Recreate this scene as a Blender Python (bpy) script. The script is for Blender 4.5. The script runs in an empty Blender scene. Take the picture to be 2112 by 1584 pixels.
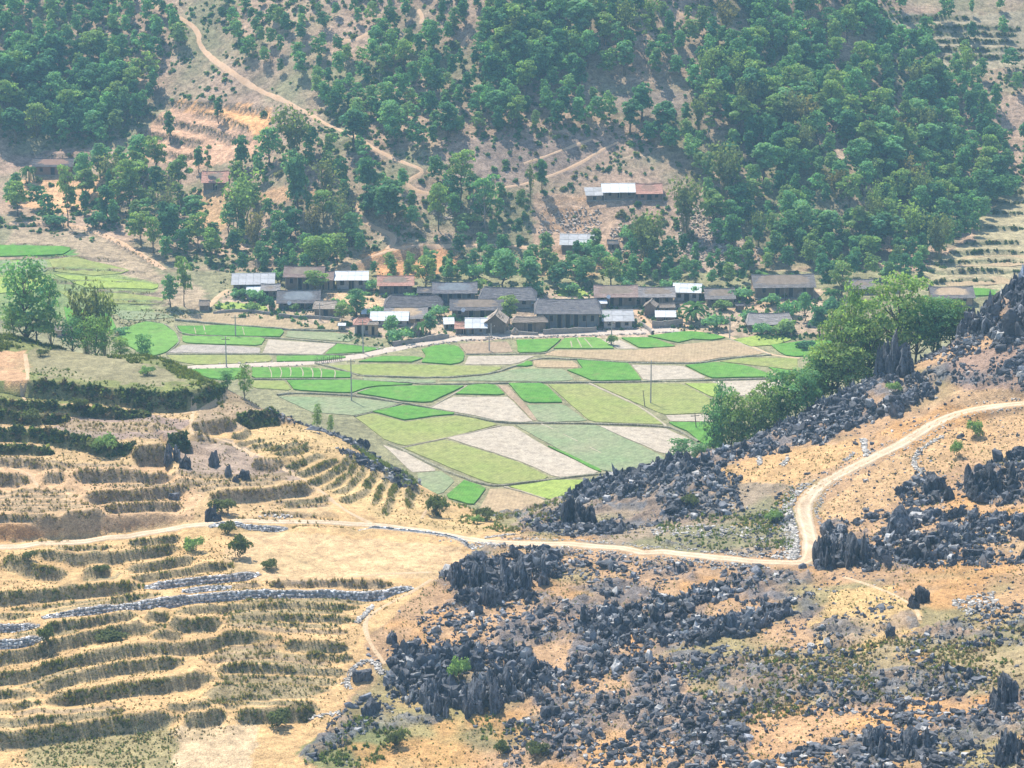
import bpy, math, random
import numpy as np
from mathutils import Vector, Matrix, noise as mnoise

random.seed(7)
RNG = np.random.default_rng(7)
SC = bpy.context.scene
COL = SC.collection

# ------------------------------------------------------------------ camera
H = 167.0                       # camera height above the valley floor
PITCH = math.radians(16.0)
HFOV = math.radians(22.0)
cam_data = bpy.data.cameras.new('camera')
cam_data.sensor_fit = 'HORIZONTAL'
cam_data.angle = HFOV
cam_data.clip_start = 1.0
cam_data.clip_end = 5000.0
cam = bpy.data.objects.new('camera', cam_data)
COL.objects.link(cam)
cam.location = (0, 0, H)
cam.rotation_euler = (math.radians(90) - PITCH, 0, 0)
SC.camera = cam

# ------------------------------------------------------------------ sky, sun, exposure
SUN_EL = math.radians(57)
SUN_AZ = math.radians(-30)      # from +y (away from the camera) towards -x
world = bpy.data.worlds.new('World')
SC.world = world
world.use_nodes = True
wn = world.node_tree.nodes
wl = world.node_tree.links
wn.clear()
w_out = wn.new('ShaderNodeOutputWorld')
w_bg = wn.new('ShaderNodeBackground')
w_sky = wn.new('ShaderNodeTexSky')
w_sky.sky_type = 'NISHITA'
w_sky.sun_disc = False
w_sky.sun_elevation = SUN_EL
w_sky.sun_rotation = SUN_AZ
w_sky.altitude = 900
w_bg.inputs['Strength'].default_value = 0.15
wl.new(w_sky.outputs[0], w_bg.inputs['Color'])
wl.new(w_bg.outputs[0], w_out.inputs['Surface'])

sun_data = bpy.data.lights.new('sun', 'SUN')
sun_data.energy = 4.3
sun_data.angle = math.radians(0.5)
sun_data.color = (1.0, 0.94, 0.84)
sun = bpy.data.objects.new('sun', sun_data)
COL.objects.link(sun)
SUN_DIR = Vector((math.sin(SUN_AZ) * math.cos(SUN_EL), math.cos(SUN_AZ) * math.cos(SUN_EL), math.sin(SUN_EL)))
sun.rotation_mode = 'QUATERNION'
sun.rotation_quaternion = SUN_DIR.to_track_quat('Z', 'Y')
sun.location = (0, 300, 400)

SC.view_settings.view_transform = 'Standard'
SC.view_settings.look = 'None'
SC.view_settings.exposure = 0.78
SC.view_settings.gamma = 1.0
SC.view_settings.use_curve_mapping = False
SC.render.engine = 'CYCLES'
SC.cycles.use_denoising = True
SC.cycles.max_bounces = 6
SC.cycles.diffuse_bounces = 2
SC.cycles.transmission_bounces = 3
SC.cycles.volume_bounces = 1
SC.cycles.transparent_max_bounces = 4

# ------------------------------------------------------------------ numeric helpers
K = math.tan(HFOV / 2) / 1056.0          # tangent per photo pixel (2112 wide)
CP, SP = math.cos(PITCH), math.sin(PITCH)


def project(x, y, z):
    d = y * CP - (z - H) * SP
    up = y * SP + (z - H) * CP
    return 1056 + x / d / K, 792 - up / d / K, d


def ray_dir(u, v):
    nx = (np.asarray(u, float) - 1056) * K
    ny = (792 - np.asarray(v, float)) * K
    return nx, CP + ny * SP, -SP + ny * CP


def at_Y(u, v, Y):
    dx, dy, dz = ray_dir(u, v)
    t = Y / dy
    return dx * t, Y + 0 * dx, H + dz * t


def _hash(ix, iy, seed):
    h = (ix.astype(np.int64) * 374761393 + iy.astype(np.int64) * 668265263 + seed * 974634777) & 0xffffffff
    h = ((h ^ (h >> 13)) * 1274126177) & 0xffffffff
    return ((h ^ (h >> 16)) & 0xffffff) / float(0xffffff)


def vnoise(x, y, seed=0):
    x = np.asarray(x, float); y = np.asarray(y, float)
    ix = np.floor(x); iy = np.floor(y)
    fx = x - ix; fy = y - iy
    fx = fx * fx * (3 - 2 * fx); fy = fy * fy * (3 - 2 * fy)
    a = _hash(ix, iy, seed); b = _hash(ix + 1, iy, seed)
    c = _hash(ix, iy + 1, seed); d = _hash(ix + 1, iy + 1, seed)
    return (a * (1 - fx) + b * fx) * (1 - fy) + (c * (1 - fx) + d * fx) * fy * 1.0


def fbm(x, y, scale, octv=4, seed=0):
    s = 0.0; a = 1.0; tot = 0.0; f = 1.0 / scale
    for k in range(octv):
        s = s + a * (vnoise(np.asarray(x) * f, np.asarray(y) * f, seed + 17 * k) * 2 - 1)
        tot += a; a *= 0.5; f *= 2.03
    return s / tot


def inpoly(u, v, poly):
    u = np.asarray(u); v = np.asarray(v)
    r = np.zeros(u.shape, bool)
    n = len(poly)
    for i in range(n):
        x1, y1 = poly[i]; x2, y2 = poly[(i + 1) % n]
        if y1 == y2:
            continue
        c = ((y1 > v) != (y2 > v)) & (u < (x2 - x1) * (v - y1) / (y2 - y1) + x1)
        r ^= c
    return r


def resample(pts, step):
    pts = np.asarray(pts, float)
    seg = np.sqrt(((pts[1:] - pts[:-1]) ** 2).sum(1))
    s = np.concatenate([[0], np.cumsum(seg)])
    n = max(2, int(math.ceil(s[-1] / step)) + 1)
    q = np.linspace(0, s[-1], n)
    return np.stack([np.interp(q, s, pts[:, k]) for k in range(pts.shape[1])], 1)


def smooth_line(pts, it=2):
    """Chaikin corner cutting"""
    p = [np.asarray(a, float) for a in pts]
    for _ in range(it):
        q = [p[0]]
        for a, b in zip(p[:-1], p[1:]):
            q.append(a * .75 + b * .25); q.append(a * .25 + b * .75)
        q.append(p[-1]); p = q
    return np.array(p)


def zconv(ox, oy, sc):
    return lambda pts: [(ox + x / sc, oy + y / sc) for x, y in pts]


Z1 = zconv(0, 680, 3.017)
Z2 = zconv(0, 1080, 3.017)
Z3 = zconv(600, 1040, 2.911)
Z4 = zconv(1300, 1040, 2.601)
Z5 = zconv(1350, 540, 2.771)
Z6 = zconv(300, 640, 3.017)
Z7 = zconv(900, 660, 2.64)

# ------------------------------------------------------------------ terrain: heights
# foreground hill: thin plate spline through surveyed points (photo column, photo row, distance)
CTRL = []
def row(v, pairs):
    for u, Y in pairs: CTRL.append((u, v, Y))
row(1640, [(-500, 312), (0, 309), (500, 307), (1000, 304), (1500, 293), (2112, 280), (2600, 268)])
row(1500, [(0, 326), (500, 324), (1000, 322), (1500, 311), (2112, 296)])
row(1400, [(-500, 340), (0, 338), (500, 336), (1000, 335), (1500, 325), (2112, 311), (2600, 300)])
row(1250, [(-500, 360), (0, 358), (500, 357), (1000, 358), (1500, 351), (2112, 337), (2600, 325)])
row(1110, [(-500, 384), (0, 383), (500, 385), (950, 388), (1300, 383), (1660, 378), (2112, 361), (2600, 350)])
row(1000, [(-500, 406), (0, 405), (400, 408), (700, 414), (860, 430), (1500, 405), (2112, 383), (2600, 370)])
row(900, [(-500, 424), (0, 425), (300, 428), (500, 432), (700, 440)])
row(800, [(-500, 449), (0, 450), (250, 452), (450, 456)])
row(740, [(-500, 466), (0, 468), (200, 470), (330, 472)])
CTRL += [(0, 690, 480), (-500, 680, 480), (1050, 1062, 425), (1200, 1004, 425), (1400, 955, 428), (1600, 895, 432),
         (1750, 815, 436), (1850, 765, 440), (1950, 725, 441), (2090, 610, 441), (2350, 540, 441),
         (1300, 1080, 397), (1660, 1080, 386), (1800, 950, 402), (2000, 840, 414), (2112, 832, 412), (1850, 872, 416)]
CREST = [(-500, 680, 480), (0, 690, 480), (330, 740, 472), (450, 800, 456), (700, 900, 440), (860, 1000, 430), (1050, 1062, 425),
         (1200, 1004, 425), (1400, 955, 428), (1600, 895, 432), (1750, 815, 436), (1850, 765, 440), (1950, 725, 441), (2090, 610, 441), (2350, 540, 441)]
_cp = np.array([at_Y(u, v, Y) for u, v, Y in CTRL])
_b = []
for u, v, Y in CREST:
    X, YY, ZZ = at_Y(u, v, Y)
    _b.append((X, Y + 14 + ZZ * 1.15, -5.0)); _b.append((X * 1.1, Y + 50 + ZZ * 1.2, -12.0)); _b.append((X * 1.1, Y + 90 + ZZ * 1.2, -14.0))
_cp = np.concatenate([_cp, np.array(_b)])
for xx in (-130, -60, 0, 60, 130):
    _cp = np.concatenate([_cp, [[xx, 262, 22 + xx * 0.05]]])


def tps_fit(P, lam=0.5):
    n = len(P)
    X = P[:, :2] / 100.0
    d2 = ((X[:, None] - X[None]) ** 2).sum(-1)
    Km = np.where(d2 > 0, d2 * np.log(d2 + 1e-12), 0) * 0.5
    A = np.zeros((n + 3, n + 3))
    A[:n, :n] = Km + np.eye(n) * lam * 1e-3
    A[:n, n] = 1; A[:n, n + 1:] = X
    A[n, :n] = 1; A[n + 1:, :n] = X.T
    b = np.zeros(n + 3); b[:n] = P[:, 2]
    w = np.linalg.solve(A, b)
    return X, w


_TX, _TW = tps_fit(_cp)


def tps_eval(x, y):
    x = np.asarray(x, float).ravel() / 100; y = np.asarray(y, float).ravel() / 100
    out = np.empty(len(x))
    for i in range(0, len(x), 40000):
        a = x[i:i + 40000]; b = y[i:i + 40000]
        d2 = (a[:, None] - _TX[None, :, 0]) ** 2 + (b[:, None] - _TX[None, :, 1]) ** 2
        n = len(_TX)
        out[i:i + 40000] = (0.5 * d2 * np.log(d2 + 1e-12)) @ _TW[:n] + _TW[n] + a * _TW[n + 1] + b * _TW[n + 2]
    return out


FGX = np.concatenate([np.arange(-156, -108, 2.0), np.arange(-108, 118, 0.5), np.arange(118, 166, 2.0)])
FGY = np.concatenate([np.arange(270, 474, 0.5), np.arange(474, 560, 2.0)])
_gx, _gy = np.meshgrid(FGX, FGY)
FGB = tps_eval(_gx, _gy).reshape(_gx.shape)
FGB = FGB + 0.5 * fbm(_gx, _gy, 22, 3, 5) + 0.12 * fbm(_gx, _gy, 3, 2, 9)
FGZ = FGB.copy()

# valley floor, village slope and far hillside
_fx = [-260, -130, -95, -62, -30, 0, 60, 95, 130, 260]
_fy = [760, 742, 722, 684, 676, 672, 672, 690, 735, 760]


def far_base(x, y):
    yf = np.interp(x, _fx, _fy)
    z = 0.085 * np.clip(y - 632, 0, None) * np.clip((yf - 632) / 40, 0, 1)
    z = z - 0.085 * np.clip(y - yf, 0, None)
    t = np.clip(y - yf, 0, None)
    slope = 0.50 + 0.05 * np.sin(x / 37.0 + 1.0)
    rise = slope * (np.sqrt(t * t + 100) - 10)
    z = z + rise
    am = np.clip(t / 30, 0, 1)
    z = z + am * (5.0 * fbm(x + 40, y, 70, 2, 21) + 1.6 * fbm(x, y, 18, 3, 22)) + 0.25 * np.clip((y - 628) / 10, 0, 1) * fbm(x, y, 6, 2, 23)
    return z


FARX = np.concatenate([np.arange(-290, -215, 5.0), np.arange(-215, 215, 1.25), np.arange(215, 291, 5.0)])
FARY = np.arange(470, 931, 1.25)
_hx, _hy = np.meshgrid(FARX, FARY)
FARB = far_base(_hx, _hy)
FARZ = FARB.copy()


def bil(gx, gy, gz, x, y, out=-99.0):
    x = np.asarray(x, float); y = np.asarray(y, float)
    i = np.clip(np.searchsorted(gx, x) - 1, 0, len(gx) - 2)
    j = np.clip(np.searchsorted(gy, y) - 1, 0, len(gy) - 2)
    a = (x - gx[i]) / (gx[i + 1] - gx[i]); b = (y - gy[j]) / (gy[j + 1] - gy[j])
    ok = (x >= gx[0]) & (x <= gx[-1]) & (y >= gy[0]) & (y <= gy[-1])
    z = (gz[j, i] * (1 - a) + gz[j, i + 1] * a) * (1 - b) + (gz[j + 1, i] * (1 - a) + gz[j + 1, i + 1] * a) * b
    return np.where(ok, z, out)


def ground(x, y, layer='any', base=False):
    f = FGB if base else FGZ
    r = FARB if base else FARZ
    if layer == 'fg':
        return bil(FGX, FGY, f, x, y)
    if layer == 'far':
        return bil(FARX, FARY, r, x, y)
    return np.maximum(bil(FGX, FGY, f, x, y), bil(FARX, FARY, r, x, y))


_YS = np.concatenate([np.arange(272, 560, 0.7), np.arange(560, 925, 1.5)])


def hit(u, v, layer='any', base=False):
    """first ground point seen at photo pixel (u, v)"""
    u = np.atleast_1d(np.asarray(u, float)); v = np.atleast_1d(np.asarray(v, float))
    dx, dy, dz = ray_dir(u, v)
    Ys = _YS[None]
    t = Ys / dy[:, None]
    X = dx[:, None] * t; Zr = H + dz[:, None] * t
    g = ground(X, np.broadcast_to(Ys, X.shape), layer, base)
    below = Zr <= g
    i = np.argmax(below, 1)
    i = np.where(below.any(1), i, len(_YS) - 1)
    i = np.clip(i, 1, None)
    r = np.arange(len(u))
    f0 = (Zr - g)[r, i - 1]; f1 = (Zr - g)[r, i]
    w = np.clip(f0 / (f0 - f1 + 1e-9), 0, 1)
    Y = _YS[i - 1] * (1 - w) + _YS[i] * w
    X = dx * Y / dy
    return np.stack([X, Y, ground(X, Y, layer, base)], 1)


# ------------------------------------------------------------------ terrace risers, traced on the ground
# (points, thickness in zoomed pixels, kind)   kinds: g green tufts, d dark shrubs, b brown dry grass, s dry stone
RISERS = []
def R(conv, sc, pts, t, kind='g', hs=1.0):
    q = [(-150.0 - 40 * (len(RISERS) % 3), v) if u <= 1 else (u, v) for u, v in conv(pts)]     # banks go on past the frame's edge
    RISERS.append((q, t / sc, kind, hs))
r2 = lambda pts, t, k='g', hs=1.0: R(Z2, 3.017, pts, t, k, hs)
r1 = lambda pts, t, k='b', hs=1.0: R(Z1, 3.017, pts, t, k, hs)
r6 = lambda pts, t, k='g', hs=1.0: R(Z6, 3.017, pts, t, k, hs)
r2([(330, 150), (500, 148), (680, 150)], 28)
r2([(790, 110), (900, 100), (1030, 85), (1110, 60)], 40)
r2([(210, 200), (300, 215), (420, 235), (560, 225), (720, 215), (900, 190), (1040, 175), (1130, 160)], 62)
r2([(20, 220), (90, 250), (170, 290), (280, 310), (420, 310)], 78)
r2([(510, 310), (600, 305), (700, 290)], 68)
r2([(780, 290), (900, 275), (1050, 245), (1220, 225)], 58)
r2([(820, 350), (950, 325), (1100, 295), (1250, 275), (1450, 265)], 44)
r2([(900, 390), (1100, 365), (1300, 345), (1500, 330), (1600, 310)], 40, 's')
r2([(0, 480), (60, 470), (250, 450), (450, 425), (650, 400), (900, 395)], 72)
r2([(1140, 435), (1280, 415), (1430, 405)], 28, 's')
r2([(1430, 400), (1630, 392)], 28, 'b')
r2([(1660, 390), (1800, 390), (2110, 385), (2300, 400), (2450, 390)], 44, 'b')
r2([(270, 580), (450, 565), (650, 540), (850, 510), (1000, 490), (1200, 475), (1400, 455), (1700, 445), (2110, 440), (2230, 450), (2400, 425), (2560, 385)], 54, 's')
r2([(680, 490), (870, 480)], 30)
r2([(0, 565), (50, 560), (220, 560)], 34)
r2([(0, 660), (90, 650), (250, 640)], 40, 's')
r2([(0, 800), (40, 790), (150, 760), (280, 715)], 50, 's')
r2([(300, 670), (450, 640), (600, 610), (850, 580)], 54)
r2([(900, 590), (1050, 585)], 54)
r2([(1080, 560), (1300, 540), (1500, 515), (1800, 505), (2110, 520), (2230, 510)], 50)
r2([(0, 865), (50, 850), (250, 785), (450, 725), (650, 690), (800, 660), (1030, 645)], 74)
r2([(1050, 640), (1200, 650), (1370, 640)], 76)
r2([(1390, 600), (1550, 575), (1800, 570), (2110, 595), (2200, 610)], 45)
r2([(930, 700), (1050, 685), (1130, 680)], 46)
r2([(1400, 635), (1700, 650), (1900, 672), (2160, 690)], 20, 'b')
r2([(0, 970), (60, 960), (250, 920), (420, 880), (620, 840), (850, 795), (1050, 775), (1250, 755), (1330, 730), (1500, 710), (1750, 715)], 70)
r2([(1770, 745), (1850, 755), (2000, 775), (2160, 790)], 56)
r2([(1900, 800), (2110, 850), (2180, 850)], 38)
r2([(1420, 755), (1740, 760)], 22, 'b')
r2([(1330, 792), (1700, 802)], 20, 'b')
r2([(1260, 830), (1800, 835), (2060, 870)], 26, 'b')
r2([(200, 1020), (400, 975), (600, 930), (800, 890), (1000, 870), (1160, 845)], 70)
r2([(0, 1050), (60, 1060), (220, 1060)], 48)
r2([(270, 1090), (420, 1070), (620, 1060), (800, 1030), (1000, 1010), (1150, 970), (1320, 960)], 80)
r2([(1330, 920), (1500, 900), (1750, 905), (2080, 930), (2160, 935)], 50)
r2([(0, 1130), (60, 1130), (250, 1125)], 44)
r2([(1350, 962), (1700, 975), (2100, 990)], 20)
r2([(1310, 1015), (1600, 1025), (2050, 1028)], 24)
r2([(1250, 1055), (1950, 1062)], 20)
r2([(1280, 1095), (1500, 1100), (1700, 1095)], 34)
r2([(60, 1190), (500, 1185), (770, 1180)], 14, 'b')
r2([(0, 1290), (60, 1280), (250, 1255), (500, 1235), (780, 1195)], 38)
r2([(0, 1360), (60, 1350), (250, 1320), (500, 1285), (800, 1240), (1000, 1215), (1130, 1215)], 92)
r2([(1150, 1220), (1400, 1195)], 78)
r2([(1470, 1200), (1760, 1180), (1960, 1180)], 74)
r2([(1040, 1150), (1300, 1155)], 38)
r1([(210, 375), (400, 395), (600, 420), (800, 440), (1000, 455), (1190, 450), (1290, 420), (1390, 370)], 100, 'd')
r1([(0, 440), (60, 445), (250, 460), (400, 470), (700, 490), (920, 495)], 62, 'd')
r1([(0, 550), (60, 555), (320, 565), (440, 550)], 66, 'd')
r1([(0, 655), (60, 650), (250, 670), (500, 700), (640, 745), (850, 765)], 80, 'd')
r1([(0, 730), (80, 722), (330, 740)], 46, 'd')
r1([(830, 795), (930, 790), (1040, 780)], 110, 'b')
r1([(1060, 720), (1170, 700)], 100, 'd')
r1([(0, 820), (60, 830), (250, 850), (400, 870)], 40)
r1([(270, 925), (400, 920)], 56)
r1([(0, 925), (50, 930), (180, 955)], 66)
r1([(450, 905), (700, 910), (880, 918), (1080, 900)], 68, 'b')
r1([(520, 1050), (700, 1042), (950, 1020), (1170, 985)], 66)
r1([(640, 1130), (800, 1130), (1000, 1120), (1130, 1095)], 58)
r1([(390, 1210), (520, 1215), (650, 1190)], 66)
r1([(0, 1225), (80, 1220), (380, 1220)], 46)
r1([(90, 1160), (300, 1165)], 24)
r1([(1300, 1045), (1500, 1040), (1750, 1010), (1960, 990)], 66)
r1([(1210, 615), (1340, 592), (1470, 570)], 76)
r1([(1480, 555), (1600, 550), (1730, 545)], 84, 'd')
r1([(1200, 662), (1350, 690)], 40)
r1([(1370, 712), (1480, 745)], 40)
r1([(1570, 835), (1660, 840), (1750, 865)], 74)
r1([(1620, 1142), (1900, 1152), (2110, 1180)], 24)
r6([(540, 775), (660, 748)], 40)
r6([(560, 818), (740, 802)], 26)
r6([(650, 855), (790, 850)], 30)
r6([(740, 895), (900, 862), (950, 832)], 26)
r6([(820, 935), (930, 892), (1020, 835)], 34)
r6([(890, 995), (1000, 942), (1100, 892)], 38)
r6([(940, 1035), (1050, 1000), (1190, 940)], 38)
r6([(1010, 1085), (1130, 1032), (1260, 962), (1275, 920)], 42)
r6([(1110, 1115), (1250, 1035), (1310, 965), (1315, 910)], 26)
r6([(1180, 1145), (1300, 1085), (1370, 975)], 30)
r6([(1370, 1115), (1430, 1035), (1445, 965)], 44)
r6([(1220, 1195), (1350, 1152), (1400, 1112)], 30)
r6([(1420, 1225), (1490, 1105), (1505, 1010)], 32)
r6([(1490, 1275), (1550, 1135), (1575, 1050)], 32)
r6([(1640, 1250), (1645, 1140), (1690, 1085)], 56)
r6([(1780, 1200), (1835, 1285)], 70)
r6([(850, 1198), (1000, 1172), (1150, 1162)], 28)
for q in [[(1400, 612), (1700, 617), (2100, 642)], [(1340, 945), (2080, 960)], [(1330, 1040), (2000, 1045)], [(1250, 1077), (1960, 1082)], [(1250, 1122), (2000, 1150)], [(1330, 772), (1740, 782)], [(1300, 812), (1980, 818)], [(1500, 862), (2060, 892)],
          [(60, 735), (300, 690), (500, 655)], [(120, 1010), (300, 960), (500, 915)], [(500, 330), (760, 330)], [(60, 520), (400, 490), (700, 460)], [(300, 545), (700, 500), (1000, 460)], [(1500, 480), (2100, 480), (2300, 470)], [(1400, 560), (1800, 540), (2150, 555)]]:
    r2(q, 16, 'g')
for q in [[(0, 1012), (300, 1005), (470, 1000)], [(0, 1037), (480, 1040)], [(0, 1067), (520, 1075)], [(0, 1097), (560, 1105)], [(0, 1130), (560, 1132)], [(420, 560), (1050, 575)], [(390, 585), (1100, 600)], [(380, 610), (1120, 625)], [(420, 635), (1100, 647)], [(0, 795), (400, 838), (800, 862)],
          [(1060, 890), (1500, 930), (1850, 900)], [(1100, 965), (1500, 957), (1800, 930)], [(1200, 1000), (1500, 985), (1700, 965)], [(700, 975), (1000, 950), (1300, 945)], [(1700, 1040), (1900, 1080), (2050, 1070)], [(1450, 1190), (1700, 1180), (2000, 1195)], [(60, 1270), (300, 1265), (500, 1245)]]:
    r1(q, 15, 'b')
# retaining wall under the road, left of centre
R(lambda p: p, 1, [(430, 1086), (480, 1085), (540, 1087), (592, 1090)], 13, 's')
R(lambda p: p, 1, [(604, 1091), (680, 1093), (740, 1097)], 19, 'b')
R(lambda p: p, 1, [(742, 1093), (800, 1099), (860, 1104), (910, 1110), (950, 1120), (975, 1132)], 17, 's')
# earth bank above the road on the left
R(lambda p: p, 1, [(0, 1098), (120, 1096), (230, 1086), (310, 1078), (400, 1068)], 34, 'e')

RISER_W = []    # world polylines kept for planting: (pts Nx3, height, kind)


def apply_risers(lst, gx, gy, base, layer, mask_out):
    X, Y = np.meshgrid(gx, gy)
    dz = np.zeros_like(base)
    for pts, t, kind, hs in lst:
        L = smooth_line(pts, 2)
        P = hit(L[:, 0], L[:, 1], layer, True)
        P = resample(P[:, :2], 1.2)
        P = P + np.stack([0.35 * fbm(P[:, 0], P[:, 1], 5, 2, 31), 0.5 * fbm(P[:, 0], P[:, 1], 5, 2, 32)], 1)
        z0 = ground(P[:, 0], P[:, 1], layer, True)
        _, _, dep = project(P[:, 0], P[:, 1], z0)
        hgt = t * K * dep.mean() / 0.93 * hs
        tan = P[-1] - P[0]
        nrm = np.array([-tan[1], tan[0]]); nrm /= np.linalg.norm(nrm) + 1e-9
        m = P[len(P) // 2]
        g1 = ground(*(m + nrm * 6), layer, True); g0 = ground(*(m - nrm * 6), layer, True)
        sgn = 1.0 if g1 > g0 else -1.0
        w = max(2.5, 4.2 * hgt)
        r = max(0.42, 0.33 * hgt)
        x0, y0 = P.min(0) - w - 2; x1, y1 = P.max(0) + w + 2
        i0, i1 = np.searchsorted(gx, [x0, x1]); j0, j1 = np.searchsorted(gy, [y0, y1])
        if i1 - i0 < 2 or j1 - j0 < 2:
            continue
        xs = X[j0:j1, i0:i1].ravel(); ys = Y[j0:j1, i0:i1].ravel()
        best = np.full(xs.shape, 1e9); sd = np.zeros(xs.shape); al = np.zeros(xs.shape)
        tot = len(P) - 1
        for k in range(tot):
            a = P[k]; b = P[k + 1]; ab = b - a; l2 = ab @ ab + 1e-9
            q = ((xs - a[0]) * ab[0] + (ys - a[1]) * ab[1]) / l2
            qc = np.clip(q, 0, 1)
            ex = xs - a[0] - qc * ab[0]; ey = ys - a[1] - qc * ab[1]
            d = ex * ex + ey * ey
            better = d < best
            best = np.where(better, d, best)
            side = np.sign(ab[0] * (ys - a[1]) - ab[1] * (xs - a[0])) * sgn
            sd = np.where(better, side, sd)
            al = np.where(better, (k + q) / tot, al)
        dist = np.sqrt(best); s = dist * sd
        # taper towards the ends, but not at the frame edge
        endp = np.clip((al + 0.02) / 0.12, 0, 1) if P[0, 0] > -80 else 1.0
        endq = np.clip((1.02 - al) / 0.12, 0, 1)
        tap = np.minimum(endp, endq)
        prof = np.where(np.abs(s) < r, s / r, np.sign(s) * np.clip(1 - (np.abs(s) - r) / w, 0, 1))
        dz[j0:j1, i0:i1] += (0.5 * hgt * prof * tap).reshape(j1 - j0, i1 - i0)
        wob = 1 + 0.2 * fbm(xs, ys, 2.6, 2, 33)
        band = np.clip(1.2 - np.abs(s) / ((r + 0.22) * np.clip(tap * 1.15, 0.05, 1) * wob), 0, 1).reshape(j1 - j0, i1 - i0)
        code = {'g': 0, 'd': 1, 'b': 2, 's': 3, 'e': 4}[kind]
        cur = mask_out[0][j0:j1, i0:i1]; cod = mask_out[1][j0:j1, i0:i1]
        up = band > cur
        mask_out[1][j0:j1, i0:i1] = np.where(up, code, cod)
        mask_out[0][j0:j1, i0:i1] = np.maximum(cur, band)
        up_n = nrm * sgn
        RISER_W.append((P, hgt, kind, r, layer, up_n, t))
    return base + dz


FGM = [np.zeros_like(FGB), np.zeros_like(FGB)]
FGZ = apply_risers(RISERS, FGX, FGY, FGB, 'fg', FGM)
N_FG_RISERS = len(RISER_W)

FAR_RISERS = []
def rf(pts, t, kind='b'):
    FAR_RISERS.append((pts, t, kind, 1.0))
rf([(345, 214), (450, 222), (555, 232)], 10)
rf([(300, 244), (360, 258), (430, 270), (520, 296)], 12)
rf([(285, 276), (345, 285), (420, 298)], 13)
rf([(262, 300), (330, 316), (400, 326)], 13)
rf([(410, 232), (470, 250), (515, 278)], 11)
rf([(60, 320), (160, 325), (240, 322)], 6)
for k, (v, a, b) in enumerate([(85, 1830, 2100), (103, 1870, 2110), (117, 1940, 2110), (60, 1900, 2110), (70, 1840, 2100), (38, 1850, 2000), (395, 2010, 2110), (418, 2020, 2110), (440, 2000, 2110), (470, 2010, 2110), (500, 1990, 2110), (520, 1960, 2110), (540, 1930, 2110), (560, 1920, 2110), (580, 1920, 2050)]):
    rf([(a, v + 3), ((a + b) / 2, v - 1), (b, v + 2)], 8, 'd')
for v, a, b in [(505, 30, 150), (530, 90, 250), (556, 90, 300), (580, 100, 330), (600, 200, 340), (622, 240, 350)]:
    rf([(a, v), ((a + b) / 2, v + 3), (b, v + 8)], 5, 'b')
for v, a, b in [(418, 1120, 1230), (438, 1120, 1240), (455, 1130, 1240), (470, 1120, 1210), (520, 1100, 1240), (548, 1100, 1300), (566, 1090, 1240), (515, 1480, 1560), (530, 1460, 1580)]:
    rf([(a, v), ((a + b) / 2, v - 3), (b, v + 2)], 7, 'e')
rf([(690, 560), (760, 545), (850, 520), (900, 508)], 14, 'e')
rf([(500, 545), (580, 544), (640, 548)], 8, 'b')
rf([(20, 465), (110, 462), (200, 478), (260, 512), (330, 552)], 6, 'b')
FARM = [np.zeros_like(FARB), np.zeros_like(FARB)]
FARZ = apply_risers(FAR_RISERS, FARX, FARY, FARB, 'far', FARM)

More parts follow.
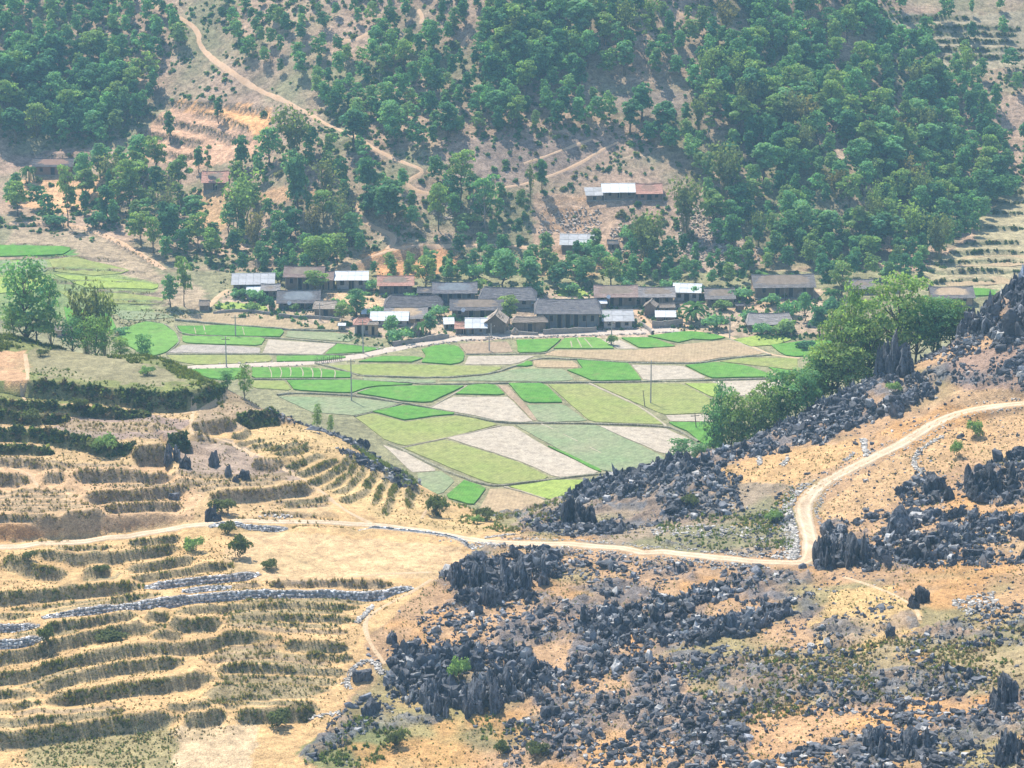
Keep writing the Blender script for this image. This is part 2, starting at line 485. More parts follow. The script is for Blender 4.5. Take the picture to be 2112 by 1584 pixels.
# where rock breaks through: (polygon in photo pixels, share, mean size m, tall, name of the place)
RZ = [
    ([(1060, 1085), (1150, 1050), (1190, 1000), (1240, 1000), (1330, 975), (1430, 960), (1520, 985), (1530, 1060), (1350, 1080), (1240, 1110), (1150, 1105)], 1.0, 1.15, 1.0, 'on the ridge between fields and road'),
    ([(1190, 1070), (1195, 1000), (1240, 985), (1400, 945), (1440, 960), (1260, 1060)], 1.2, 1.3, 1.4, 'on the ridge between fields and road'),
    ([(1530, 925), (1580, 895), (1680, 840), (1800, 775), (1900, 770), (1940, 810), (1850, 850), (1740, 885), (1690, 915), (1560, 945)], 1.6, 1.35, 1.2, 'on the ridge below the big trees'),
    ([(1420, 960), (1480, 930), (1560, 900), (1600, 925), (1500, 960), (1430, 990)], 1.0, 1.0, 1.0, 'on the ridge below the big trees'),
    ([(1850, 780), (1950, 700), (2112, 650), (2200, 640), (2200, 800), (1950, 790)], 0.75, 1.2, 0.9, 'on the upper right slope'),
    ([(1980, 690), (1995, 610), (2060, 575), (2200, 540), (2200, 680)], 1.7, 1.9, 2.0, 'on the crag at the upper right'),
    ([(1350, 1120), (1530, 1080), (1640, 1000), (1640, 1130), (1560, 1145), (1440, 1140)], 0.45, 0.75, 0.8, 'beside the inner bend of the road'),
    ([(1690, 1160), (1700, 1080), (1760, 1070), (1870, 1050), (1950, 1060), (2112, 1060), (2350, 1040), (2350, 1150), (1950, 1170), (1800, 1175)], 0.85, 1.35, 1.25, 'just right of the road bend'),
    ([(1700, 1170), (1700, 1085), (1790, 1080), (1790, 1160)], 1.3, 1.5, 1.6, 'just right of the road bend'),
    ([(1970, 1010), (2000, 975), (2090, 930), (2350, 900), (2350, 1030), (2050, 1040)], 1.1, 1.3, 1.3, 'above the bend at the right'),
    ([(1850, 1010), (1890, 975), (1950, 990), (1950, 1035), (1870, 1040)], 0.9, 1.2, 1.0, 'above the bend at the right'),
    ([(890, 1200), (930, 1165), (1020, 1125), (1130, 1130), (1160, 1180), (1120, 1230), (1040, 1250), (960, 1240)], 1.0, 1.35, 1.4, 'below the road near the tan field'),
    ([(1120, 1130), (1350, 1145), (1650, 1175), (1680, 1230), (1560, 1260), (1420, 1240), (1250, 1230), (1140, 1200)], 0.85, 0.85, 0.8, 'just below the straight road'),
    ([(1240, 1220), (1420, 1210), (1560, 1200), (1640, 1240), (1560, 1310), (1400, 1340), (1230, 1400), (1160, 1400), (1180, 1310)], 1.35, 1.3, 1.3, 'in the dark belt at mid slope'),
    ([(940, 1240), (1240, 1230), (1200, 1330), (1000, 1340), (880, 1320), (840, 1280)], 0.9, 1.0, 0.9, 'on the slope beside the tan field'),
    ([(830, 1340), (960, 1330), (1060, 1310), (1150, 1400), (1080, 1440), (920, 1460), (800, 1440), (800, 1380)], 1.3, 1.5, 1.4, 'in the dark lower middle mass'),
    ([(1080, 1400), (1250, 1380), (1400, 1350), (1500, 1330), (1480, 1400), (1300, 1460), (1120, 1480)], 1.05, 1.1, 1.0, 'on the lower slope'),
    ([(740, 1430), (830, 1440), (920, 1470), (880, 1500), (760, 1510), (640, 1580), (620, 1560)], 0.8, 0.9, 0.8, 'beside the lowest terrace'),
    ([(1040, 1490), (1200, 1460), (1420, 1420), (1560, 1440), (1540, 1584), (1040, 1584)], 1.0, 1.1, 0.9, 'at the lower edge of the slope'),
    ([(1500, 1340), (1640, 1330), (1900, 1330), (2000, 1420), (1850, 1480), (1600, 1470), (1480, 1420)], 0.6, 0.95, 0.9, 'in the grass at lower right'),
    ([(1880, 1420), (1960, 1380), (2040, 1380), (2050, 1450), (1960, 1470)], 1.1, 1.2, 1.0, 'on the lower right slope'),
    ([(1540, 1580), (1700, 1520), (1860, 1470), (2112, 1420), (2400, 1400), (2400, 1640), (1540, 1640)], 0.8, 1.2, 0.8, 'in the lower right corner'),
    ([(1840, 1330), (1900, 1300), (2000, 1260), (2112, 1240), (2112, 1330), (1950, 1340)], 0.6, 0.9, 0.9, 'on the right slope'),
    ([(1640, 1180), (1780, 1180), (1860, 1210), (1900, 1290), (1800, 1330), (1640, 1330), (1600, 1260)], 0.4, 0.8, 0.9, 'round the small tan field'),
    ([(640, 872), (690, 880), (770, 935), (862, 1000), (850, 1022), (760, 968), (680, 915), (640, 890)], 1.1, 1.3, .9, 'on the rim of the terraced hill'),
    ([(530, 828), (575, 826), (650, 868), (655, 890), (580, 862)], 1.1, 1.1, .9, 'on the rim of the terraced hill'),
    ([(1000, 1060), (1120, 1040), (1200, 1000), (1200, 1060), (1080, 1080)], 0.4, 0.7, 0.7, 'on the saddle between the two hills'),
]

# bedrock: in the rocky zones the ground itself is broken, ridged limestone
_gx, _gy = np.meshgrid(FGX, FGY)
_pu, _pv, _ = project(_gx, _gy, FGZ)
_pu = _pu + 14 * fbm(_gx, _gy, 5, 3, 201); _pv = _pv + 9 * fbm(_gx, _gy, 5, 3, 202)
BED = np.zeros_like(FGZ)
for _poly, _sh, _sz, _tl, _nm in RZ:
    _m = inpoly(_pu, _pv, _poly)
    BED[_m] = np.maximum(BED[_m], min(0.95, 0.25 + 0.5 * _sh))
_n = fbm(_gx, _gy, 6.0, 4, 203)
BED = np.clip((BED - 0.6 + 1.5 * _n) * 2.2, 0, 1) * (BED > 0)
_rid = 1 - np.abs(fbm(_gx, _gy * 1.4, 3.2, 3, 204)) * 2.2
_rid2 = vnoise(_gx * 1.1, _gy * 1.1, 205)
FGZ = FGZ + BED * (0.95 * np.clip(_rid, 0, 1) ** 2 + 0.45 * _rid2 - 0.25)

# ------------------------------------------------------------------ object helpers
def tag(o, label=None, cat=None, group=None, kind=None):
    if label: o['label'] = label
    if cat: o['category'] = cat
    if group: o['group'] = group
    if kind: o['kind'] = kind
    return o


def empty(name, loc=(0, 0, 0), rz=0.0, label=None, cat=None, group=None):
    o = bpy.data.objects.new(name, None)
    o.empty_display_size = 0.5
    COL.objects.link(o)
    o.location = loc
    o.rotation_euler = (0, 0, rz)
    return tag(o, label, cat, group)


def np_mesh(name, V, F, mat=None, col=None, smooth=False, extra=None):
    """fast mesh from arrays; F is (m,k) with constant k"""
    V = np.ascontiguousarray(V, np.float32); F = np.ascontiguousarray(F, np.int32)
    me = bpy.data.meshes.new(name)
    me.vertices.add(len(V)); me.vertices.foreach_set('co', V.ravel())
    m, k = F.shape
    me.loops.add(m * k); me.loops.foreach_set('vertex_index', F.ravel())
    me.polygons.add(m); me.polygons.foreach_set('loop_start', np.arange(0, m * k, k, dtype=np.int32))
    me.polygons.foreach_set('use_smooth', np.full(m, smooth))
    me.update(calc_edges=True)
    if col is not None:
        c = np.ones((len(V), 4), np.float32); c[:, :3] = col
        me.color_attributes.new('Col', 'FLOAT_COLOR', 'POINT').data.foreach_set('color', c.ravel())
    if mat:
        me.materials.append(mat)
    return me


def link(name, me, parent=None):
    o = bpy.data.objects.new(name, me)
    COL.objects.link(o)
    if parent is not None:
        o.parent = parent
    return o


class MB:
    """collects plain polygons, built as one mesh"""
    def __init__(s): s.v = []; s.f = []

    def add(s, vs, fs):
        n = len(s.v); s.v += [tuple(p) for p in vs]; s.f += [tuple(n + i for i in f) for f in fs]; return s

    def box(s, c, d, rz=0.0, taper=1.0):
        cx, cy, cz = c; a, b, h = d[0] / 2, d[1] / 2, d[2] / 2
        cr, sr = math.cos(rz), math.sin(rz); vs = []
        for z, q in ((-h, 1.0), (h, taper)):
            for x, y in ((-a, -b), (a, -b), (a, b), (-a, b)):
                x *= q; y *= q
                vs.append((cx + x * cr - y * sr, cy + x * sr + y * cr, cz + z))
        return s.add(vs, [(3, 2, 1, 0), (4, 5, 6, 7), (0, 1, 5, 4), (1, 2, 6, 5), (2, 3, 7, 6), (3, 0, 4, 7)])

    def tube(s, pts, rad, n=6, cap=True):
        pts = [Vector(p) for p in pts]; base = len(s.v); vs = []; fs = []
        for i, p in enumerate(pts):
            d = (pts[min(i + 1, len(pts) - 1)] - pts[max(i - 1, 0)]).normalized()
            a = d.orthogonal().normalized() if abs(d.z) < 0.95 else Vector((1, 0, 0)).cross(d).normalized()
            b = d.cross(a)
            r = rad[i] if hasattr(rad, '__len__') else rad
            for k in range(n):
                t = 2 * math.pi * k / n
                vs.append(p + (a * math.cos(t) + b * math.sin(t)) * r)
        for i in range(len(pts) - 1):
            for k in range(n):
                q = (k + 1) % n
                fs.append((i * n + k, i * n + q, (i + 1) * n + q, (i + 1) * n + k))
        if cap:
            fs.append(tuple(range(n - 1, -1, -1))); fs.append(tuple((len(pts) - 1) * n + k for k in range(n)))
        return s.add(vs, fs)

    def mesh(s, name, mat, smooth=False):
        me = bpy.data.meshes.new(name); me.from_pydata(s.v, [], s.f); me.update()
        if mat: me.materials.append(mat)
        if smooth: me.polygons.foreach_set('use_smooth', [True] * len(me.polygons))
        return me

    def build(s, name, mat, parent=None, smooth=False):
        return link(name, s.mesh(name, mat, smooth), parent)


# ------------------------------------------------------------------ materials
class NT:
    def __init__(s, name, rough=0.9):
        s.m = bpy.data.materials.new(name); s.m.use_nodes = True
        s.n = s.m.node_tree.nodes; s.l = s.m.node_tree.links
        s.b = s.n['Principled BSDF']; s.out = s.n['Material Output']
        s.b.inputs['Roughness'].default_value = rough
        s.b.inputs['Specular IOR Level'].default_value = 0.15

    def put(s, inp, v):
        if isinstance(v, bpy.types.NodeSocket): s.l.new(v, inp)
        else: inp.default_value = v

    def pos(s):
        g = s.n.new('ShaderNodeNewGeometry'); return g.outputs['Position']

    def obj(s):
        return s.n.new('ShaderNodeTexCoord').outputs['Object']

    def rand(s):
        return s.n.new('ShaderNodeObjectInfo').outputs['Random']

    def noise(s, vec, scale, detail=3, rough=0.55, stretch=None):
        if stretch is not None:
            mp = s.n.new('ShaderNodeMapping'); mp.inputs['Scale'].default_value = stretch
            s.l.new(vec, mp.inputs['Vector']); vec = mp.outputs[0]
        t = s.n.new('ShaderNodeTexNoise'); s.l.new(vec, t.inputs['Vector'])
        t.inputs['Scale'].default_value = scale; t.inputs['Detail'].default_value = detail; t.inputs['Roughness'].default_value = rough
        return t.outputs['Fac']

    def voro(s, vec, scale, out='Distance'):
        t = s.n.new('ShaderNodeTexVoronoi'); s.l.new(vec, t.inputs['Vector']); t.inputs['Scale'].default_value = scale
        return t.outputs[out]

    def wave(s, vec, scale, rot=0.0, dist=1.0):
        mp = s.n.new('ShaderNodeMapping'); mp.inputs['Rotation'].default_value = (0, 0, rot); s.l.new(vec, mp.inputs['Vector'])
        t = s.n.new('ShaderNodeTexWave'); s.l.new(mp.outputs[0], t.inputs['Vector'])
        t.inputs['Scale'].default_value = scale; t.inputs['Distortion'].default_value = dist; t.inputs['Detail'].default_value = 1.5
        return t.outputs['Fac']

    def ramp(s, fac, stops):
        r = s.n.new('ShaderNodeValToRGB'); s.l.new(fac, r.inputs['Fac'])
        e = r.color_ramp.elements
        while len(e) < len(stops): e.new(0.5)
        for q, (p, c) in zip(e, stops):
            q.position = p; q.color = (c, c, c, 1) if not hasattr(c, '__len__') else (*c, 1)
        return r.outputs['Color']

    def mix(s, a, b, fac=0.5, mode='MIX'):
        x = s.n.new('ShaderNodeMix'); x.data_type = 'RGBA'; x.blend_type = mode
        s.put(x.inputs['Factor'], fac)
        s.put(x.inputs['A'], a if isinstance(a, bpy.types.NodeSocket) else (*a, 1))
        s.put(x.inputs['B'], b if isinstance(b, bpy.types.NodeSocket) else (*b, 1))
        return x.outputs['Result']

    def math(s, op, a, b=0.0, clamp=False):
        x = s.n.new('ShaderNodeMath'); x.operation = op; x.use_clamp = clamp
        s.put(x.inputs[0], a); s.put(x.inputs[1], b); return x.outputs[0]

    def attr(s, name='Col'):
        a = s.n.new('ShaderNodeAttribute'); a.attribute_name = name; return a.outputs['Color']

    def color(s, c):
        s.put(s.b.inputs['Base Color'], c if isinstance(c, bpy.types.NodeSocket) else (*c, 1)); return s

    def bump(s, h, dist=0.3, strength=1.0):
        x = s.n.new('ShaderNodeBump'); x.inputs['Distance'].default_value = dist; x.inputs['Strength'].default_value = strength
        s.put(x.inputs['Height'], h); s.l.new(x.outputs[0], s.b.inputs['Normal']); return s


def ground_mat(name, fine=1.3, relief=0.25):
    t = NT(name, 0.95)
    p = t.pos()
    n1 = t.noise(p, 0.35, 5, 0.65)
    n2 = t.noise(p, fine, 4, 0.7)
    n3 = t.noise(p, fine * 4.5, 2, 0.6)
    c = t.mix(t.attr(), t.ramp(n1, [(0.3, 0.68), (0.7, 1.25)]), 1.0, 'MULTIPLY')
    c = t.mix(c, t.ramp(n2, [(0.32, 0.68), (0.5, 1.0), (0.7, 1.22)]), 1.0, 'MULTIPLY')
    c = t.mix(c, t.ramp(n3, [(0.35, 0.66), (0.62, 1.2)]), 1.0, 'MULTIPLY')
    t.color(c)
    h = t.math('ADD', t.math('MULTIPLY', n2, 0.8), t.math('MULTIPLY', n3, 0.35))
    t.bump(h, relief, 0.9)
    return t.m


M = {}
M['fg'] = ground_mat('hill_soil', 1.2, 0.35)
M['far'] = ground_mat('hillside_soil', 0.7, 0.5)

# ------------------------------------------------------------------ roads and paths: traced, levelled into the ground
ROAD = [(-60, 1131), (0, 1128), (60, 1124), (150, 1118), (250, 1107), (320, 1097), (400, 1083), (450, 1077), (520, 1075), (620, 1076), (700, 1079), (800, 1086), (900, 1100), (980, 1116), (1060, 1121), (1150, 1122), (1250, 1128), (1350, 1138), (1450, 1147), (1540, 1157), (1600, 1161), (1645, 1161), (1664, 1156), (1672, 1144), (1673, 1128), (1671, 1108), (1663, 1080), (1656, 1052), (1664, 1030), (1690, 1003), (1740, 973), (1800, 945), (1870, 910), (1930, 872), (1990, 846), (2050, 838), (2112, 832), (2190, 824)]


def plan_line(pts, layer, step=1.5, it=2):
    L = smooth_line(pts, it)
    P = hit(L[:, 0], L[:, 1], layer)
    return resample(P[:, :2], step)


def level(P, halfw, gx, gy, gz, blend=1.2):
    """cut a level bed for a road into a height grid"""
    zc = bil(gx, gy, gz, P[:, 0], P[:, 1])
    k = np.ones(9) / 9
    zc = np.convolve(np.pad(zc, 4, mode='edge'), k, 'valid')
    X, Y = np.meshgrid(gx, gy)
    best = np.full(gz.shape, 1e9); bz = np.zeros(gz.shape)
    for a, z in zip(P, zc):
        i0, i1 = np.searchsorted(gx, [a[0] - halfw - blend - 2, a[0] + halfw + blend + 2])
        j0, j1 = np.searchsorted(gy, [a[1] - halfw - blend - 2, a[1] + halfw + blend + 2])
        d = np.hypot(X[j0:j1, i0:i1] - a[0], Y[j0:j1, i0:i1] - a[1])
        s = best[j0:j1, i0:i1]
        up = d < s
        best[j0:j1, i0:i1] = np.where(up, d, s)
        bz[j0:j1, i0:i1] = np.where(up, z, bz[j0:j1, i0:i1])
    w = np.clip(1 - (best - halfw) / blend, 0, 1)
    gz[:] = gz * (1 - w) + bz * w
    return best


ROADP = plan_line(ROAD, 'fg', 1.0, 1)
ROADW = 1.75
_dr = level(ROADP, ROADW, FGX, FGY, FGZ, 1.5)
FGM[0][_dr < ROADW + 0.3] = 0
BED[_dr < ROADW + 1.0] = 0


def strip(name, P, width, mat, lift=0.05, layer='any', across=4, jitter=0.25):
    P = np.asarray(P)
    T = np.gradient(P, axis=0); T /= np.linalg.norm(T, axis=1)[:, None] + 1e-9
    N = np.stack([-T[:, 1], T[:, 0]], 1)
    w = width * (1 + jitter * fbm(P[:, 0], P[:, 1], 6, 2, 77)) if np.isscalar(width) else width
    rows = []
    for k in range(across + 1):
        q = (k / across - 0.5)
        e = P + N * (q * w)[:, None]
        if k in (0, across):
            e = e + N * (0.12 * np.mean(width) * fbm(P[:, 0] + 50 * k, P[:, 1], 1.6, 2, 78))[:, None]
        z = ground(e[:, 0], e[:, 1], layer) + lift - (0.1 if k in (0, across) else 0)
        rows.append(np.column_stack([e, z]))
    V = np.stack(rows, 1).reshape(-1, 3)
    n = len(P); a = across + 1
    ii, kk = np.meshgrid(np.arange(n - 1), np.arange(across), indexing='ij')
    b = (ii * a + kk).ravel()
    F = np.stack([b, b + a, b + a + 1, b + 1], 1)
    q = np.abs(np.linspace(-1, 1, a))
    rut = np.where((q > .3) & (q < .7), 1.12, np.where(q <= .3, .84, .74))      # wheel tracks worn pale, crown and verges dirtier
    cc = (rut[None] * (1 + .12 * fbm(P[:, 0], P[:, 1], 3, 2, 79)[:, None] + .06 * RNG.normal(size=(n, a)))).reshape(-1, 1) * np.ones((1, 3))
    o = link(name, np_mesh(name, V, F, mat, cc, True))
    tag(o, kind='structure')
    return o


def path_mat(name, c1, c2, fine=1.5, ruts=False):
    t = NT(name, 0.95)
    p = t.pos()
    n = t.noise(p, 0.5, 5, 0.65); n2 = t.noise(p, fine * 3, 3, 0.7)
    c = t.mix(c1, c2, t.ramp(n, [(0.35, 0.0), (0.65, 1.0)]))
    c = t.mix(c, t.ramp(n2, [(0.3, 0.70), (0.65, 1.14)]), 1.0, 'MULTIPLY')
    if ruts: c = t.mix(c, t.attr(), 1.0, 'MULTIPLY')
    t.color(c).bump(n2, 0.12, 0.8)
    return t.m


M['road'] = path_mat('dirt_road', (0.66, 0.52, 0.36), (0.58, 0.42, 0.26), 1.5, True)
M['lane'] = path_mat('village_lane', (0.55, 0.46, 0.37), (0.47, 0.38, 0.30))
M['trail'] = path_mat('red_trail', (0.62, 0.42, 0.27), (0.56, 0.35, 0.20))
M['footpath'] = path_mat('pale_footpath', (0.58, 0.42, 0.26), (0.50, 0.35, 0.20))

# ------------------------------------------------------------------ ground colours (what the ground is made of, zone by zone)
gx, gy = np.meshgrid(FGX, FGY)
pu, pv, pd = project(gx, gy, FGZ)
ju = pu + 16 * fbm(gx, gy, 4, 3, 51); jv = pv + 10 * fbm(gx, gy, 4, 3, 52)
C = np.empty(gx.shape + (3,)); C[:] = (0.56, 0.36, 0.165)
def zone(poly, col, a=1.0):
    m = inpoly(ju, jv, poly)
    C[m] = C[m] * (1 - a) + np.array(col) * a
# dry grassy slope, upper left
zone([(-900, 600), (330, 700), (470, 800), (560, 830), (420, 900), (640, 1000), (700, 1060), (520, 1075), (300, 1095), (-900, 1125)], (0.49, 0.33, 0.165))
zone([(-900, 960), (320, 960), (420, 1000), (400, 1065), (230, 1095), (-900, 1120)], (0.52, 0.335, 0.18))
zone([(-900, 600), (160, 690), (340, 740), (470, 800), (455, 830), (-900, 830)], (0.20, 0.21, 0.07))
zone([(58, 722), (130, 719), (220, 728), (330, 757), (385, 790), (260, 792), (100, 778), (60, 770)], (0.27, 0.235, 0.125))
zone([(-300, 720), (54, 720), (58, 790), (-300, 790)], (0.50, 0.30, 0.16))
zone([(105, 885), (150, 853), (250, 848), (335, 856), (388, 872), (370, 897), (230, 912), (140, 897)], (0.30, 0.215, 0.165))
zone([(380, 880), (460, 805), (560, 830), (600, 870), (470, 890)], (0.34, 0.245, 0.15))
zone([(360, 905), (470, 905), (600, 960), (640, 985), (420, 990), (370, 980)], (0.34, 0.25, 0.18))
# tan terraces on the nose of the hill
zone([(470, 895), (640, 872), (760, 920), (860, 1000), (960, 1055), (1010, 1085), (980, 1110), (800, 1083), (660, 1010), (560, 940)], (0.53, 0.36, 0.165))
zone([(500, 1098), (740, 1108), (950, 1132), (965, 1150), (900, 1190), (600, 1197), (480, 1193), (462, 1140)], (0.57, 0.385, 0.20))
zone([(60, 1525), (360, 1500), (370, 1584), (60, 1584)], (0.33, 0.27, 0.13))
zone([(365, 1502), (530, 1496), (500, 1700), (365, 1700)], (0.58, 0.42, 0.245))
zone([(700, 860), (760, 900), (860, 985), (840, 1000), (740, 930), (640, 850), (560, 815), (600, 810)], (0.16, 0.17, 0.08))
zone([(975, 1060), (1200, 1010), (1330, 1000), (1130, 1080), (1060, 1090)], (0.27, 0.23, 0.11))
# rocky right-hand slope
ROCKZ = [(1060, 1100), (1070, 1085), (1160, 1050), (1200, 985), (1420, 930), (1600, 880), (1760, 780), (1880, 740), (2000, 600), (2700, 400), (2900, 1800), (700, 1800), (690, 1500), (740, 1420), (760, 1330), (830, 1250), (960, 1150), (1000, 1118)]
zone(ROCKZ, (0.43, 0.27, 0.145))
zone([(1060, 1085), (1180, 1000), (1420, 950), (1640, 960), (1640, 1130), (1560, 1150), (1200, 1118)], (0.31, 0.235, 0.155))
zone([(1450, 975), (1560, 945), (1760, 900), (1800, 930), (1640, 1000), (1500, 990)], (0.50, 0.31, 0.14))
zone([(1690, 1060), (1760, 985), (1950, 890), (2112, 850), (2600, 840), (2600, 930), (1990, 945), (1850, 1030), (1720, 1090)], (0.52, 0.33, 0.165))
zone([(1900, 760), (2112, 700), (2600, 600), (2600, 800), (2000, 810)], (0.36, 0.24, 0.17))
zone([(1940, 805), (2600, 800), (2600, 835), (1990, 840)], (0.50, 0.32, 0.17))
zone([(1850, 1180), (2600, 1150), (2600, 1240), (2000, 1290), (1910, 1260)], (0.43, 0.265, 0.13))
zone([(1380, 1370), (1900, 1310), (2600, 1280), (2600, 1420), (1900, 1440), (1500, 1500)], (0.33, 0.25, 0.13))
zone([(1380, 1480), (1900, 1440), (2600, 1400), (2600, 1800), (1300, 1800)], (0.47, 0.28, 0.14))
zone([(690, 1500), (820, 1420), (960, 1470), (960, 1800), (640, 1800)], (0.50, 0.34, 0.15))
zone([(600, 1560), (740, 1480), (830, 1520), (740, 1600)], (0.23, 0.22, 0.09))
# scattered greener and more orange patches of the rocky slope
inr = inpoly(pu, pv, ROCKZ)
g1 = np.clip((fbm(gx, gy, 14, 3, 61) - 0.12) * 4, 0, 1) * inr
C += g1[..., None] * 0.6 * (np.array((0.20, 0.21, 0.09)) - C)
g2 = np.clip((fbm(gx, gy, 9, 3, 62) - 0.22) * 5, 0, 1) * inr
C += g2[..., None] * 0.7 * (np.array((0.50, 0.27, 0.10)) - C)
zone([(1660, 1290), (1720, 1220), (1840, 1210), (1900, 1260), (1890, 1300), (1770, 1350), (1690, 1340)], (0.55, 0.37, 0.16))
zone([(1690, 1060), (1760, 985), (1950, 890), (2112, 850), (2600, 840), (2600, 930), (1990, 945), (1850, 1030), (1720, 1090)], (0.52, 0.33, 0.165), .7)
# all over: patchy dryness
d = fbm(gx, gy, 11, 3, 63)[..., None]
C *= 1 + 0.16 * d
gl = np.clip(fbm(gx, gy, 6, 3, 64) * 2 - 0.35, 0, 1)[..., None] * ~inr[..., None]
C += 0.35 * gl * (np.array((0.27, 0.23, 0.11)) - C)
# risers carry their own cover
RC = np.array([(0.33, 0.255, 0.135), (0.20, 0.19, 0.08), (0.36, 0.26, 0.15), (0.24, 0.22, 0.21), (0.50, 0.27, 0.115)])
band = np.clip(FGM[0] * 1.8, 0, 1)[..., None]
C = C * (1 - band) + RC[FGM[1].astype(int)] * band
BC = np.array((0.135, 0.138, 0.148)) * (0.75 + 0.6 * vnoise(gx * .9, gy * .9, 207))[..., None]
BC = np.where((fbm(gx, gy, 2.5, 3, 208) > .05)[..., None], np.array((0.27, 0.20, 0.15)), BC)
C = C * (1 - BED[..., None] * .8) + BC * BED[..., None] * .8
# worn lip of each tread, trodden pale
V = np.stack([gx, gy, FGZ], -1).reshape(-1, 3)


def grid_faces(nx, ny):
    i, j = np.meshgrid(np.arange(nx - 1), np.arange(ny - 1))
    b = (j * nx + i).ravel()
    return np.stack([b, b + 1, b + nx + 1, b + nx], 1)


hill = link('terraced_hill', np_mesh('terraced_hill', V, grid_faces(len(FGX), len(FGY)), M['fg'], C.reshape(-1, 3), True))
tag(hill, 'terraced and rocky hillside in front of the valley', kind='structure')

# far hillside
gx, gy = np.meshgrid(FARX, FARY)
pu, pv, pd = project(gx, gy, FARZ)
ju = pu + 18 * fbm(gx, gy, 9, 3, 71); jv = pv + 9 * fbm(gx, gy, 9, 3, 72)
C = np.empty(gx.shape + (3,)); C[:] = (0.385, 0.262, 0.178)
valley = pv > 560
C[valley] = (0.25, 0.23, 0.12)
n = np.clip(fbm(gx, gy, 16, 4, 73) * 1.8 + 0.25, 0, 1)[..., None]
C += ~valley[..., None] * 0.75 * n * (np.array((0.19, 0.195, 0.095)) - C)
zone([(345, 205), (560, 222), (560, 276), (470, 280), (400, 246)], (0.72, 0.38, 0.16))
zone([(240, 325), (350, 225), (420, 240), (560, 290), (540, 325), (420, 345)], (0.53, 0.315, 0.19))
zone([(20, 320), (230, 300), (240, 340), (20, 345)], (0.36, 0.24, 0.17))
zone([(20, 365), (260, 370), (240, 430), (110, 440), (20, 420)], (0.58, 0.34, 0.18))
zone([(385, 395), (470, 385), (470, 470), (430, 490), (390, 440)], (0.53, 0.33, 0.17))
zone([(520, 395), (640, 385), (660, 405), (560, 420)], (0.50, 0.30, 0.16))
zone([(740, 530), (830, 505), (910, 510), (960, 540), (880, 570), (780, 575)], (0.54, 0.28, 0.13))
zone([(960, 290), (1220, 285), (1290, 300), (1180, 360), (1020, 390), (930, 370)], (0.30, 0.215, 0.16))
zone([(1260, 195), (1420, 185), (1400, 235), (1290, 235)], (0.31, 0.23, 0.165))
zone([(1100, 400), (1260, 400), (1280, 480), (1300, 560), (1090, 560), (1090, 480)], (0.42, 0.28, 0.18))
zone([(1400, 430), (1480, 430), (1580, 540), (1500, 560), (1390, 545)], (0.40, 0.29, 0.21))
zone([(1650, 260), (1720, 280), (1780, 330), (1740, 340)], (0.42, 0.30, 0.21))
zone([(1820, 30), (2300, 20), (2300, 150), (1960, 140), (1850, 110)], (0.34, 0.28, 0.18))
zone([(1990, 370), (2300, 370), (2300, 600), (1900, 600), (1920, 530), (2010, 500)], (0.36, 0.30, 0.17))
zone([(20, 470), (180, 470), (330, 560), (430, 600), (420, 640), (240, 600), (20, 530)], (0.36, 0.27, 0.17))
zone([(-200, 500), (40, 500), (150, 510), (150, 530), (-200, 530)], (0.12, 0.27, 0.06))
zone([(-200, 545), (110, 535), (230, 560), (330, 590), (320, 605), (-200, 570)], (0.22, 0.27, 0.09))
zone([(-200, 590), (110, 580), (310, 620), (330, 650), (-200, 660)], (0.20, 0.25, 0.09))
zone([(1930, 598), (2060, 598), (2050, 612), (1930, 612)], (0.14, 0.28, 0.08))
# trodden yards of the village
zone([(460, 600), (760, 590), (880, 600), (1500, 600), (1700, 600), (1700, 690), (1200, 700), (900, 700), (720, 690), (440, 640)], (0.42, 0.31, 0.21))
zone([(690, 600), (790, 600), (790, 640), (660, 630)], (0.58, 0.39, 0.22))
zone([(1480, 600), (1660, 600), (1660, 640), (1480, 640)], (0.48, 0.32, 0.2))
band = np.clip(FARM[0] * 1.6, 0, 1)[..., None]
RCF = np.array([(0.20, 0.18, 0.095), (0.15, 0.15, 0.075), (0.19, 0.145, 0.10), (0.24, 0.22, 0.21), (0.46, 0.27, 0.14)])
C = C * (1 - band) + RCF[FARM[1].astype(int)] * band
C *= 1 + 0.22 * fbm(gx, gy, 13, 3, 75)[..., None]
V = np.stack([gx, gy, FARZ], -1).reshape(-1, 3)
hs = link('valley_and_hillside', np_mesh('valley_and_hillside', V, grid_faces(len(FARX), len(FARY)), M['far'], C.reshape(-1, 3), True))
tag(hs, 'valley floor and wooded hillside behind the village', kind='structure')

# ------------------------------------------------------------------ road, lanes, footpaths
strip('dirt_road', ROADP, np.interp(np.arange(len(ROADP)), [0, len(ROADP) * .6, len(ROADP) * .75, len(ROADP)], [2.3, 2.5, 3.0, 3.0]) * (1 + .16 * fbm(ROADP[:, 0], ROADP[:, 1], 5, 3, 80)), M['road'], 0.07, 'fg', 8, 0.22)
tag(bpy.data.objects['dirt_road'], 'pale dirt road winding across the near slope')
VLANE = [(330, 765), (403, 757), (499, 754), (575, 751), (651, 748), (731, 737), (797, 722), (863, 709), (930, 700), (1000, 695), (1100, 691), (1200, 688), (1300, 685), (1400, 680), (1500, 690), (1560, 720), (1590, 732), (1650, 739)]
VLP = plan_line(VLANE[:14], 'far', 1.5)
strip('village_lane', VLP, np.interp(np.arange(len(VLP)), [0, len(VLP) * .4, len(VLP)], [3.2, 4.0, 4.6]), M['lane'], 0.12, 'far', 4)
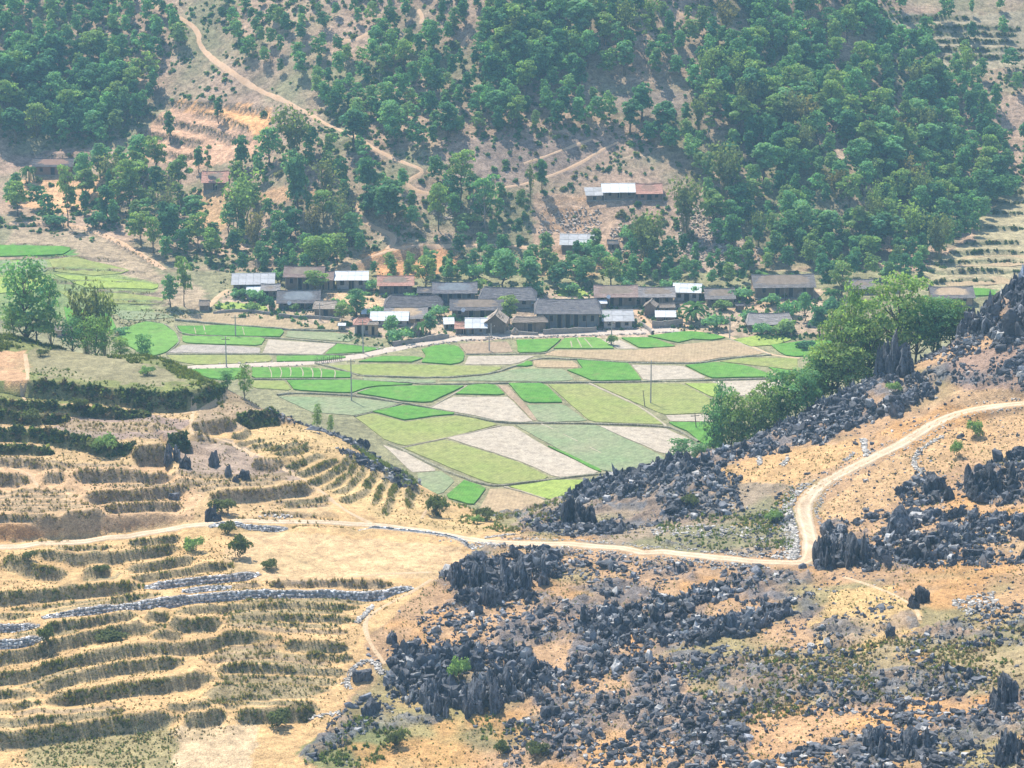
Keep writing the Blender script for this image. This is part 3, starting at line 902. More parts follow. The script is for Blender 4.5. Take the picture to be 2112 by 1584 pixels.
LANES = [
    ('footpath', 'footpath', 'far', 1.2, VLANE[13:]),
    ('footpath', 'footpath', 'far', 1.6, [(425, 638), (445, 615), (470, 598)]),
    ('hill_trail', 'trail', 'far', 1.5, [(310, 8), (350, 25), (395, 50), (412, 72), (408, 85), (425, 110), (450, 130), (490, 158), (530, 185), (575, 203)]),
    ('hill_trail', 'trail', 'far', 1.3, [(575, 203), (625, 228), (670, 255), (700, 268), (740, 285), (780, 312)]),
    ('hill_trail', 'trail', 'far', 1.3, [(780, 312), (830, 335), (880, 352), (850, 368), (835, 378)]),
    ('hill_trail', 'trail', 'far', 1.1, [(880, 352), (925, 366), (950, 372)]),
    ('hill_trail', 'trail', 'far', 1.0, [(1020, 390), (1085, 380), (1150, 358), (1200, 335), (1240, 310), (1275, 293)]),
    ('hill_trail', 'trail', 'far', .8, [(1080, 338), (1120, 325), (1170, 305), (1222, 287)]),
    ('hill_trail', 'trail', 'far', 1.5, [(700, 565), (740, 540), (790, 520), (840, 508), (930, 508), (1000, 505), (1090, 510), (1140, 520)]),
    ('hill_trail', 'trail', 'far', 1.5, [(735, 420), (740, 445), (770, 470), (805, 482), (815, 495), (800, 515)]),
    ('hill_trail', 'trail', 'far', 1.3, [(840, 380), (860, 395), (890, 400)]),
    ('hill_trail', 'trail', 'far', 1.4, [(862, 20), (872, 35), (868, 50)]),
    ('hill_trail', 'trail', 'far', 1.4, [(970, 70), (950, 95), (945, 125)]),
    ('hill_trail', 'trail', 'far', 1.6, [(1400, 30), (1510, 55), (1560, 90)]),
    ('hill_trail', 'trail', 'far', 1.5, [(690, 75), (720, 88), (760, 70)]),
    ('hill_trail', 'trail', 'far', 1.6, [(20, 460), (110, 460), (190, 473), (250, 500), (300, 530), (340, 556)]),
    ('hill_trail', 'trail', 'far', 1.4, [(1800, 560), (1830, 540)]),
    ('footpath', 'trail', 'far', 1.6, [(1310, 640), (1330, 660), (1345, 678)]),
    ('footpath', 'trail', 'far', 2.0, [(1400, 640), (1410, 660), (1420, 675)]),
    ('footpath', 'footpath', 'fg', 1.1, [(400, 820), (398, 850), (392, 885), (400, 900), (470, 908), (560, 955), (620, 985), (660, 1010), (700, 1045), (740, 1068), (775, 1083)]),
    ('footpath', 'footpath', 'fg', 0.8, [(470, 810), (440, 835), (400, 850), (330, 858)]),
    ('footpath', 'footpath', 'fg', 0.9, [(890, 1195), (860, 1215), (800, 1245), (752, 1275), (755, 1310), (775, 1345), (795, 1370)]),
    ('footpath', 'footpath', 'fg', 0.8, [(890, 1180), (760, 1185), (680, 1198), (600, 1200)]),
    ('footpath', 'footpath', 'fg', 0.8, [(20, 965), (60, 975), (80, 1005)]),
    ('footpath', 'footpath', 'fg', 0.9, [(60, 840), (40, 800), (60, 790), (52, 730)]),
    ('footpath', 'footpath', 'fg', 0.8, [(1740, 1190), (1820, 1215), (1890, 1250), (1897, 1280)]),
    ('footpath', 'footpath', 'fg', 0.7, [(870, 1070), (880, 1050), (898, 1040)]),
]
for nm, mt, layer, w, pts in LANES:
    o = strip(nm, plan_line(pts, layer, 0.7 if layer == 'fg' else 1.0), w, M[mt], 0.06 if layer == 'fg' else 0.1, layer, 3, 0.35)

# ------------------------------------------------------------------ fields on the valley floor
def field_mat(name, c1, c2, rows=0.0, rot=0.0, spots=0.0, rough=0.95, patch=0.07, green=False):
    t = NT(name, rough)
    p = t.pos()
    big = t.noise(p, patch, 4, 0.6); mid = t.noise(p, 0.6, 4, 0.65); fin = t.noise(p, 3.0, 3, 0.7)
    c = t.mix(c1, c2, t.ramp(big, [(0.35, 0.0), (0.65, 1.0)]))
    c = t.mix(c, t.ramp(mid, [(0.3, 0.72), (0.5, 1.0), (0.7, 1.2)]), 1.0, 'MULTIPLY')
    c = t.mix(c, t.ramp(fin, [(0.3, 0.72), (0.68, 1.2)]), 1.0, 'MULTIPLY')
    if green:
        bare = t.noise(p, 0.22, 5, 0.7)
        c = t.mix(c, (0.20, 0.20, 0.08), t.ramp(bare, [(0.56, 0.0), (0.72, 0.55)]))
    if rows:
        w = t.wave(p, rows, rot, 2.0)
        c = t.mix(c, t.ramp(w, [(0.2, 0.94), (0.8, 1.03)]), 1.0, 'MULTIPLY')
    if spots:
        v = t.noise(p, 1.1, 2, 0.5)
        c = t.mix(c, (0.16, 0.13, 0.085), t.ramp(v, [(0.66, 0.0), (0.72, spots)]))
    t.color(c).bump(t.math('ADD', fin, mid), 0.10, 0.8)
    return t.m


M['G'] = field_mat('rice_seedlings', (0.085, 0.235, 0.028), (0.125, 0.265, 0.045), 0.55, 0.2, green=True)
M['g'] = field_mat('young_rice', (0.16, 0.30, 0.06), (0.135, 0.265, 0.05), 0.5, 0.3, green=True)
M['O'] = field_mat('olive_stubble', (0.235, 0.275, 0.075), (0.27, 0.27, 0.095), 0.4, 0.5)
M['Y'] = field_mat('yellow_green_crop', (0.29, 0.35, 0.08), (0.25, 0.33, 0.07), 0.4, 0.5)
M['S'] = field_mat('grey_green_fallow', (0.20, 0.26, 0.125), (0.26, 0.265, 0.15), 0.25, 0.7, 0.15)
M['B'] = field_mat('pale_ploughed_soil', (0.44, 0.375, 0.285), (0.40, 0.335, 0.25), 0.5, 0.6, 0.55)
M['K'] = field_mat('grey_ploughed_soil', (0.33, 0.29, 0.245), (0.37, 0.32, 0.26), 0.5, 0.1, 0.6)
M['T'] = field_mat('brown_dry_soil', (0.36, 0.27, 0.155), (0.40, 0.29, 0.17), 0.4, 0.1)
M['L'] = field_mat('brown_wet_soil', (0.31, 0.225, 0.145), (0.35, 0.26, 0.17), 0.3, 0.1)
FNAME = {'G': ('rice_field', 'bright green rice seedling field'), 'g': ('rice_field', 'light green young rice field'), 'O': ('stubble_field', 'olive green field'),
         'Y': ('crop_field', 'yellow green field'), 'S': ('fallow_field', 'grey green fallow field'), 'B': ('ploughed_field', 'pale ploughed bare field'),
         'K': ('ploughed_field', 'grey ploughed field'), 'T': ('dry_field', 'brown dry field'), 'L': ('dry_field', 'reddish brown field')}
FIELDS = [
    ('T', [(368, 650), (470, 643), (560, 641), (640, 650), (718, 662), (705, 681), (640, 678), (590, 680), (470, 669), (372, 661)]),
    ('G', [(365, 674), (470, 672), (588, 682), (580, 696), (450, 694), (376, 690)]),
    ('g', [(376, 694), (550, 698), (538, 714), (446, 711), (376, 708)]),
    ('K', [(343, 728), (378, 711), (446, 712), (538, 718), (535, 729)]),
    ('B', [(554, 701), (694, 710), (664, 732), (540, 729)]),
    ('G', [(696, 711), (790, 720), (751, 728), (669, 732)]),
    ('O', [(343, 733), (556, 733), (563, 746), (500, 750), (405, 753), (355, 745)]),
    ('G', [(570, 736), (698, 735), (722, 738), (655, 746), (570, 747)]),
    ('g', [(240, 700), (262, 676), (300, 664), (335, 668), (360, 685), (370, 705), (345, 727), (318, 736), (290, 730)]),
    ('S', [(592, 684), (700, 687), (735, 697), (720, 706), (590, 696)]),
    ('G', [(519, 760), (641, 760), (726, 770), (726, 780), (519, 781)]),
    ('G', [(380, 764), (500, 760), (515, 781), (440, 784)]),
    ('O', [(668, 755), (780, 751), (960, 755), (1042, 758), (1008, 771), (900, 779), (745, 774), (705, 762)]),
    ('G', [(740, 747), (781, 736), (857, 737), (875, 740), (847, 748)]),
    ('G', [(868, 722), (907, 712), (943, 714), (959, 731), (955, 748), (930, 753), (865, 748), (880, 736)]),
    ('L', [(945, 709), (1046, 705), (1060, 727), (962, 730)]),
    ('B', [(966, 735), (1106, 734), (1063, 752), (957, 753)]),
    ('G', [(1065, 703), (1160, 699), (1126, 728), (1068, 729)]),
    ('g', [(1165, 699), (1233, 697), (1270, 720), (1141, 720)]),
    ('B', [(1236, 701), (1278, 701), (1318, 720), (1273, 720)]),
    ('G', [(1281, 698), (1341, 697), (1394, 716), (1321, 719)]),
    ('G', [(1334, 694), (1419, 684), (1470, 690), (1500, 698), (1461, 703), (1430, 700), (1398, 708)]),
    ('T', [(1402, 711), (1464, 705), (1506, 701), (1583, 729), (1536, 734), (1483, 738), (1438, 748), (1301, 746), (1145, 735), (1116, 732), (1143, 723), (1320, 722)]),
    ('G', [(1591, 713), (1658, 705), (1720, 704), (1700, 732), (1642, 737), (1614, 733)]),
    ('O', [(1485, 746), (1536, 738), (1646, 740), (1646, 765), (1546, 753)]),
    ('G', [(1413, 755), (1483, 748), (1544, 757), (1603, 778), (1466, 781)]),
    ('G', [(1584, 759), (1646, 769), (1640, 779), (1614, 774)]),
    ('B', [(1303, 753), (1408, 755), (1462, 781), (1328, 785)]),
    ('G', [(1190, 744), (1298, 751), (1324, 785), (1222, 787), (1167, 764), (1202, 762)]),
    ('T', [(1098, 743), (1184, 745), (1197, 759), (1102, 758)]),
    ('G', [(1064, 756), (1090, 745), (1096, 746), (1098, 757)]),
    ('S', [(905, 786), (1016, 774), (1063, 761), (1165, 762), (1184, 785), (1127, 787)]),
    ('S', [(746, 780), (900, 784), (898, 790), (760, 789)]),
    ('O', [(519, 786), (586, 786), (604, 806), (519, 801)]),
    ('G', [(590, 786), (732, 785), (858, 794), (764, 798), (724, 812), (607, 806)]),
    ('G', [(736, 812), (771, 800), (863, 797), (958, 797), (886, 832), (830, 828)]),
    ('S', [(574, 818), (728, 821), (825, 832), (797, 841), (731, 858), (640, 850)]),
    ('G', [(768, 850), (834, 837), (948, 855), (897, 859), (834, 868)]),
    ('G', [(938, 814), (968, 795), (1021, 794), (1043, 816)]),
    ('B', [(888, 841), (932, 819), (1047, 819), (1102, 871), (1040, 871), (960, 854)]),
    ('L', [(1027, 794), (1045, 794), (1110, 864), (1105, 871), (1050, 819)]),
    ('G', [(1049, 792), (1122, 792), (1163, 831), (1083, 832)]),
    ('S', [(1086, 836), (1164, 834), (1212, 869), (1113, 871)]),
    ('O', [(1129, 793), (1212, 793), (1315, 838), (1368, 876), (1219, 871)]),
    ('O', [(1222, 792), (1408, 792), (1467, 823), (1475, 852), (1366, 856), (1328, 838)]),
    ('Y', [(1413, 792), (1480, 792), (1490, 819), (1472, 821)]),
    ('B', [(1372, 857), (1475, 854), (1475, 870), (1379, 869)]),
    ('G', [(1379, 872), (1490, 874), (1490, 930), (1444, 914), (1419, 891), (1391, 880)]),
    ('B', [(1468, 787), (1640, 784), (1640, 810), (1500, 818)]),
    ('O', [(733, 862), (764, 853), (834, 871), (897, 863), (950, 858), (1032, 875), (920, 904), (830, 921), (790, 905)]),
    ('B', [(921, 904), (1031, 880), (1058, 879), (1125, 921), (1241, 976), (1150, 986), (1070, 951)]),
    ('O', [(832, 925), (917, 907), (1068, 953), (1139, 987), (1033, 1000), (1006, 996), (940, 970)]),
    ('S', [(1062, 877), (1231, 877), (1360, 938), (1390, 960), (1362, 968), (1250, 974), (1175, 940)]),
    ('G', [(1129, 921), (1137, 922), (1246, 973), (1237, 976)]),
    ('B', [(1235, 879), (1373, 884), (1440, 914), (1430, 940), (1364, 936)]),
    ('Y', [(1050, 1004), (1146, 991), (1218, 991), (1370, 973), (1340, 1020), (1203, 1050), (1116, 1027)]),
    ('G', [(957, 992), (1004, 1007), (974, 1044), (917, 1026)]),
    ('T', [(1010, 1009), (1044, 1007), (1123, 1030), (1127, 1060), (983, 1060)]),
    ('S', [(860, 976), (908, 972), (938, 991), (911, 1021), (863, 1020)]),
    ('B', [(790, 918), (837, 934), (905, 971), (850, 975)]),
    ('Y', [(440, 630), (480, 624), (555, 634), (550, 642), (470, 641)]),
    ('Y', [(1510, 702), (1580, 690), (1640, 700), (1600, 712), (1550, 716)]),
    ('Y', [(1150, 598), (1200, 596), (1215, 610), (1150, 612)]),
]
FIELDS += [
    ('G', [(-80, 508), (40, 507), (150, 512), (130, 526), (-80, 532)]), ('O', [(100, 536), (165, 530), (270, 558), (200, 570), (110, 560)]),
    ('Y', [(110, 566), (230, 575), (330, 588), (322, 598), (180, 596)]), ('O', [(120, 601), (260, 604), (340, 616), (332, 628), (150, 622)]),
    ('S', [(235, 640), (330, 645), (362, 655), (300, 660), (250, 660)]), ('G', [(130, 634), (225, 648), (240, 680), (150, 700)]), ('S', [(-80, 540), (95, 536), (100, 560), (-80, 566)]), ('Y', [(-80, 572), (100, 570), (110, 600), (-80, 610)]),
    ('T', [(1940, 575), (2060, 570), (2100, 585), (1960, 592)]), ('G', [(1935, 598), (2040, 596), (2060, 610), (1950, 612)]), ('T', [(1990, 530), (2112, 525), (2130, 545), (1970, 552)]), ('O', [(1700, 712), (1790, 706), (1800, 745), (1700, 760)]), ('G', [(1655, 770), (1720, 768), (1700, 800), (1650, 795)])]
FIELD_W = []
for code, poly in FIELDS:
    L = np.array(poly, float)
    P = hit(L[:, 0], L[:, 1], 'far')
    c = P[:, :2].mean(0)
    Q = c + (P[:, :2] - c) * 0.992
    Q = resample(np.vstack([Q, Q[:1]]), 2.5)[:-1]
    Q = Q + 0.22 * np.stack([fbm(Q[:, 0], Q[:, 1], 4, 2, 91), fbm(Q[:, 0], Q[:, 1], 4, 2, 92)], 1)
    lift = {'G': 0.30, 'g': 0.26, 'Y': 0.2, 'O': 0.14, 'S': 0.12}.get(code, 0.1)
    z = ground(Q[:, 0], Q[:, 1], 'far')
    n = len(Q)
    top = [(x, y, zz + lift) for (x, y), zz in zip(Q, z)]
    bot = [(x, y, zz - 0.25) for (x, y), zz in zip(Q, z)]
    nm, lab = FNAME[code]
    me = bpy.data.meshes.new(nm)
    me.from_pydata(top + bot, [], [tuple(range(n))] + [(i, (i + 1) % n, n + (i + 1) % n, n + i) for i in range(n)])
    me.update(); me.materials.append(M[code])
    o = link(nm, me); tag(o, lab + ' on the valley floor', kind='structure')
    FIELD_W.append((code, Q))

# raised field borders
def bund_mat():
    t = NT('field_border', 0.95)
    p = t.pos(); n = t.noise(p, 0.8, 4, 0.7); v = t.noise(p, 2.6, 3, 0.7)
    c = t.mix((0.19, 0.18, 0.105), (0.36, 0.33, 0.24), t.ramp(v, [(0.42, 0.0), (0.62, 1.0)]))
    t.color(t.mix(c, t.ramp(n, [(0.3, 0.75), (0.7, 1.2)]), 1.0, 'MULTIPLY')).bump(v, 0.15)
    return t.m
M['bund'] = bund_mat()
M['bundpale'] = path_mat('pale_border', (0.45, 0.38, 0.27), (0.36, 0.31, 0.21))


def ridge(name, P, w, h, mat, layer='far'):
    P = np.asarray(P)
    T = np.gradient(P, axis=0); T /= np.linalg.norm(T, axis=1)[:, None] + 1e-9
    N = np.stack([-T[:, 1], T[:, 0]], 1)
    z0 = ground(P[:, 0], P[:, 1], layer)
    hh = h * (1 + 0.45 * fbm(P[:, 0], P[:, 1], 2.2, 2, 95)); ww = w * (1 + 0.35 * fbm(P[:, 0], P[:, 1], 2.6, 2, 96))
    prof = [(-0.62, -0.3), (-0.5, 0.55), (-0.3, 1.0), (0.3, 1.0), (0.5, 0.55), (0.62, -0.3)]
    V = np.stack([np.column_stack([P + N * (a * ww)[:, None], z0 + b * hh]) for a, b in prof], 1).reshape(-1, 3)
    n = len(P); a = len(prof)
    ii, kk = np.meshgrid(np.arange(n - 1), np.arange(a - 1), indexing='ij')
    b = (ii * a + kk).ravel()
    return link(name, np_mesh(name, V, np.stack([b, b + a, b + a + 1, b + 1], 1), mat))


BUNDS = [
    (0.9, 0.7, 'bund', 'stone field border curving past the lowest green square', [(802, 917), (835, 930), (907, 967), (960, 988), (1008, 1003), (1036, 1003), (1146, 989), (1245, 977), (1360, 970)]),
    (0.9, 0.7, 'bund', 'long field border crossing the middle of the valley floor', [(572, 816), (605, 811), (724, 816), (770, 822), (830, 832), (897, 844), (950, 857), (1036, 874), (1114, 873), (1230, 875), (1373, 880), (1400, 888), (1440, 912)]),
    (0.8, 0.6, 'bund', 'straight field border below the upper row of rice plots', [(519, 783), (728, 783), (863, 793), (960, 793), (1127, 790), (1214, 790), (1328, 788), (1464, 785), (1640, 781)]),
    (0.8, 0.6, 'bund', 'wavy field border above the striped rice plots', [(650, 750), (690, 760), (735, 773), (745, 776), (900, 781), (1010, 773), (1060, 757), (1112, 738), (1180, 742), (1300, 749), (1438, 751), (1483, 742), (1536, 736), (1590, 733)]),
    (0.7, 0.5, 'bund', 'short field border beneath the brown plot', [(960, 732), (1063, 731), (1127, 730), (1142, 722)]),
    (0.6, 0.4, 'bund', 'short field border beside the bluish fallow plot', [(829, 833), (797, 843), (731, 860)]),
    (0.8, 0.3, 'bundpale', 'pale footpath border running diagonally between olive fields', [(1216, 791), (1320, 838), (1375, 879)]),
    (0.9, 0.9, 'bund', 'dark retaining border above the uppermost rice plot', [(362, 661), (470, 671), (590, 681), (700, 684), (720, 684)]),
    (0.7, 0.6, 'bund', 'field border between the two upper rice plots', [(362, 672), (372, 691), (450, 695), (580, 698), (700, 709), (790, 721)]),
    (0.7, 0.5, 'bund', 'field border beneath the grey ploughed plot', [(343, 731), (535, 731), (668, 734), (751, 730)]),
    (0.6, 0.4, 'bund', 'curved field border beside the round green plot', [(300, 662), (340, 668), (362, 685), (373, 706), (345, 729)]),
    (0.7, 0.35, 'bundpale', 'pale border beside the far green corner plot', [(1505, 699), (1555, 720), (1590, 733)]),
    (0.5, 0.3, 'bundpale', 'thin pale border down the ploughed plot', [(1031, 879), (920, 904), (830, 923)]),
    (0.5, 0.25, 'bundpale', 'thin pale border across the grey green fallow', [(1112, 872), (1180, 905), (1240, 935)]),
    (0.5, 0.3, 'bundpale', 'thin pale border between two rice plots below the line', [(727, 813), (766, 799), (863, 796)]),
    (0.5, 0.3, 'bundpale', 'thin pale border beside the ploughed corner', [(963, 796), (930, 817), (885, 842)]),
    (0.6, 0.4, 'bundpale', 'pale border round the lowest brown plot', [(1040, 1005), (1080, 1015), (1125, 1030)]),
]
for w, h, mt, lab, pts in BUNDS:
    o = ridge('field_border', plan_line(pts, 'far', 1.0), w * .72, h * .5, M[mt])
    tag(o, lab, 'field border', 'raised borders between the fields')
# thin pale water furrows across the striped plots
for pts in [[(641, 761), (646, 770), (645, 781)], [(620, 760), (626, 770), (624, 781)], [(598, 760), (601, 770), (598, 781)], [(577, 760), (582, 771), (578, 781)], [(555, 760), (560, 771), (560, 781)],
            [(660, 763), (664, 771), (662, 781)], [(690, 766), (692, 772), (690, 781)], [(1190, 700), (1200, 719)], [(1205, 700), (1222, 719)], [(1177, 706), (1180, 719)], [(400, 674), (404, 690)], [(420, 674), (424, 691)], [(500, 676), (504, 693)]]:
    P = plan_line(pts, 'far', 1.0, 1)
    o = ridge('plot_furrow', P, 0.32, 0.36, M['bundpale']); tag(o, kind='structure')

# ------------------------------------------------------------------ the hazy air of the valley
hz = MB()
hz.box((0, 445, 94), (620, 1110, 214))
haze_m = bpy.data.materials.new('haze'); haze_m.use_nodes = True
hn = haze_m.node_tree.nodes; hn.clear()
ho = hn.new('ShaderNodeOutputMaterial'); hv = hn.new('ShaderNodeVolumePrincipled')
hv.inputs['Color'].default_value = (0.42, 0.74, 1.0, 1)
hv.inputs['Density'].default_value = 0.00018
hv.inputs['Anisotropy'].default_value = 0.1
haze_m.node_tree.links.new(hv.outputs[0], ho.inputs['Volume'])
haze = hz.build('haze', haze_m)
tag(haze, kind='stuff')

# ------------------------------------------------------------------ limestone
def rock_mat(name, dark, light, pale):
    t = NT(name, 0.92)
    p = t.pos(); o = t.obj()
    streak = t.noise(p, 1.0, 4, 0.7, (1.6, 1.6, 0.35))
    n = t.noise(p, 0.6, 5, 0.7)
    c = t.mix(dark, light, t.ramp(streak, [(0.38, 0.0), (0.66, 1.0)]))
    c = t.mix(c, pale, t.ramp(n, [(0.60, 0.0), (0.74, 0.85)]))
    r = t.math('MULTIPLY_ADD', t.rand(), 0.7); r.node.inputs[2].default_value = 0.65
    c = t.mix(c, r, 1.0, 'MULTIPLY')
    f = t.noise(p, 2.6, 4, 0.75, (1, 1, .5))
    c = t.mix(c, t.ramp(f, [(0.32, 0.5), (0.66, 1.45)]), 1.0, 'MULTIPLY')
    t.color(c).bump(t.math('ADD', t.math('ADD', streak, n), f), 0.35, 1.0)
    return t.m


M['rock'] = rock_mat('grey_limestone', (0.056, 0.059, 0.066), (0.185, 0.188, 0.198), (0.42, 0.41, 0.39))
M['rubble'] = rock_mat('pale_rubble', (0.30, 0.29, 0.275), (0.48, 0.46, 0.43), (0.62, 0.60, 0.56))
def rock_mass_mat():
    t = NT('limestone_scatter', 0.92)
    p = t.pos()
    n = t.noise(p, 1.6, 4, 0.7)
    c = t.mix(t.attr(), t.ramp(n, [(0.3, 0.5), (0.7, 1.5)]), 1.0, 'MULTIPLY')
    t.color(c).bump(n, 0.2, 1.0)
    return t.m
M['rockmass'] = rock_mass_mat()


def ico(sub):
    import bmesh
    bm = bmesh.new(); bmesh.ops.create_icosphere(bm, subdivisions=sub, radius=1.0)
    V = np.array([v.co[:] for v in bm.verts]); F = np.array([[v.index for v in f.verts] for f in bm.faces]); bm.free()
    return V, F


ICO1, ICO2, ICO3 = ico(1), ico(2), ico(3)


def n3(V, s, seed):
    return vnoise(V[:, 0] * s + seed * 3.1 + V[:, 2] * s * 0.73, V[:, 1] * s - seed * 1.7 + V[:, 2] * s * 0.91, seed) * 2 - 1


def lump(base, seed, tall=1.0, spiky=0.5, flute=0.25, block=0.6):
    """one craggy limestone block: cut faces, vertical flutes, broken top; unit footprint"""
    r = np.random.default_rng(seed)
    V, F = base; V = np.sign(base[0]) * np.abs(base[0]) ** 0.72; V *= np.array([.92, .92, .88])
    # cut by random planes for angular faces, always one slanting top
    for k in range(10):
        nrm = r.normal(size=3); nrm[2] *= 0.5
        if k == 0: nrm = np.array([r.normal() * 0.35, r.normal() * 0.3 + 0.15, 1.0])
        nrm /= np.linalg.norm(nrm)
        dcut = r.uniform(0.5, 0.85)
        s = V @ nrm - dcut
        V -= np.clip(s, 0, None)[:, None] * nrm * min(1.0, block * 1.5)
    ang = np.arctan2(V[:, 1], V[:, 0])
    fl = 1 + flute * (vnoise(ang * 2.9 + seed, V[:, 2] * 0.5, seed) * 2 - 1) + 0.14 * n3(V, 4.3, seed + 5)
    V[:, :2] *= fl[:, None]
    topz = np.clip(V[:, 2], 0, None)
    jag = 1 + spiky * 0.75 * n3(V * np.array([1, 1, 0.1]), 3.4, seed + 9) + 0.15 * n3(V, 6.0, seed + 11)
    V[:, 2] = np.where(V[:, 2] > 0, topz * tall * jag * 1.25, V[:, 2] * 0.5)
    if len(V) > 100:
        rad = 1 + 0.10 * n3(V, 9.0, seed + 21) + 0.07 * n3(V, 15.0, seed + 22)
        V[:, :2] *= rad[:, None]
    lean = r.normal(size=2) * 0.16
    V[:, :2] += V[:, 2:3] * lean * 0.6
    V[:, 0] *= r.uniform(0.75, 1.25)
    return V, F


def outcrop(seed, n, tall, base=ICO3, sx=0.5, sy=0.3, small=False):
    """a cluster of upright blades and blocks grown together"""
    r = np.random.default_rng(seed); Vs = []; Fs = []; off = 0
    dirn = r.uniform(-0.5, 0.3)
    for k in range(n):
        V, F = lump(base, seed * 31 + k, tall * r.uniform(0.6, 1.2), 0.55, 0.35, 0.62)
        sz = r.uniform(0.2, 0.46) if k else 0.55
        a = dirn + r.normal() * 0.35
        V = V * np.array([sz * r.uniform(0.7, 1.5), sz * r.uniform(0.55, 0.9), sz])
        c, s = math.cos(a), math.sin(a)
        V = np.column_stack([V[:, 0] * c - V[:, 1] * s, V[:, 0] * s + V[:, 1] * c, V[:, 2]])
        q = r.normal(size=2) * np.array([sx, sy]) * (1 if k else 0)
        q = np.clip(q, -1.7 * sx, 1.7 * sx)
        Vs.append(V + np.array([q[0], q[1], 0])); Fs.append(F + off); off += len(V)
    V = np.concatenate(Vs); V[:, 2] = np.clip(V[:, 2], -0.35, None)
    return V, np.concatenate(Fs)


ROCK_T = []
for k in range(9):
    V, F = lump(ICO3, 100 + k, [0.9, 1.2, 0.75, 1.6, 1.0, 0.65, 1.3, 0.85, 1.1][k], 0.5, 0.3)
    ROCK_T.append(('boulder', np_mesh('boulder', V, F, M['rock'])))
for k in range(9):
    V, F = outcrop(200 + k, 8 + k % 5, [1.1, 1.5, 0.9, 1.7, 1.2, 0.8, 1.4, 1.0, 1.6][k])
    ROCK_T.append(('outcrop', np_mesh('rock_outcrop', V, F, M['rock'])))

for k in range(5):
    V, F = outcrop(240 + k, 20 + 3 * k, [1.0, 1.3, 0.9, 1.5, 1.1][k], ICO3, 0.95, 0.32)
    ROCK_T.append(('outcrop', np_mesh('rock_outcrop', V, F, M['rock'])))

ROCKS = []      # x, y, size, tall, place
allow = []
def on_road(x, y, w):
    d = np.full(len(x), 1e9)
    for a in ROADP:
        d = np.minimum(d, np.hypot(x - a[0], y - a[1]))
    return d < w
for zi, (poly, share, size, tall, place) in enumerate(RZ):
    pl = np.array(poly, float)
    W = hit(pl[:, 0], pl[:, 1], 'fg')
    x0, y0 = W[:, :2].min(0) - 3; x1, y1 = W[:, :2].max(0) + 3
    area = (x1 - x0) * (y1 - y0)
    n = int(area * share * 2.8)
    x = RNG.uniform(x0, x1, n); y = RNG.uniform(y0, y1, n)
    z = ground(x, y, 'fg')
    u, v, _ = project(x, y, z)
    u = u + 10 * fbm(x, y, 5, 2, 131); v = v + 8 * fbm(x, y, 5, 2, 132)
    cl = fbm(x, y, 7, 3, 133)
    keep = inpoly(u, v, poly) & (cl > -0.32 + 0.25 * (1 - min(share, 1))) & ~on_road(x, y, 2.3)
    s = size * np.exp(RNG.normal(0, 0.46, n)) * 0.30 * (1 + 0.6 * np.clip(cl, -0.5, 0.8))
    for i in np.nonzero(keep)[0]:
        ROCKS.append((x[i], y[i], s[i], tall, place, zi))
# singled-out rocks: photo column, row of the foot, width px, height px, template, label
NAMED = [
    (1845, 768, 84, 90, 12, 'tall dark limestone pinnacle standing among the big trees', 'limestone pinnacle'),
    (1785, 770, 50, 45, 11, 'blocky dark limestone knob left of the tree-ringed pinnacle', 'limestone knob'),
    (1190, 1078, 80, 58, 22, 'spiky fluted limestone crag at the left end of the right ridge', 'limestone crag'),
    (1075, 1205, 110, 66, 20, 'big split limestone block below the road near the tan field', 'limestone block'),
    (970, 1200, 90, 52, 18, 'leaning limestone slabs at the right tip of the tan field', 'limestone slabs'),
    (1010, 1245, 75, 44, 11, 'fluted limestone outcrop below the leaning slabs', 'rock outcrop'),
    (960, 1458, 190, 74, 18, 'broad dark limestone wall at the bottom of the rocky slope', 'limestone wall'),
    (1045, 1425, 105, 58, 20, 'dark cleft limestone mass beside the broad rock wall', 'rock outcrop'),
    (440, 962, 24, 36, 3, 'lone pointed grey rock on the dry grass of the left hill', 'rock'),
    (382, 965, 26, 28, 1, 'rounded rock beside the lone pointed rock on the left hill', 'rock'),
    (470, 980, 16, 24, 3, 'small upright rock right of the lone pointed rock', 'rock'),
    (503, 987, 38, 20, 11, 'low broad rock on the dry grass above the brown terrace', 'rock'),
    (362, 945, 34, 40, 14, 'dark rocks at the end of the shrubby terrace bank', 'rock outcrop'),
    (438, 1072, 40, 34, 10, 'dark pointed rock right above the left road', 'rock outcrop'),
    (358, 1030, 26, 16, 5, 'pale rock on the brown terrace edge of the left hill', 'rock'),
    (1835, 1310, 26, 26, 2, 'lone dark boulder at the lower edge of the small tan field', 'boulder'),
    (1925, 1010, 58, 36, 2, 'big smooth dark boulder above the bend of the road', 'boulder'),
    (1958, 1028, 34, 28, 4, 'dark boulder just right of the big smooth boulder', 'boulder'),
    (2040, 1008, 120, 56, 20, 'fluted limestone ribs at the right edge above the bend', 'limestone ribs'),
    (1740, 1160, 120, 76, 18, 'steep dark rock face at the outer corner of the road bend', 'rock face'),
    (1860, 1095, 70, 55, 4, 'large rounded boulder right of the road bend', 'boulder'),
    (2075, 1445, 66, 60, 11, 'big dark outcrop at the right edge of the lower slope', 'rock outcrop'),
    (2085, 1560, 90, 62, 19, 'big dark rock at the lower right corner', 'rock'),
    (1860, 1545, 150, 60, 18, 'long ribbed limestone ledge in the lower right corner', 'limestone ledge'),
    (1900, 1240, 50, 34, 11, 'squat rock pile at the upper right of the small tan field', 'rock pile'),
    (745, 1400, 46, 22, 5, 'low boulder beside the footpath at the foot of the terraces', 'boulder'),
    (808, 1325, 24, 26, 1, 'single boulder right of the footpath bend', 'boulder'),
    (765, 1470, 48, 30, 2, 'dark boulder below the end of the footpath', 'boulder'),
]
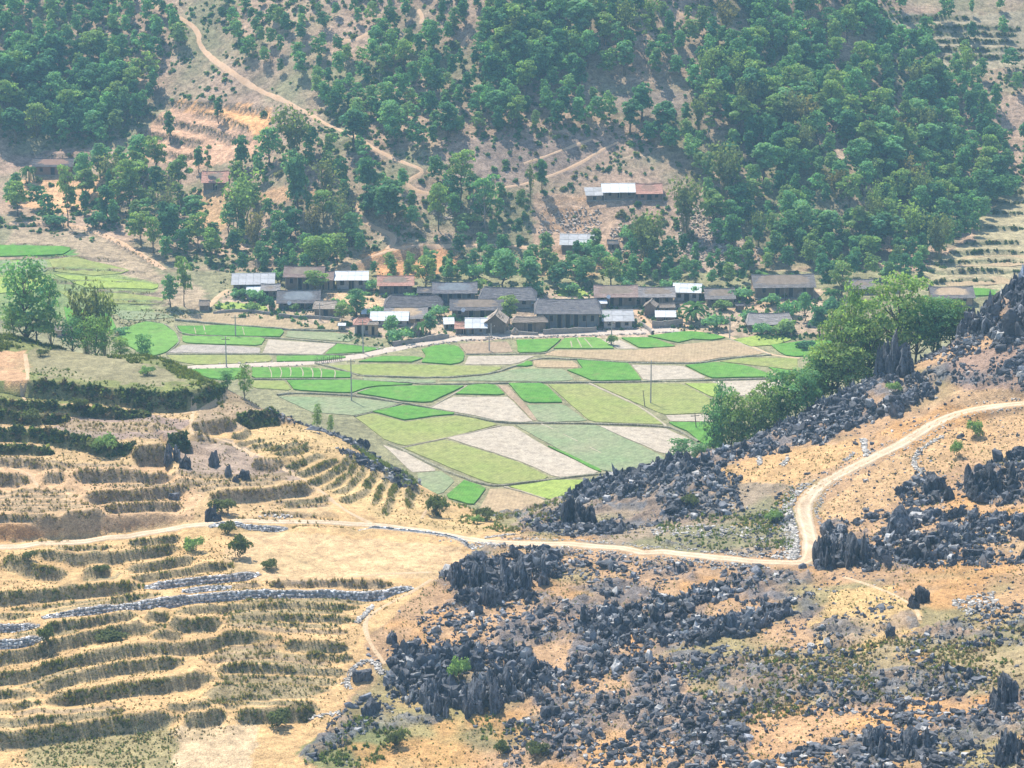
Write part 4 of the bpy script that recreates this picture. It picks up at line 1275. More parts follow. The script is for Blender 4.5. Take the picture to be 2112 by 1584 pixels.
for u, v, wpx, hpx, tmpl, lab, cat in NAMED:
    P = hit([u], [v], 'fg')[0]
    _, _, dep = project(*P)
    m = K * dep
    kind, me = ROCK_T[tmpl]
    co = np.array([q.co[:] for q in me.vertices]); ext = co.max(0) - co.min(0)
    o = link(kind if kind == 'boulder' else 'rock_outcrop', me)
    sx = wpx * m / ext[0]; sz = hpx * m / max(0.2, co[:, 2].max()) / 0.95
    o.scale = (sx, (sx + sz) * 0.5, sz)
    o.location = (P[0], P[1] + 0.25 * sx, P[2] - 0.15)
    tag(o, lab, cat)
# the largest 270 as individuals, the rest as scatter
ROCKS.sort(key=lambda q: -q[2])
NIND = 268
# keep large ones from piling up on each other
ind = []; rest = []
for q in ROCKS:
    if len(ind) < NIND and q[1] < 500:
        if all((q[0] - p[0]) ** 2 + (q[1] - p[1]) ** 2 > (0.5 * (q[2] + p[2])) ** 2 for p in ind):
            ind.append(q); continue
    rest.append(q)
rr = random.Random(5)
for x, y, s, tall, place, zi in ind:
    clus = rr.random() < 0.72
    k = rr.randrange(9) + (9 if clus else 0)
    kind, me = ROCK_T[k]
    sc = s * (1.15 if clus else 0.95)
    o = link('rock_outcrop' if clus else 'boulder', me)
    o.location = (x, y, float(ground(x, y, 'fg')) - 0.12 * s)
    o.rotation_euler = (rr.gauss(0, .08), rr.gauss(0, .1), rr.uniform(-0.5, 0.5) + (math.pi if rr.random() < .5 else 0))
    o.scale = (sc * rr.uniform(.85, 1.3), sc * rr.uniform(.75, 1.1), sc * tall * rr.uniform(.75, 1.15) * (0.72 if clus else 0.9))
    if clus:
        tag(o, 'jagged dark limestone outcrop ' + place, 'rock outcrop', 'jagged outcrops ' + place)
    else:
        tag(o, 'rounded dark limestone boulder ' + place, 'boulder', 'boulders ' + place)


def scatter(name, templates, P, S, A, cols, mat, tilt=0.0, smooth=False, colvar=0.0, rng=RNG):
    """bake many small copies of low-poly templates into one mesh (stuff)"""
    Vs = []; Fs = []; Cs = []; off = 0
    pick = rng.integers(0, len(templates), len(P))
    for ti, (TV, TF, TC) in enumerate(templates):
        m = np.nonzero(pick == ti)[0]
        if len(m) == 0: continue
        c, s = np.cos(A[m]), np.sin(A[m])
        X = TV[None, :, 0] * S[m, 0:1]; Y = TV[None, :, 1] * S[m, 1:2]; Z = TV[None, :, 2] * S[m, 2:3]
        tx = rng.normal(0, 1, len(m))[:, None] * tilt; ty = rng.normal(0, 1, len(m))[:, None] * tilt
        X2 = X * c[:, None] - Y * s[:, None] + Z * tx; Y2 = X * s[:, None] + Y * c[:, None] + Z * ty
        V = np.stack([X2 + P[m, 0:1], Y2 + P[m, 1:2], Z + P[m, 2:3]], -1)
        n = TV.shape[0]
        Vs.append(V.reshape(-1, 3)); Fs.append((TF[None] + (np.arange(len(m)) * n)[:, None, None] + off).reshape(-1, TF.shape[1]))
        cc = cols[m][:, None, :] * (TC[None] if TC is not None else 1.0)
        Cs.append(np.broadcast_to(cc, (len(m), n, 3)).reshape(-1, 3)); off += len(m) * n
    o = link(name, np_mesh(name, np.concatenate(Vs), np.concatenate(Fs), mat, np.concatenate(Cs), smooth))
    tag(o, kind='stuff')
    return o


SM_T = [lump(ICO2, 300 + k, 0.75 + 0.2 * (k % 4), 0.5, 0.35, 0.65) + (None,) for k in range(8)]
SM_T += [outcrop(330 + k, 6, 1.0 + .13 * k, ICO1, .55, .3) + (None,) for k in range(12)]
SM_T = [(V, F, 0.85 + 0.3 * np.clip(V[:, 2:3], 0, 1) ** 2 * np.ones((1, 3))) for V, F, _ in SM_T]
rest = [q for q in rest if q[1] < 500]
rest += [(x + rr.gauss(0, s * 1.3), y + rr.gauss(0, s * 1.1), s * rr.uniform(.25, .55), t * 0.9, pl, zi) for x, y, s, t, pl, zi in ind + rest[:3500]]
# a thin sowing of single stones over the whole rocky slope
n = 20000
x = RNG.uniform(-35, 150, n); y = RNG.uniform(278, 445, n); u, v, _ = project(x, y, ground(x, y, 'fg'))
k = inpoly(u, v, ROCKZ) & (fbm(x, y, 12, 3, 135) > -0.15) & ~on_road(x, y, 2.0) & ~inpoly(u, v, [(1660, 1290), (1720, 1225), (1840, 1215), (1890, 1260), (1880, 1300), (1770, 1345)]) & ~inpoly(u, v, [(830, 1480), (960, 1480), (1000, 1584), (800, 1584)])
rest += [(a, b, float(np.exp(RNG.normal(-1.75, 0.45))), 0.85, '', -1) for a, b in zip(x[k], y[k])]
R_ = np.array([q[:4] for q in rest])
P = np.column_stack([R_[:, 0], R_[:, 1], ground(R_[:, 0], R_[:, 1], 'fg') - 0.06 * R_[:, 2]])
S = np.stack([R_[:, 2] * RNG.uniform(0.75, 1.35, len(P)), R_[:, 2] * RNG.uniform(.65, 1.1, len(P)), R_[:, 2] * R_[:, 3] * RNG.uniform(.55, 1.3, len(P))], 1)
base = np.array([(0.108, 0.111, 0.118)]) * np.exp(RNG.normal(0, 0.32, len(P)))[:, None]
pale = RNG.random(len(P)) < 0.13
base[pale] = np.array((0.40, 0.385, 0.36)) * RNG.uniform(0.7, 1.2, (pale.sum(), 1))
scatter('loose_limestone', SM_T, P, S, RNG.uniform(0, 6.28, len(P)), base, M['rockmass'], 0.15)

# pale rubble along the road
PB_T = [(V, F, None) for V, F in (lump(ICO1, 400 + k, 0.8, 0.4, 0.3, 0.6) for k in range(5))]
T_ = np.gradient(ROADP, axis=0); T_ /= np.linalg.norm(T_, axis=1)[:, None]; N_ = np.stack([-T_[:, 1], T_[:, 0]], 1)
uR, vR, _ = project(ROADP[:, 0], ROADP[:, 1], ground(ROADP[:, 0], ROADP[:, 1], 'fg'))
pts = []
def rubble(cond, side, dens, spread, smin, smax):
    for i in np.nonzero(cond)[0]:
        for _ in range(RNG.poisson(dens)):
            e = abs(RNG.normal(0, spread)) + 1.75
            q = ROADP[i] + N_[i] * side * e + T_[i] * RNG.uniform(-.6, .6)
            pts.append((q[0], q[1], RNG.uniform(smin, smax)))
rubble((uR > 1580) & (vR < 1160) & (vR > 1000), 1, 26, 1.1, 0.12, 0.34)
rubble((uR > 1580) & (vR < 1160) & (vR > 1000), -1, 5, 0.5, 0.10, 0.26)
rubble((uR > 1690) & (vR < 1000), 1, 3, 0.4, 0.08, 0.22)
rubble((uR > 1690) & (vR < 1000), -1, 3, 0.4, 0.08, 0.22)
rubble((uR > 1040) & (uR < 1580), 1, 6, 0.8, 0.08, 0.26)
rubble((uR > 1040) & (uR < 1580), -1, 9, 0.9, 0.08, 0.26)
rubble((uR > 930) & (uR < 1080), -1, 22, 1.2, 0.10, 0.28)
for poly, n in [([(1640, 850), (1780, 830), (1900, 770), (1940, 820), (1850, 850), (1830, 880), (1900, 905), (1840, 895)], 4200), ([(1330, 1090), (1480, 1080), (1560, 1090), (1540, 1110), (1350, 1105)], 400), ([(1960, 1240), (2050, 1220), (2060, 1260), (1990, 1270)], 250), ([(520, 1065), (600, 1060), (610, 1075), (530, 1075)], 120), ([(430, 1080), (470, 1060), (480, 1075)], 40)]:
    W = hit(*np.array(poly, float).T, 'fg'); a, b = W[:, :2].min(0), W[:, :2].max(0)
    x = RNG.uniform(a[0], b[0], n); y = RNG.uniform(a[1], b[1], n); u, v, _ = project(x, y, ground(x, y, 'fg'))
    k = inpoly(u, v, poly) & ~on_road(x, y, 1.8)
    pts += [(p, q, RNG.uniform(.1, .4)) for p, q in zip(x[k], y[k])]
# low pale stone lines beside the track
for ln, s in [([(1945, 900), (1900, 925), (1885, 945), (1888, 965), (1905, 975)], .24), ([(1890, 1080), (1930, 1050)], .2), ([(1785, 905), (1782, 925), (1788, 942)], .3), ([(1565, 940), (1568, 960)], .26), ([(1625, 945), (1615, 960)], .24), ([(1760, 935), (1745, 950)], .22),
              ([(1030, 1125), (985, 1120)], .26), ([(1000, 1110), (1060, 1102)], .22), ([(720, 1420), (715, 1400), (735, 1370), (770, 1360), (790, 1390)], .24), ([(700, 1470), (640, 1480)], .2), ([(735, 1285), (770, 1250)], .28)]:
    for p in plan_line(ln, 'fg', 0.16, 1):
        for _ in range(2):
            pts.append((p[0] + RNG.normal(0, .22), p[1] + RNG.normal(0, .22), s * RNG.uniform(.7, 1.4)))
Q = np.array(pts)
P = np.column_stack([Q[:, :2], ground(Q[:, 0], Q[:, 1], 'fg') + 0.02])
S = Q[:, 2:3] * RNG.uniform(.7, 1.25, (len(Q), 3))
base = np.array([(0.50, 0.46, 0.40)]) * RNG.uniform(0.55, 1.25, (len(Q), 1))
scatter('roadside_rubble', PB_T, P, S, RNG.uniform(0, 6.28, len(Q)), base, M['rockmass'], 0.2)
# stony margin of the village lane
T_ = np.gradient(VLP, axis=0); T_ /= np.linalg.norm(T_, axis=1)[:, None]; N_ = np.stack([-T_[:, 1], T_[:, 0]], 1)
pts = []
for i in range(len(VLP)):
    uu = project(VLP[i, 0], VLP[i, 1], 0.5)[0]
    for _ in range(RNG.poisson(9 if uu > 850 else 2)):
        e = (1.8 if uu > 850 else 1.5) + abs(RNG.normal(0, .7))
        q = VLP[i] + N_[i] * e * RNG.choice([-1, 1]) + T_[i] * RNG.uniform(-.8, .8)
        pts.append((q[0], q[1], RNG.uniform(.12, .42)))
Q = np.array(pts)
P = np.column_stack([Q[:, :2], ground(Q[:, 0], Q[:, 1], 'far') + 0.1])
base = np.array([(0.46, 0.40, 0.34)]) * RNG.uniform(0.6, 1.3, (len(Q), 1))
scatter('lane_stones', PB_T, P, Q[:, 2:3] * RNG.uniform(.7, 1.2, (len(Q), 3)), RNG.uniform(0, 6.28, len(Q)), base, M['rockmass'], 0.2)
# stony scree on the far slope
pts = []
for poly, n in [([(1400, 430), (1470, 425), (1500, 480), (1500, 540), (1400, 540)], 700), ([(1480, 505), (1570, 510), (1580, 540), (1490, 545)], 250), ([(1120, 425), (1240, 430), (1240, 500), (1110, 480)], 300), ([(1260, 470), (1300, 470), (1290, 540), (1260, 520)], 200), ([(880, 400), (940, 410), (930, 460), (880, 440)], 150)]:
    W = hit(*np.array(poly, float).T, 'far'); a, b = W[:, :2].min(0), W[:, :2].max(0)
    x = RNG.uniform(a[0], b[0], n); y = RNG.uniform(a[1], b[1], n); u, v, _ = project(x, y, ground(x, y, 'far'))
    k = inpoly(u, v, poly); pts += [(p, q, RNG.uniform(.2, .55)) for p, q in zip(x[k], y[k])]
Q = np.array(pts); P = np.column_stack([Q[:, :2], ground(Q[:, 0], Q[:, 1], 'far') + 0.1])
base = np.array([(0.44, 0.36, 0.29)]) * RNG.uniform(0.7, 1.3, (len(Q), 1))
scatter('hillside_stones', PB_T, P, Q[:, 2:3] * RNG.uniform(.7, 1.2, (len(Q), 3)), RNG.uniform(0, 6.28, len(Q)), base, M['rockmass'], 0.2)

# ------------------------------------------------------------------ dry stone retaining walls on the terraces
WALL_LABELS = ['short grey dry stone wall at the right end of the upper left terraces', 'low broken stone wall on the terrace below the broad tan field', 'longest grey dry stone wall, running below the broad tan field',
               'low stone wall at the left edge above the dark bush', 'sloping stone wall at the left edge beneath the dark bush', 'grey stone retaining wall beneath the left road', 'long pale stone wall holding the road above the broad tan field']
M['wallcore'] = path_mat('wall_rubble', (0.26, 0.25, 0.235), (0.34, 0.325, 0.30), 2.0)
wi = 0
BX = np.array([(-.5, -.5, -.5), (.5, -.5, -.5), (.5, .5, -.5), (-.5, .5, -.5), (-.42, -.42, .5), (.42, -.42, .5), (.42, .42, .5), (-.42, .42, .5)])
BF = np.array([(3, 2, 1, 0), (4, 5, 6, 7), (0, 1, 5, 4), (1, 2, 6, 5), (2, 3, 7, 6), (3, 0, 4, 7)])
for P, hgt, kind, r, layer, upn, t in RISER_W[:N_FG_RISERS]:
    if kind != 's': continue
    L = resample(P, 0.33)
    T = np.gradient(L, axis=0); T /= np.linalg.norm(T, axis=1)[:, None]
    N = np.stack([-T[:, 1], T[:, 0]], 1)
    N *= np.sign((N @ upn))[:, None]
    zt = ground(L[:, 0] + N[:, 0] * (r + .3), L[:, 1] + N[:, 1] * (r + .3), 'fg'); zb = ground(L[:, 0] - N[:, 0] * (r + .3), L[:, 1] - N[:, 1] * (r + .3), 'fg')
    n = len(L)
    e = np.minimum(np.arange(n), np.arange(n)[::-1]) / 10.0
    hh = np.maximum(zt - zb, 0.3) * np.clip(0.35 + e, 0, 1)
    root = empty('dry_stone_wall', (float(L[n // 2, 0]), float(L[n // 2, 1]), float(zb[n // 2])), 0, WALL_LABELS[wi % len(WALL_LABELS)], 'stone wall', 'dry stone walls on the near slope'); wi += 1
    org = np.array(root.location)
    prof = [(-r - .25, -0.3), (-r * .6, 0.5), (-0.05, 0.97), (r + .1, 0.97), (r + .3, -0.2)]
    V = np.stack([np.column_stack([L + N * a, zb + b * hh]) for a, b in prof], 1).reshape(-1, 3) - org
    ii, kk = np.meshgrid(np.arange(n - 1), np.arange(len(prof) - 1), indexing='ij'); b = (ii * len(prof) + kk).ravel()
    link('wall_core', np_mesh('wall_core', V, np.stack([b, b + len(prof), b + len(prof) + 1, b + 1], 1), M['wallcore']), root)
    q = []
    for i in range(n):
        rows_ = max(2, int(hh[i] / 0.3))
        for k in range(rows_ + 1):
            f = (k + RNG.uniform(-.2, .2)) / rows_
            ox = -r - .2 + f * (r + .15)
            c = L[i] + N[i] * ox + T[i] * RNG.uniform(-.12, .12)
            q.append((c[0], c[1], zb[i] + hh[i] * f + 0.02))
    q = np.array(q) - org
    S = np.stack([RNG.uniform(.25, .5, len(q)), RNG.uniform(.22, .4, len(q)), RNG.uniform(.18, .34, len(q))], 1)
    base = np.array([(0.42, 0.41, 0.39)]) * np.exp(RNG.normal(0, .42, len(q)))[:, None]
    a = math.atan2(T[n // 2, 1], T[n // 2, 0])
    so = scatter('wall_stones', [(BX, BF, None)], q, S, a + RNG.normal(0, .25, len(q)), base, M['rockmass'], 0.18)
    so.parent = root

# ------------------------------------------------------------------ foliage
def leaf_mat(name, c1, c2, trans=0.5):
    m = bpy.data.materials.new(name); m.use_nodes = True
    n = m.node_tree.nodes; l = m.node_tree.links; n.clear()
    out = n.new('ShaderNodeOutputMaterial')
    at = n.new('ShaderNodeAttribute'); at.attribute_name = 'Col'
    oi = n.new('ShaderNodeObjectInfo')
    mx = n.new('ShaderNodeMix'); mx.data_type = 'RGBA'; mx.inputs['A'].default_value = (*c1, 1); mx.inputs['B'].default_value = (*c2, 1)
    l.new(oi.outputs['Random'], mx.inputs['Factor'])
    ml = n.new('ShaderNodeMix'); ml.data_type = 'RGBA'; ml.blend_type = 'MULTIPLY'; ml.inputs['Factor'].default_value = 1
    l.new(mx.outputs['Result'], ml.inputs['A']); l.new(at.outputs['Color'], ml.inputs['B'])
    d = n.new('ShaderNodeBsdfDiffuse'); t = n.new('ShaderNodeBsdfTranslucent')
    l.new(ml.outputs['Result'], d.inputs['Color'])
    br = n.new('ShaderNodeMix'); br.data_type = 'RGBA'; br.blend_type = 'MULTIPLY'; br.inputs['Factor'].default_value = 1
    br.inputs['B'].default_value = (1.15, 1.25, 0.6, 1); l.new(ml.outputs['Result'], br.inputs['A']); l.new(br.outputs['Result'], t.inputs['Color'])
    s = n.new('ShaderNodeMixShader'); s.inputs[0].default_value = trans
    l.new(d.outputs[0], s.inputs[1]); l.new(t.outputs[0], s.inputs[2]); l.new(s.outputs[0], out.inputs['Surface'])
    return m


M['leaf'] = leaf_mat('broadleaf_foliage', (0.175, 0.345, 0.17), (0.225, 0.385, 0.19))
M['leafdark'] = leaf_mat('dark_foliage', (0.105, 0.235, 0.125), (0.135, 0.27, 0.14))
M['leaflight'] = leaf_mat('pale_foliage', (0.275, 0.37, 0.145), (0.24, 0.36, 0.13))
M['bamboo'] = leaf_mat('bamboo_foliage', (0.20, 0.25, 0.11), (0.22, 0.24, 0.13))
M['olive'] = leaf_mat('olive_shrub', (0.125, 0.15, 0.06), (0.15, 0.165, 0.075))
M['leafmass'] = leaf_mat('wood_foliage', (1, 1, 1), (1, 1, 1))
M['dryleaf'] = leaf_mat('dry_bamboo_foliage', (0.25, 0.21, 0.11), (0.22, 0.19, 0.10))
M['banana'] = leaf_mat('banana_leaf', (0.085, 0.18, 0.05), (0.10, 0.20, 0.06), 0.4)
def bark_mat(name, c):
    t = NT(name, 0.95); o = t.obj(); n = t.noise(o, 2.0, 3, 0.6, (3, 3, .6))
    t.color(t.mix(c, tuple(q * 1.9 for q in c), t.ramp(n, [(0.35, 0), (0.7, 1)]))).bump(n, 0.05); return t.m
M['bark'] = bark_mat('bark', (0.10, 0.078, 0.058))
M['barkpale'] = bark_mat('pale_bark', (0.26, 0.22, 0.18))
M['culm'] = bark_mat('bamboo_culm', (0.16, 0.16, 0.07))


def leaf_quads(C, size, nrm, rng, aspect=1.0, fold=True):
    """one bent leaf clump (2 triangles) at each centre, facing roughly along nrm"""
    n = len(C)
    nn = nrm + rng.normal(0, 0.55, (n, 3)); nn /= np.linalg.norm(nn, axis=1)[:, None] + 1e-9
    a = np.cross(nn, rng.normal(size=(n, 3))); a /= np.linalg.norm(a, axis=1)[:, None] + 1e-9
    b = np.cross(nn, a)
    s = (size * rng.uniform(0.6, 1.35, n))[:, None]
    a = a * s; b = b * s * aspect
    bend = nn * s * 0.3 * (1 if fold else 0)
    V = np.stack([C - a * .5, C - b * .5 - bend, C + a * .5, C + b * .45 - bend], 1).reshape(-1, 3)
    base = np.arange(n)[:, None] * 4
    F = np.concatenate([base + np.array([[0, 1, 2]]), base + np.array([[0, 2, 3]])])
    return V, F


def crown_points(rng, n, blobs):
    """points on the outer shells of a set of ellipsoidal blobs, denser on top"""
    w = np.array([b[1][0] * b[1][1] for b in blobs]); w = w / w.sum()
    k = rng.choice(len(blobs), n, p=w)
    d = rng.normal(size=(n, 3)); d /= np.linalg.norm(d, axis=1)[:, None]
    d[:, 2] = np.where(d[:, 2] < -0.3, -d[:, 2] * 0.6, d[:, 2])
    rad = rng.uniform(0.62, 1.06, n)
    Cc = np.array([b[0] for b in blobs])[k]; R_ = np.array([b[1] for b in blobs])[k]
    return Cc + d * R_ * rad[:, None], d, k


class TreeT: pass


def tree_template(seed, h=7.0, w=5.0, clear=0.22, nleaf=650, leaf=0.62, nblob=11, flat=0.55, trunk=0.16, mat='leaf', bark='bark', openness=0.0, lean=0.0):
    rng = np.random.default_rng(seed)
    blobs = []
    zc0 = h * clear
    for k in range(nblob):
        f = (k + rng.uniform(0, 1)) / nblob
        z = zc0 + (h - zc0) * (0.18 + 0.74 * f)
        prof = math.sin(math.pi * min(1, (0.18 + 0.72 * f))) ** 0.6
        r = w * 0.5 * prof * (0.55 + openness * 0.3)
        a = k * 2.399 + rng.uniform(-.4, .4)
        q = rng.uniform(0.35, 1.0)
        br = w * rng.uniform(0.16, 0.27) * (1 - openness * 0.35)
        blobs.append(((math.cos(a) * r * q + lean * z, math.sin(a) * r * q, z), (br, br, br * flat * rng.uniform(.85, 1.3))))
    P, d, k = crown_points(rng, nleaf, blobs)
    V, F = leaf_quads(P, leaf, d + np.array([0, 0, 0.45]), rng)
    shade = (rng.uniform(0.72, 1.25, len(blobs)))[k] * rng.uniform(0.75, 1.25, nleaf)
    tint = np.stack([shade * rng.uniform(.9, 1.15, nleaf), shade, shade * rng.uniform(.8, 1.1, nleaf)], 1)
    t = TreeT()
    t.crown = np_mesh('crown', V, F, M[mat], np.repeat(tint, 4, 0))
    m = MB()
    n = 5
    pts = [(lean * h * .75 * (i / n) + rng.normal() * .03 * h * (i > 0) * .6, rng.normal() * .02 * h * (i > 0), h * 0.78 * i / n - (0.4 if i == 0 else 0)) for i in range(n + 1)]
    m.tube(pts, [trunk * (1 - .8 * i / n) * (1.35 if i == 0 else 1) for i in range(n + 1)], 6)
    for b in blobs[::1 if openness > .3 else 2]:
        z0 = max(h * clear * 0.8, b[0][2] - w * .28)
        i = min(n - 1, int(z0 / (h * .78) * n)); p0 = Vector(pts[i]).lerp(Vector(pts[i + 1]), .5)
        mid = p0.lerp(Vector(b[0]), .55) + Vector((0, 0, -.04 * h))
        m.tube([p0, mid, b[0]], [trunk * .42, trunk * .3, trunk * .12], 4, False)
    t.trunk = m.mesh('trunk', M[bark], True)
    t.h = h; t.w = w
    return t


def bamboo_template(seed, h=11, w=7, n=22, leaf=0.55, per=26, mat='bamboo'):
    rng = np.random.default_rng(seed); m = MB(); Cs = []; Ns = []; sh = []
    for k in range(n):
        a = rng.uniform(0, 6.28); r0 = abs(rng.normal(0, .09 * w)); hh = h * rng.uniform(.62, 1.0); out = w * .5 * rng.uniform(.15, 1.0)
        pts = []
        for i in range(7):
            f = i / 6
            pts.append((math.cos(a) * (r0 + out * f ** 2.3), math.sin(a) * (r0 + out * f ** 2.3), hh * (f - .16 * f ** 4 * out / (w * .5)) - (.3 if i == 0 else 0)))
        m.tube(pts, [.07, .065, .06, .05, .04, .025, .012], 3, False)
        P = np.array(pts)
        f = rng.beta(2.2, 1.3, per) * .78 + .22
        c = np.stack([np.interp(f * 6, range(7), P[:, j]) for j in range(3)], 1)
        c += rng.normal(0, 1, (per, 3)) * np.array([.45, .45, .3]) * (0.4 + f[:, None])
        Cs.append(c); Ns.append(np.tile([math.cos(a) * .6, math.sin(a) * .6, .6], (per, 1))); sh.append(np.full(per, rng.uniform(.7, 1.25)))
    Cc = np.concatenate(Cs); S = np.concatenate(sh) * rng.uniform(.75, 1.25, len(Cc))
    V, F = leaf_quads(Cc, leaf, np.concatenate(Ns), rng, 1.5)
    t = TreeT(); t.crown = np_mesh('crown', V, F, M[mat], np.repeat(np.stack([S, S, S * .9], 1), 4, 0))
    t.trunk = m.mesh('culms', M['culm'], True); t.h = h; t.w = w
    return t


def banana_template(seed, h=4.0, stems=3):
    rng = np.random.default_rng(seed); m = MB(); V = []; F = []
    for s in range(stems):
        bx, by = rng.normal(0, .5, 2); hs = h * rng.uniform(.35, .5)
        m.tube([(bx, by, -.2), (bx, by, hs * .5), (bx * 1.05, by * 1.05, hs)], [.16, .13, .1], 6)
        for k in range(8):
            a = k * 2.4 + s; L = h * rng.uniform(.5, .68); up = rng.uniform(.5, 1.1)
            prev = None
            for i in range(6):
                f = i / 5
                x = L * f; z = hs + L * (up * f - 1.0 * f * f)
                wd = .34 * math.sin(math.pi * min(1, f * .85 + .12)) * h / 4
                c, sn = math.cos(a), math.sin(a)
                p = np.array([bx + x * c, by + x * sn, z]); sd = np.array([-sn, c, 0]) * wd
                V += [p - sd - np.array([0, 0, wd * .3]), p, p + sd - np.array([0, 0, wd * .3])]
                q = len(V) - 3
                if prev is not None:
                    F += [(prev, prev + 1, q + 1, q), (prev + 1, prev + 2, q + 2, q + 1)]
                prev = q
    t = TreeT(); V = np.array(V)
    t.crown = np_mesh('leaves', V, np.array(F), M['banana'], np.ones((len(V), 3)) * rng.uniform(.8, 1.15, (len(V), 1)))
    t.trunk = m.mesh('stem', M['culm'], True); t.h = h; t.w = h * 1.1
    return t


def bush_template(seed, n=240, leaf=0.5, mat='leaf', h=2.2, w=3.0):
    rng = np.random.default_rng(seed)
    blobs = [((rng.normal() * w * .2, rng.normal() * w * .2, h * rng.uniform(.25, .62)), (w * rng.uniform(.2, .34), w * rng.uniform(.2, .34), h * rng.uniform(.26, .4))) for _ in range(6)]
    P, d, k = crown_points(rng, n, blobs); P[:, 2] = np.clip(P[:, 2], 0.05, None)
    V, F = leaf_quads(P, leaf, d + np.array([0, 0, .5]), rng)
    s = rng.uniform(.72, 1.22, 6)[k] * rng.uniform(.75, 1.25, n)
    t = TreeT(); t.crown = np_mesh('foliage', V, F, M[mat], np.repeat(np.stack([s, s, s], 1), 4, 0))
    m = MB(); 
    for k in range(4):
        b = blobs[k][0]; m.tube([(b[0] * .15, b[1] * .15, -.2), b], [.06, .03], 4, False)
    t.trunk = m.mesh('stems', M['bark']); t.h = h; t.w = w
    return t


T_WOOD = [tree_template(500 + k, 7.0, [4.6, 5.4, 3.6, 6.0, 4.4, 3.2, 5.0, 4.0][k], [.10, .2, .24, .18, .08, .18, .12, .3][k], 820, .46, [14, 18, 12, 20, 15, 12, 18, 13][k], [.9, .7, 1.1, .6, .95, 1.3, .8, 1.0][k], .15, ['leaf', 'leaf', 'leafdark', 'leaflight', 'leafdark', 'leaf', 'leaf', 'leaflight'][k], 'bark', [.2, .5, .35, .6, .25, .4, .55, .6][k]) for k in range(8)]
T_SLIM = [tree_template(520 + k, 8.5, 3.4, .30, 330, .55, 9, .8, .12, ['leaf', 'leaflight'][k % 2], ['bark', 'barkpale'][k % 2], .5) for k in range(3)]
T_DARK = [tree_template(530 + k, 7.0, 5.6, .10, 800, .60, 13, .7, .18, 'leafdark') for k in range(2)]
T_UMB = tree_template(540, 12.5, 9.0, .50, 900, .60, 14, .40, .24, 'leaflight', 'bark', .55, .03)
T_PINN = tree_template(541, 9.0, 8.5, .30, 700, .60, 14, .35, .18, 'leaf', 'barkpale', .6)
T_LIGHT = [tree_template(545 + k, 8.0, 6.5, .22, 700, .58, 13, .5, .16, 'leaflight', 'bark', .45) for k in range(2)]
T_BIG = [tree_template(550 + k, 12.0, 11.0, .20, 2100, .40, 24, .5, .28, ['leaflight', 'leaf', 'leaflight'][k], 'bark', .75) for k in range(3)]
T_RIDGE = [tree_template(560 + k, 9.0, 7.0, .02, 1500, .36, 22, .75, .18, ['leaflight', 'leaflight', 'leaf', 'leaf'][k], 'bark', .45) for k in range(4)]
T_BAM = [bamboo_template(570, 12, 8, 26, .55, 26), bamboo_template(571, 11, 6, 18, .5, 22), bamboo_template(572, 9, 7, 20, .5, 24, 'dryleaf'), bamboo_template(573, 12, 8, 24, .5, 24, 'leaflight'), bamboo_template(574, 13, 7, 16, .42, 16, 'bamboo')]
T_BAN = [banana_template(580, 4.2, 3), banana_template(581, 4.0, 4)]
T_BUSH = [bush_template(590 + k, 240, .48, ['leaf', 'leafdark', 'leaflight', 'leaf'][k]) for k in range(4)]
T_TUFTB = [bush_template(595, 520, .28, 'olive', 2.0, 2.6), bush_template(596, 520, .28, 'leaflight', 2.0, 2.6)]


def plant(t, name, x, y, h, w, label, cat, group=None, rng_=random, names=('trunk', 'crown'), layer='any', sink=0.0, z=None):
    if z is None: z = float(ground(x, y, layer))
    o = empty(name, (x, y, z - sink), rng_.uniform(0, 6.28), label, cat, group)
    sx = w / t.w; sz = h / t.h
    o.scale = (sx, sx * rng_.uniform(.9, 1.1), sz)
    link(names[0], t.trunk, o); link(names[1], t.crown, o)
    return o


PLANTED = []


def put(t, u, vb, hpx, wpx, label, cat='tree', name=None, layer='far', group=None, names=('trunk', 'crown'), Y=None):
    """plant at the ground point seen at photo column u, row vb, with the height and width seen there"""
    if Y is None:
        P = hit([u], [vb], layer)[0]
        m = K * project(*P)[2]
    else:   # Y = distance behind the crest line of the near hill
        Yc = float(np.interp(u, [q[0] for q in CREST], [q[2] for q in CREST])) + Y
        x = float(at_Y(u, vb, Yc)[0]); P = (x, Yc, float(ground(x, Yc, 'fg')) )
        m = K * project(*P)[2]
        hpx = (float(at_Y(u, vb - hpx, Yc)[2]) - P[2]) * 0.965 / m
    if Y is not None: layer = 'fg'
    PLANTED.append((u, vb, hpx, wpx, P[0], P[1]))
    return plant(t, name or 'tree', P[0], P[1], hpx * m / 0.965, wpx * m, label, cat, group, random, names, layer)


BN = ('culms', 'crown')
# --- trees that stand out, one by one
put(T_WOOD[4], 350, 290, 60, 32, 'left one of two lone trees in the terraced clearing, with a bare trunk foot')
put(T_WOOD[2], 451, 254, 50, 28, 'right one of two lone trees in the orange upper clearing')
put(T_DARK[0], 410, 356, 54, 32, 'dark round tree beside a bare pale tree below the clearing')
put(T_SLIM[1], 430, 384, 82, 26, 'thin pale half bare tree below the clearing, left of the red roofed hut')
put(T_UMB, 952, 430, 118, 78, 'tall umbrella crowned tree with a bare forked trunk on the middle slope')
put(T_PINN, 1000, 470, 110, 84, 'wide feathery tree right of the umbrella crowned tree')
put(T_DARK[1], 614, 436, 112, 66, 'large dark round tree above the village at left')
put(T_LIGHT[0], 268, 434, 108, 92, 'broad light green tree in the middle of the left grove')
put(T_UMB, 140, 466, 124, 48, 'tall tree with a long bare trunk below the far left farmhouse')
put(T_DARK[0], 226, 428, 80, 20, 'narrow dark column shaped tree in the left grove')
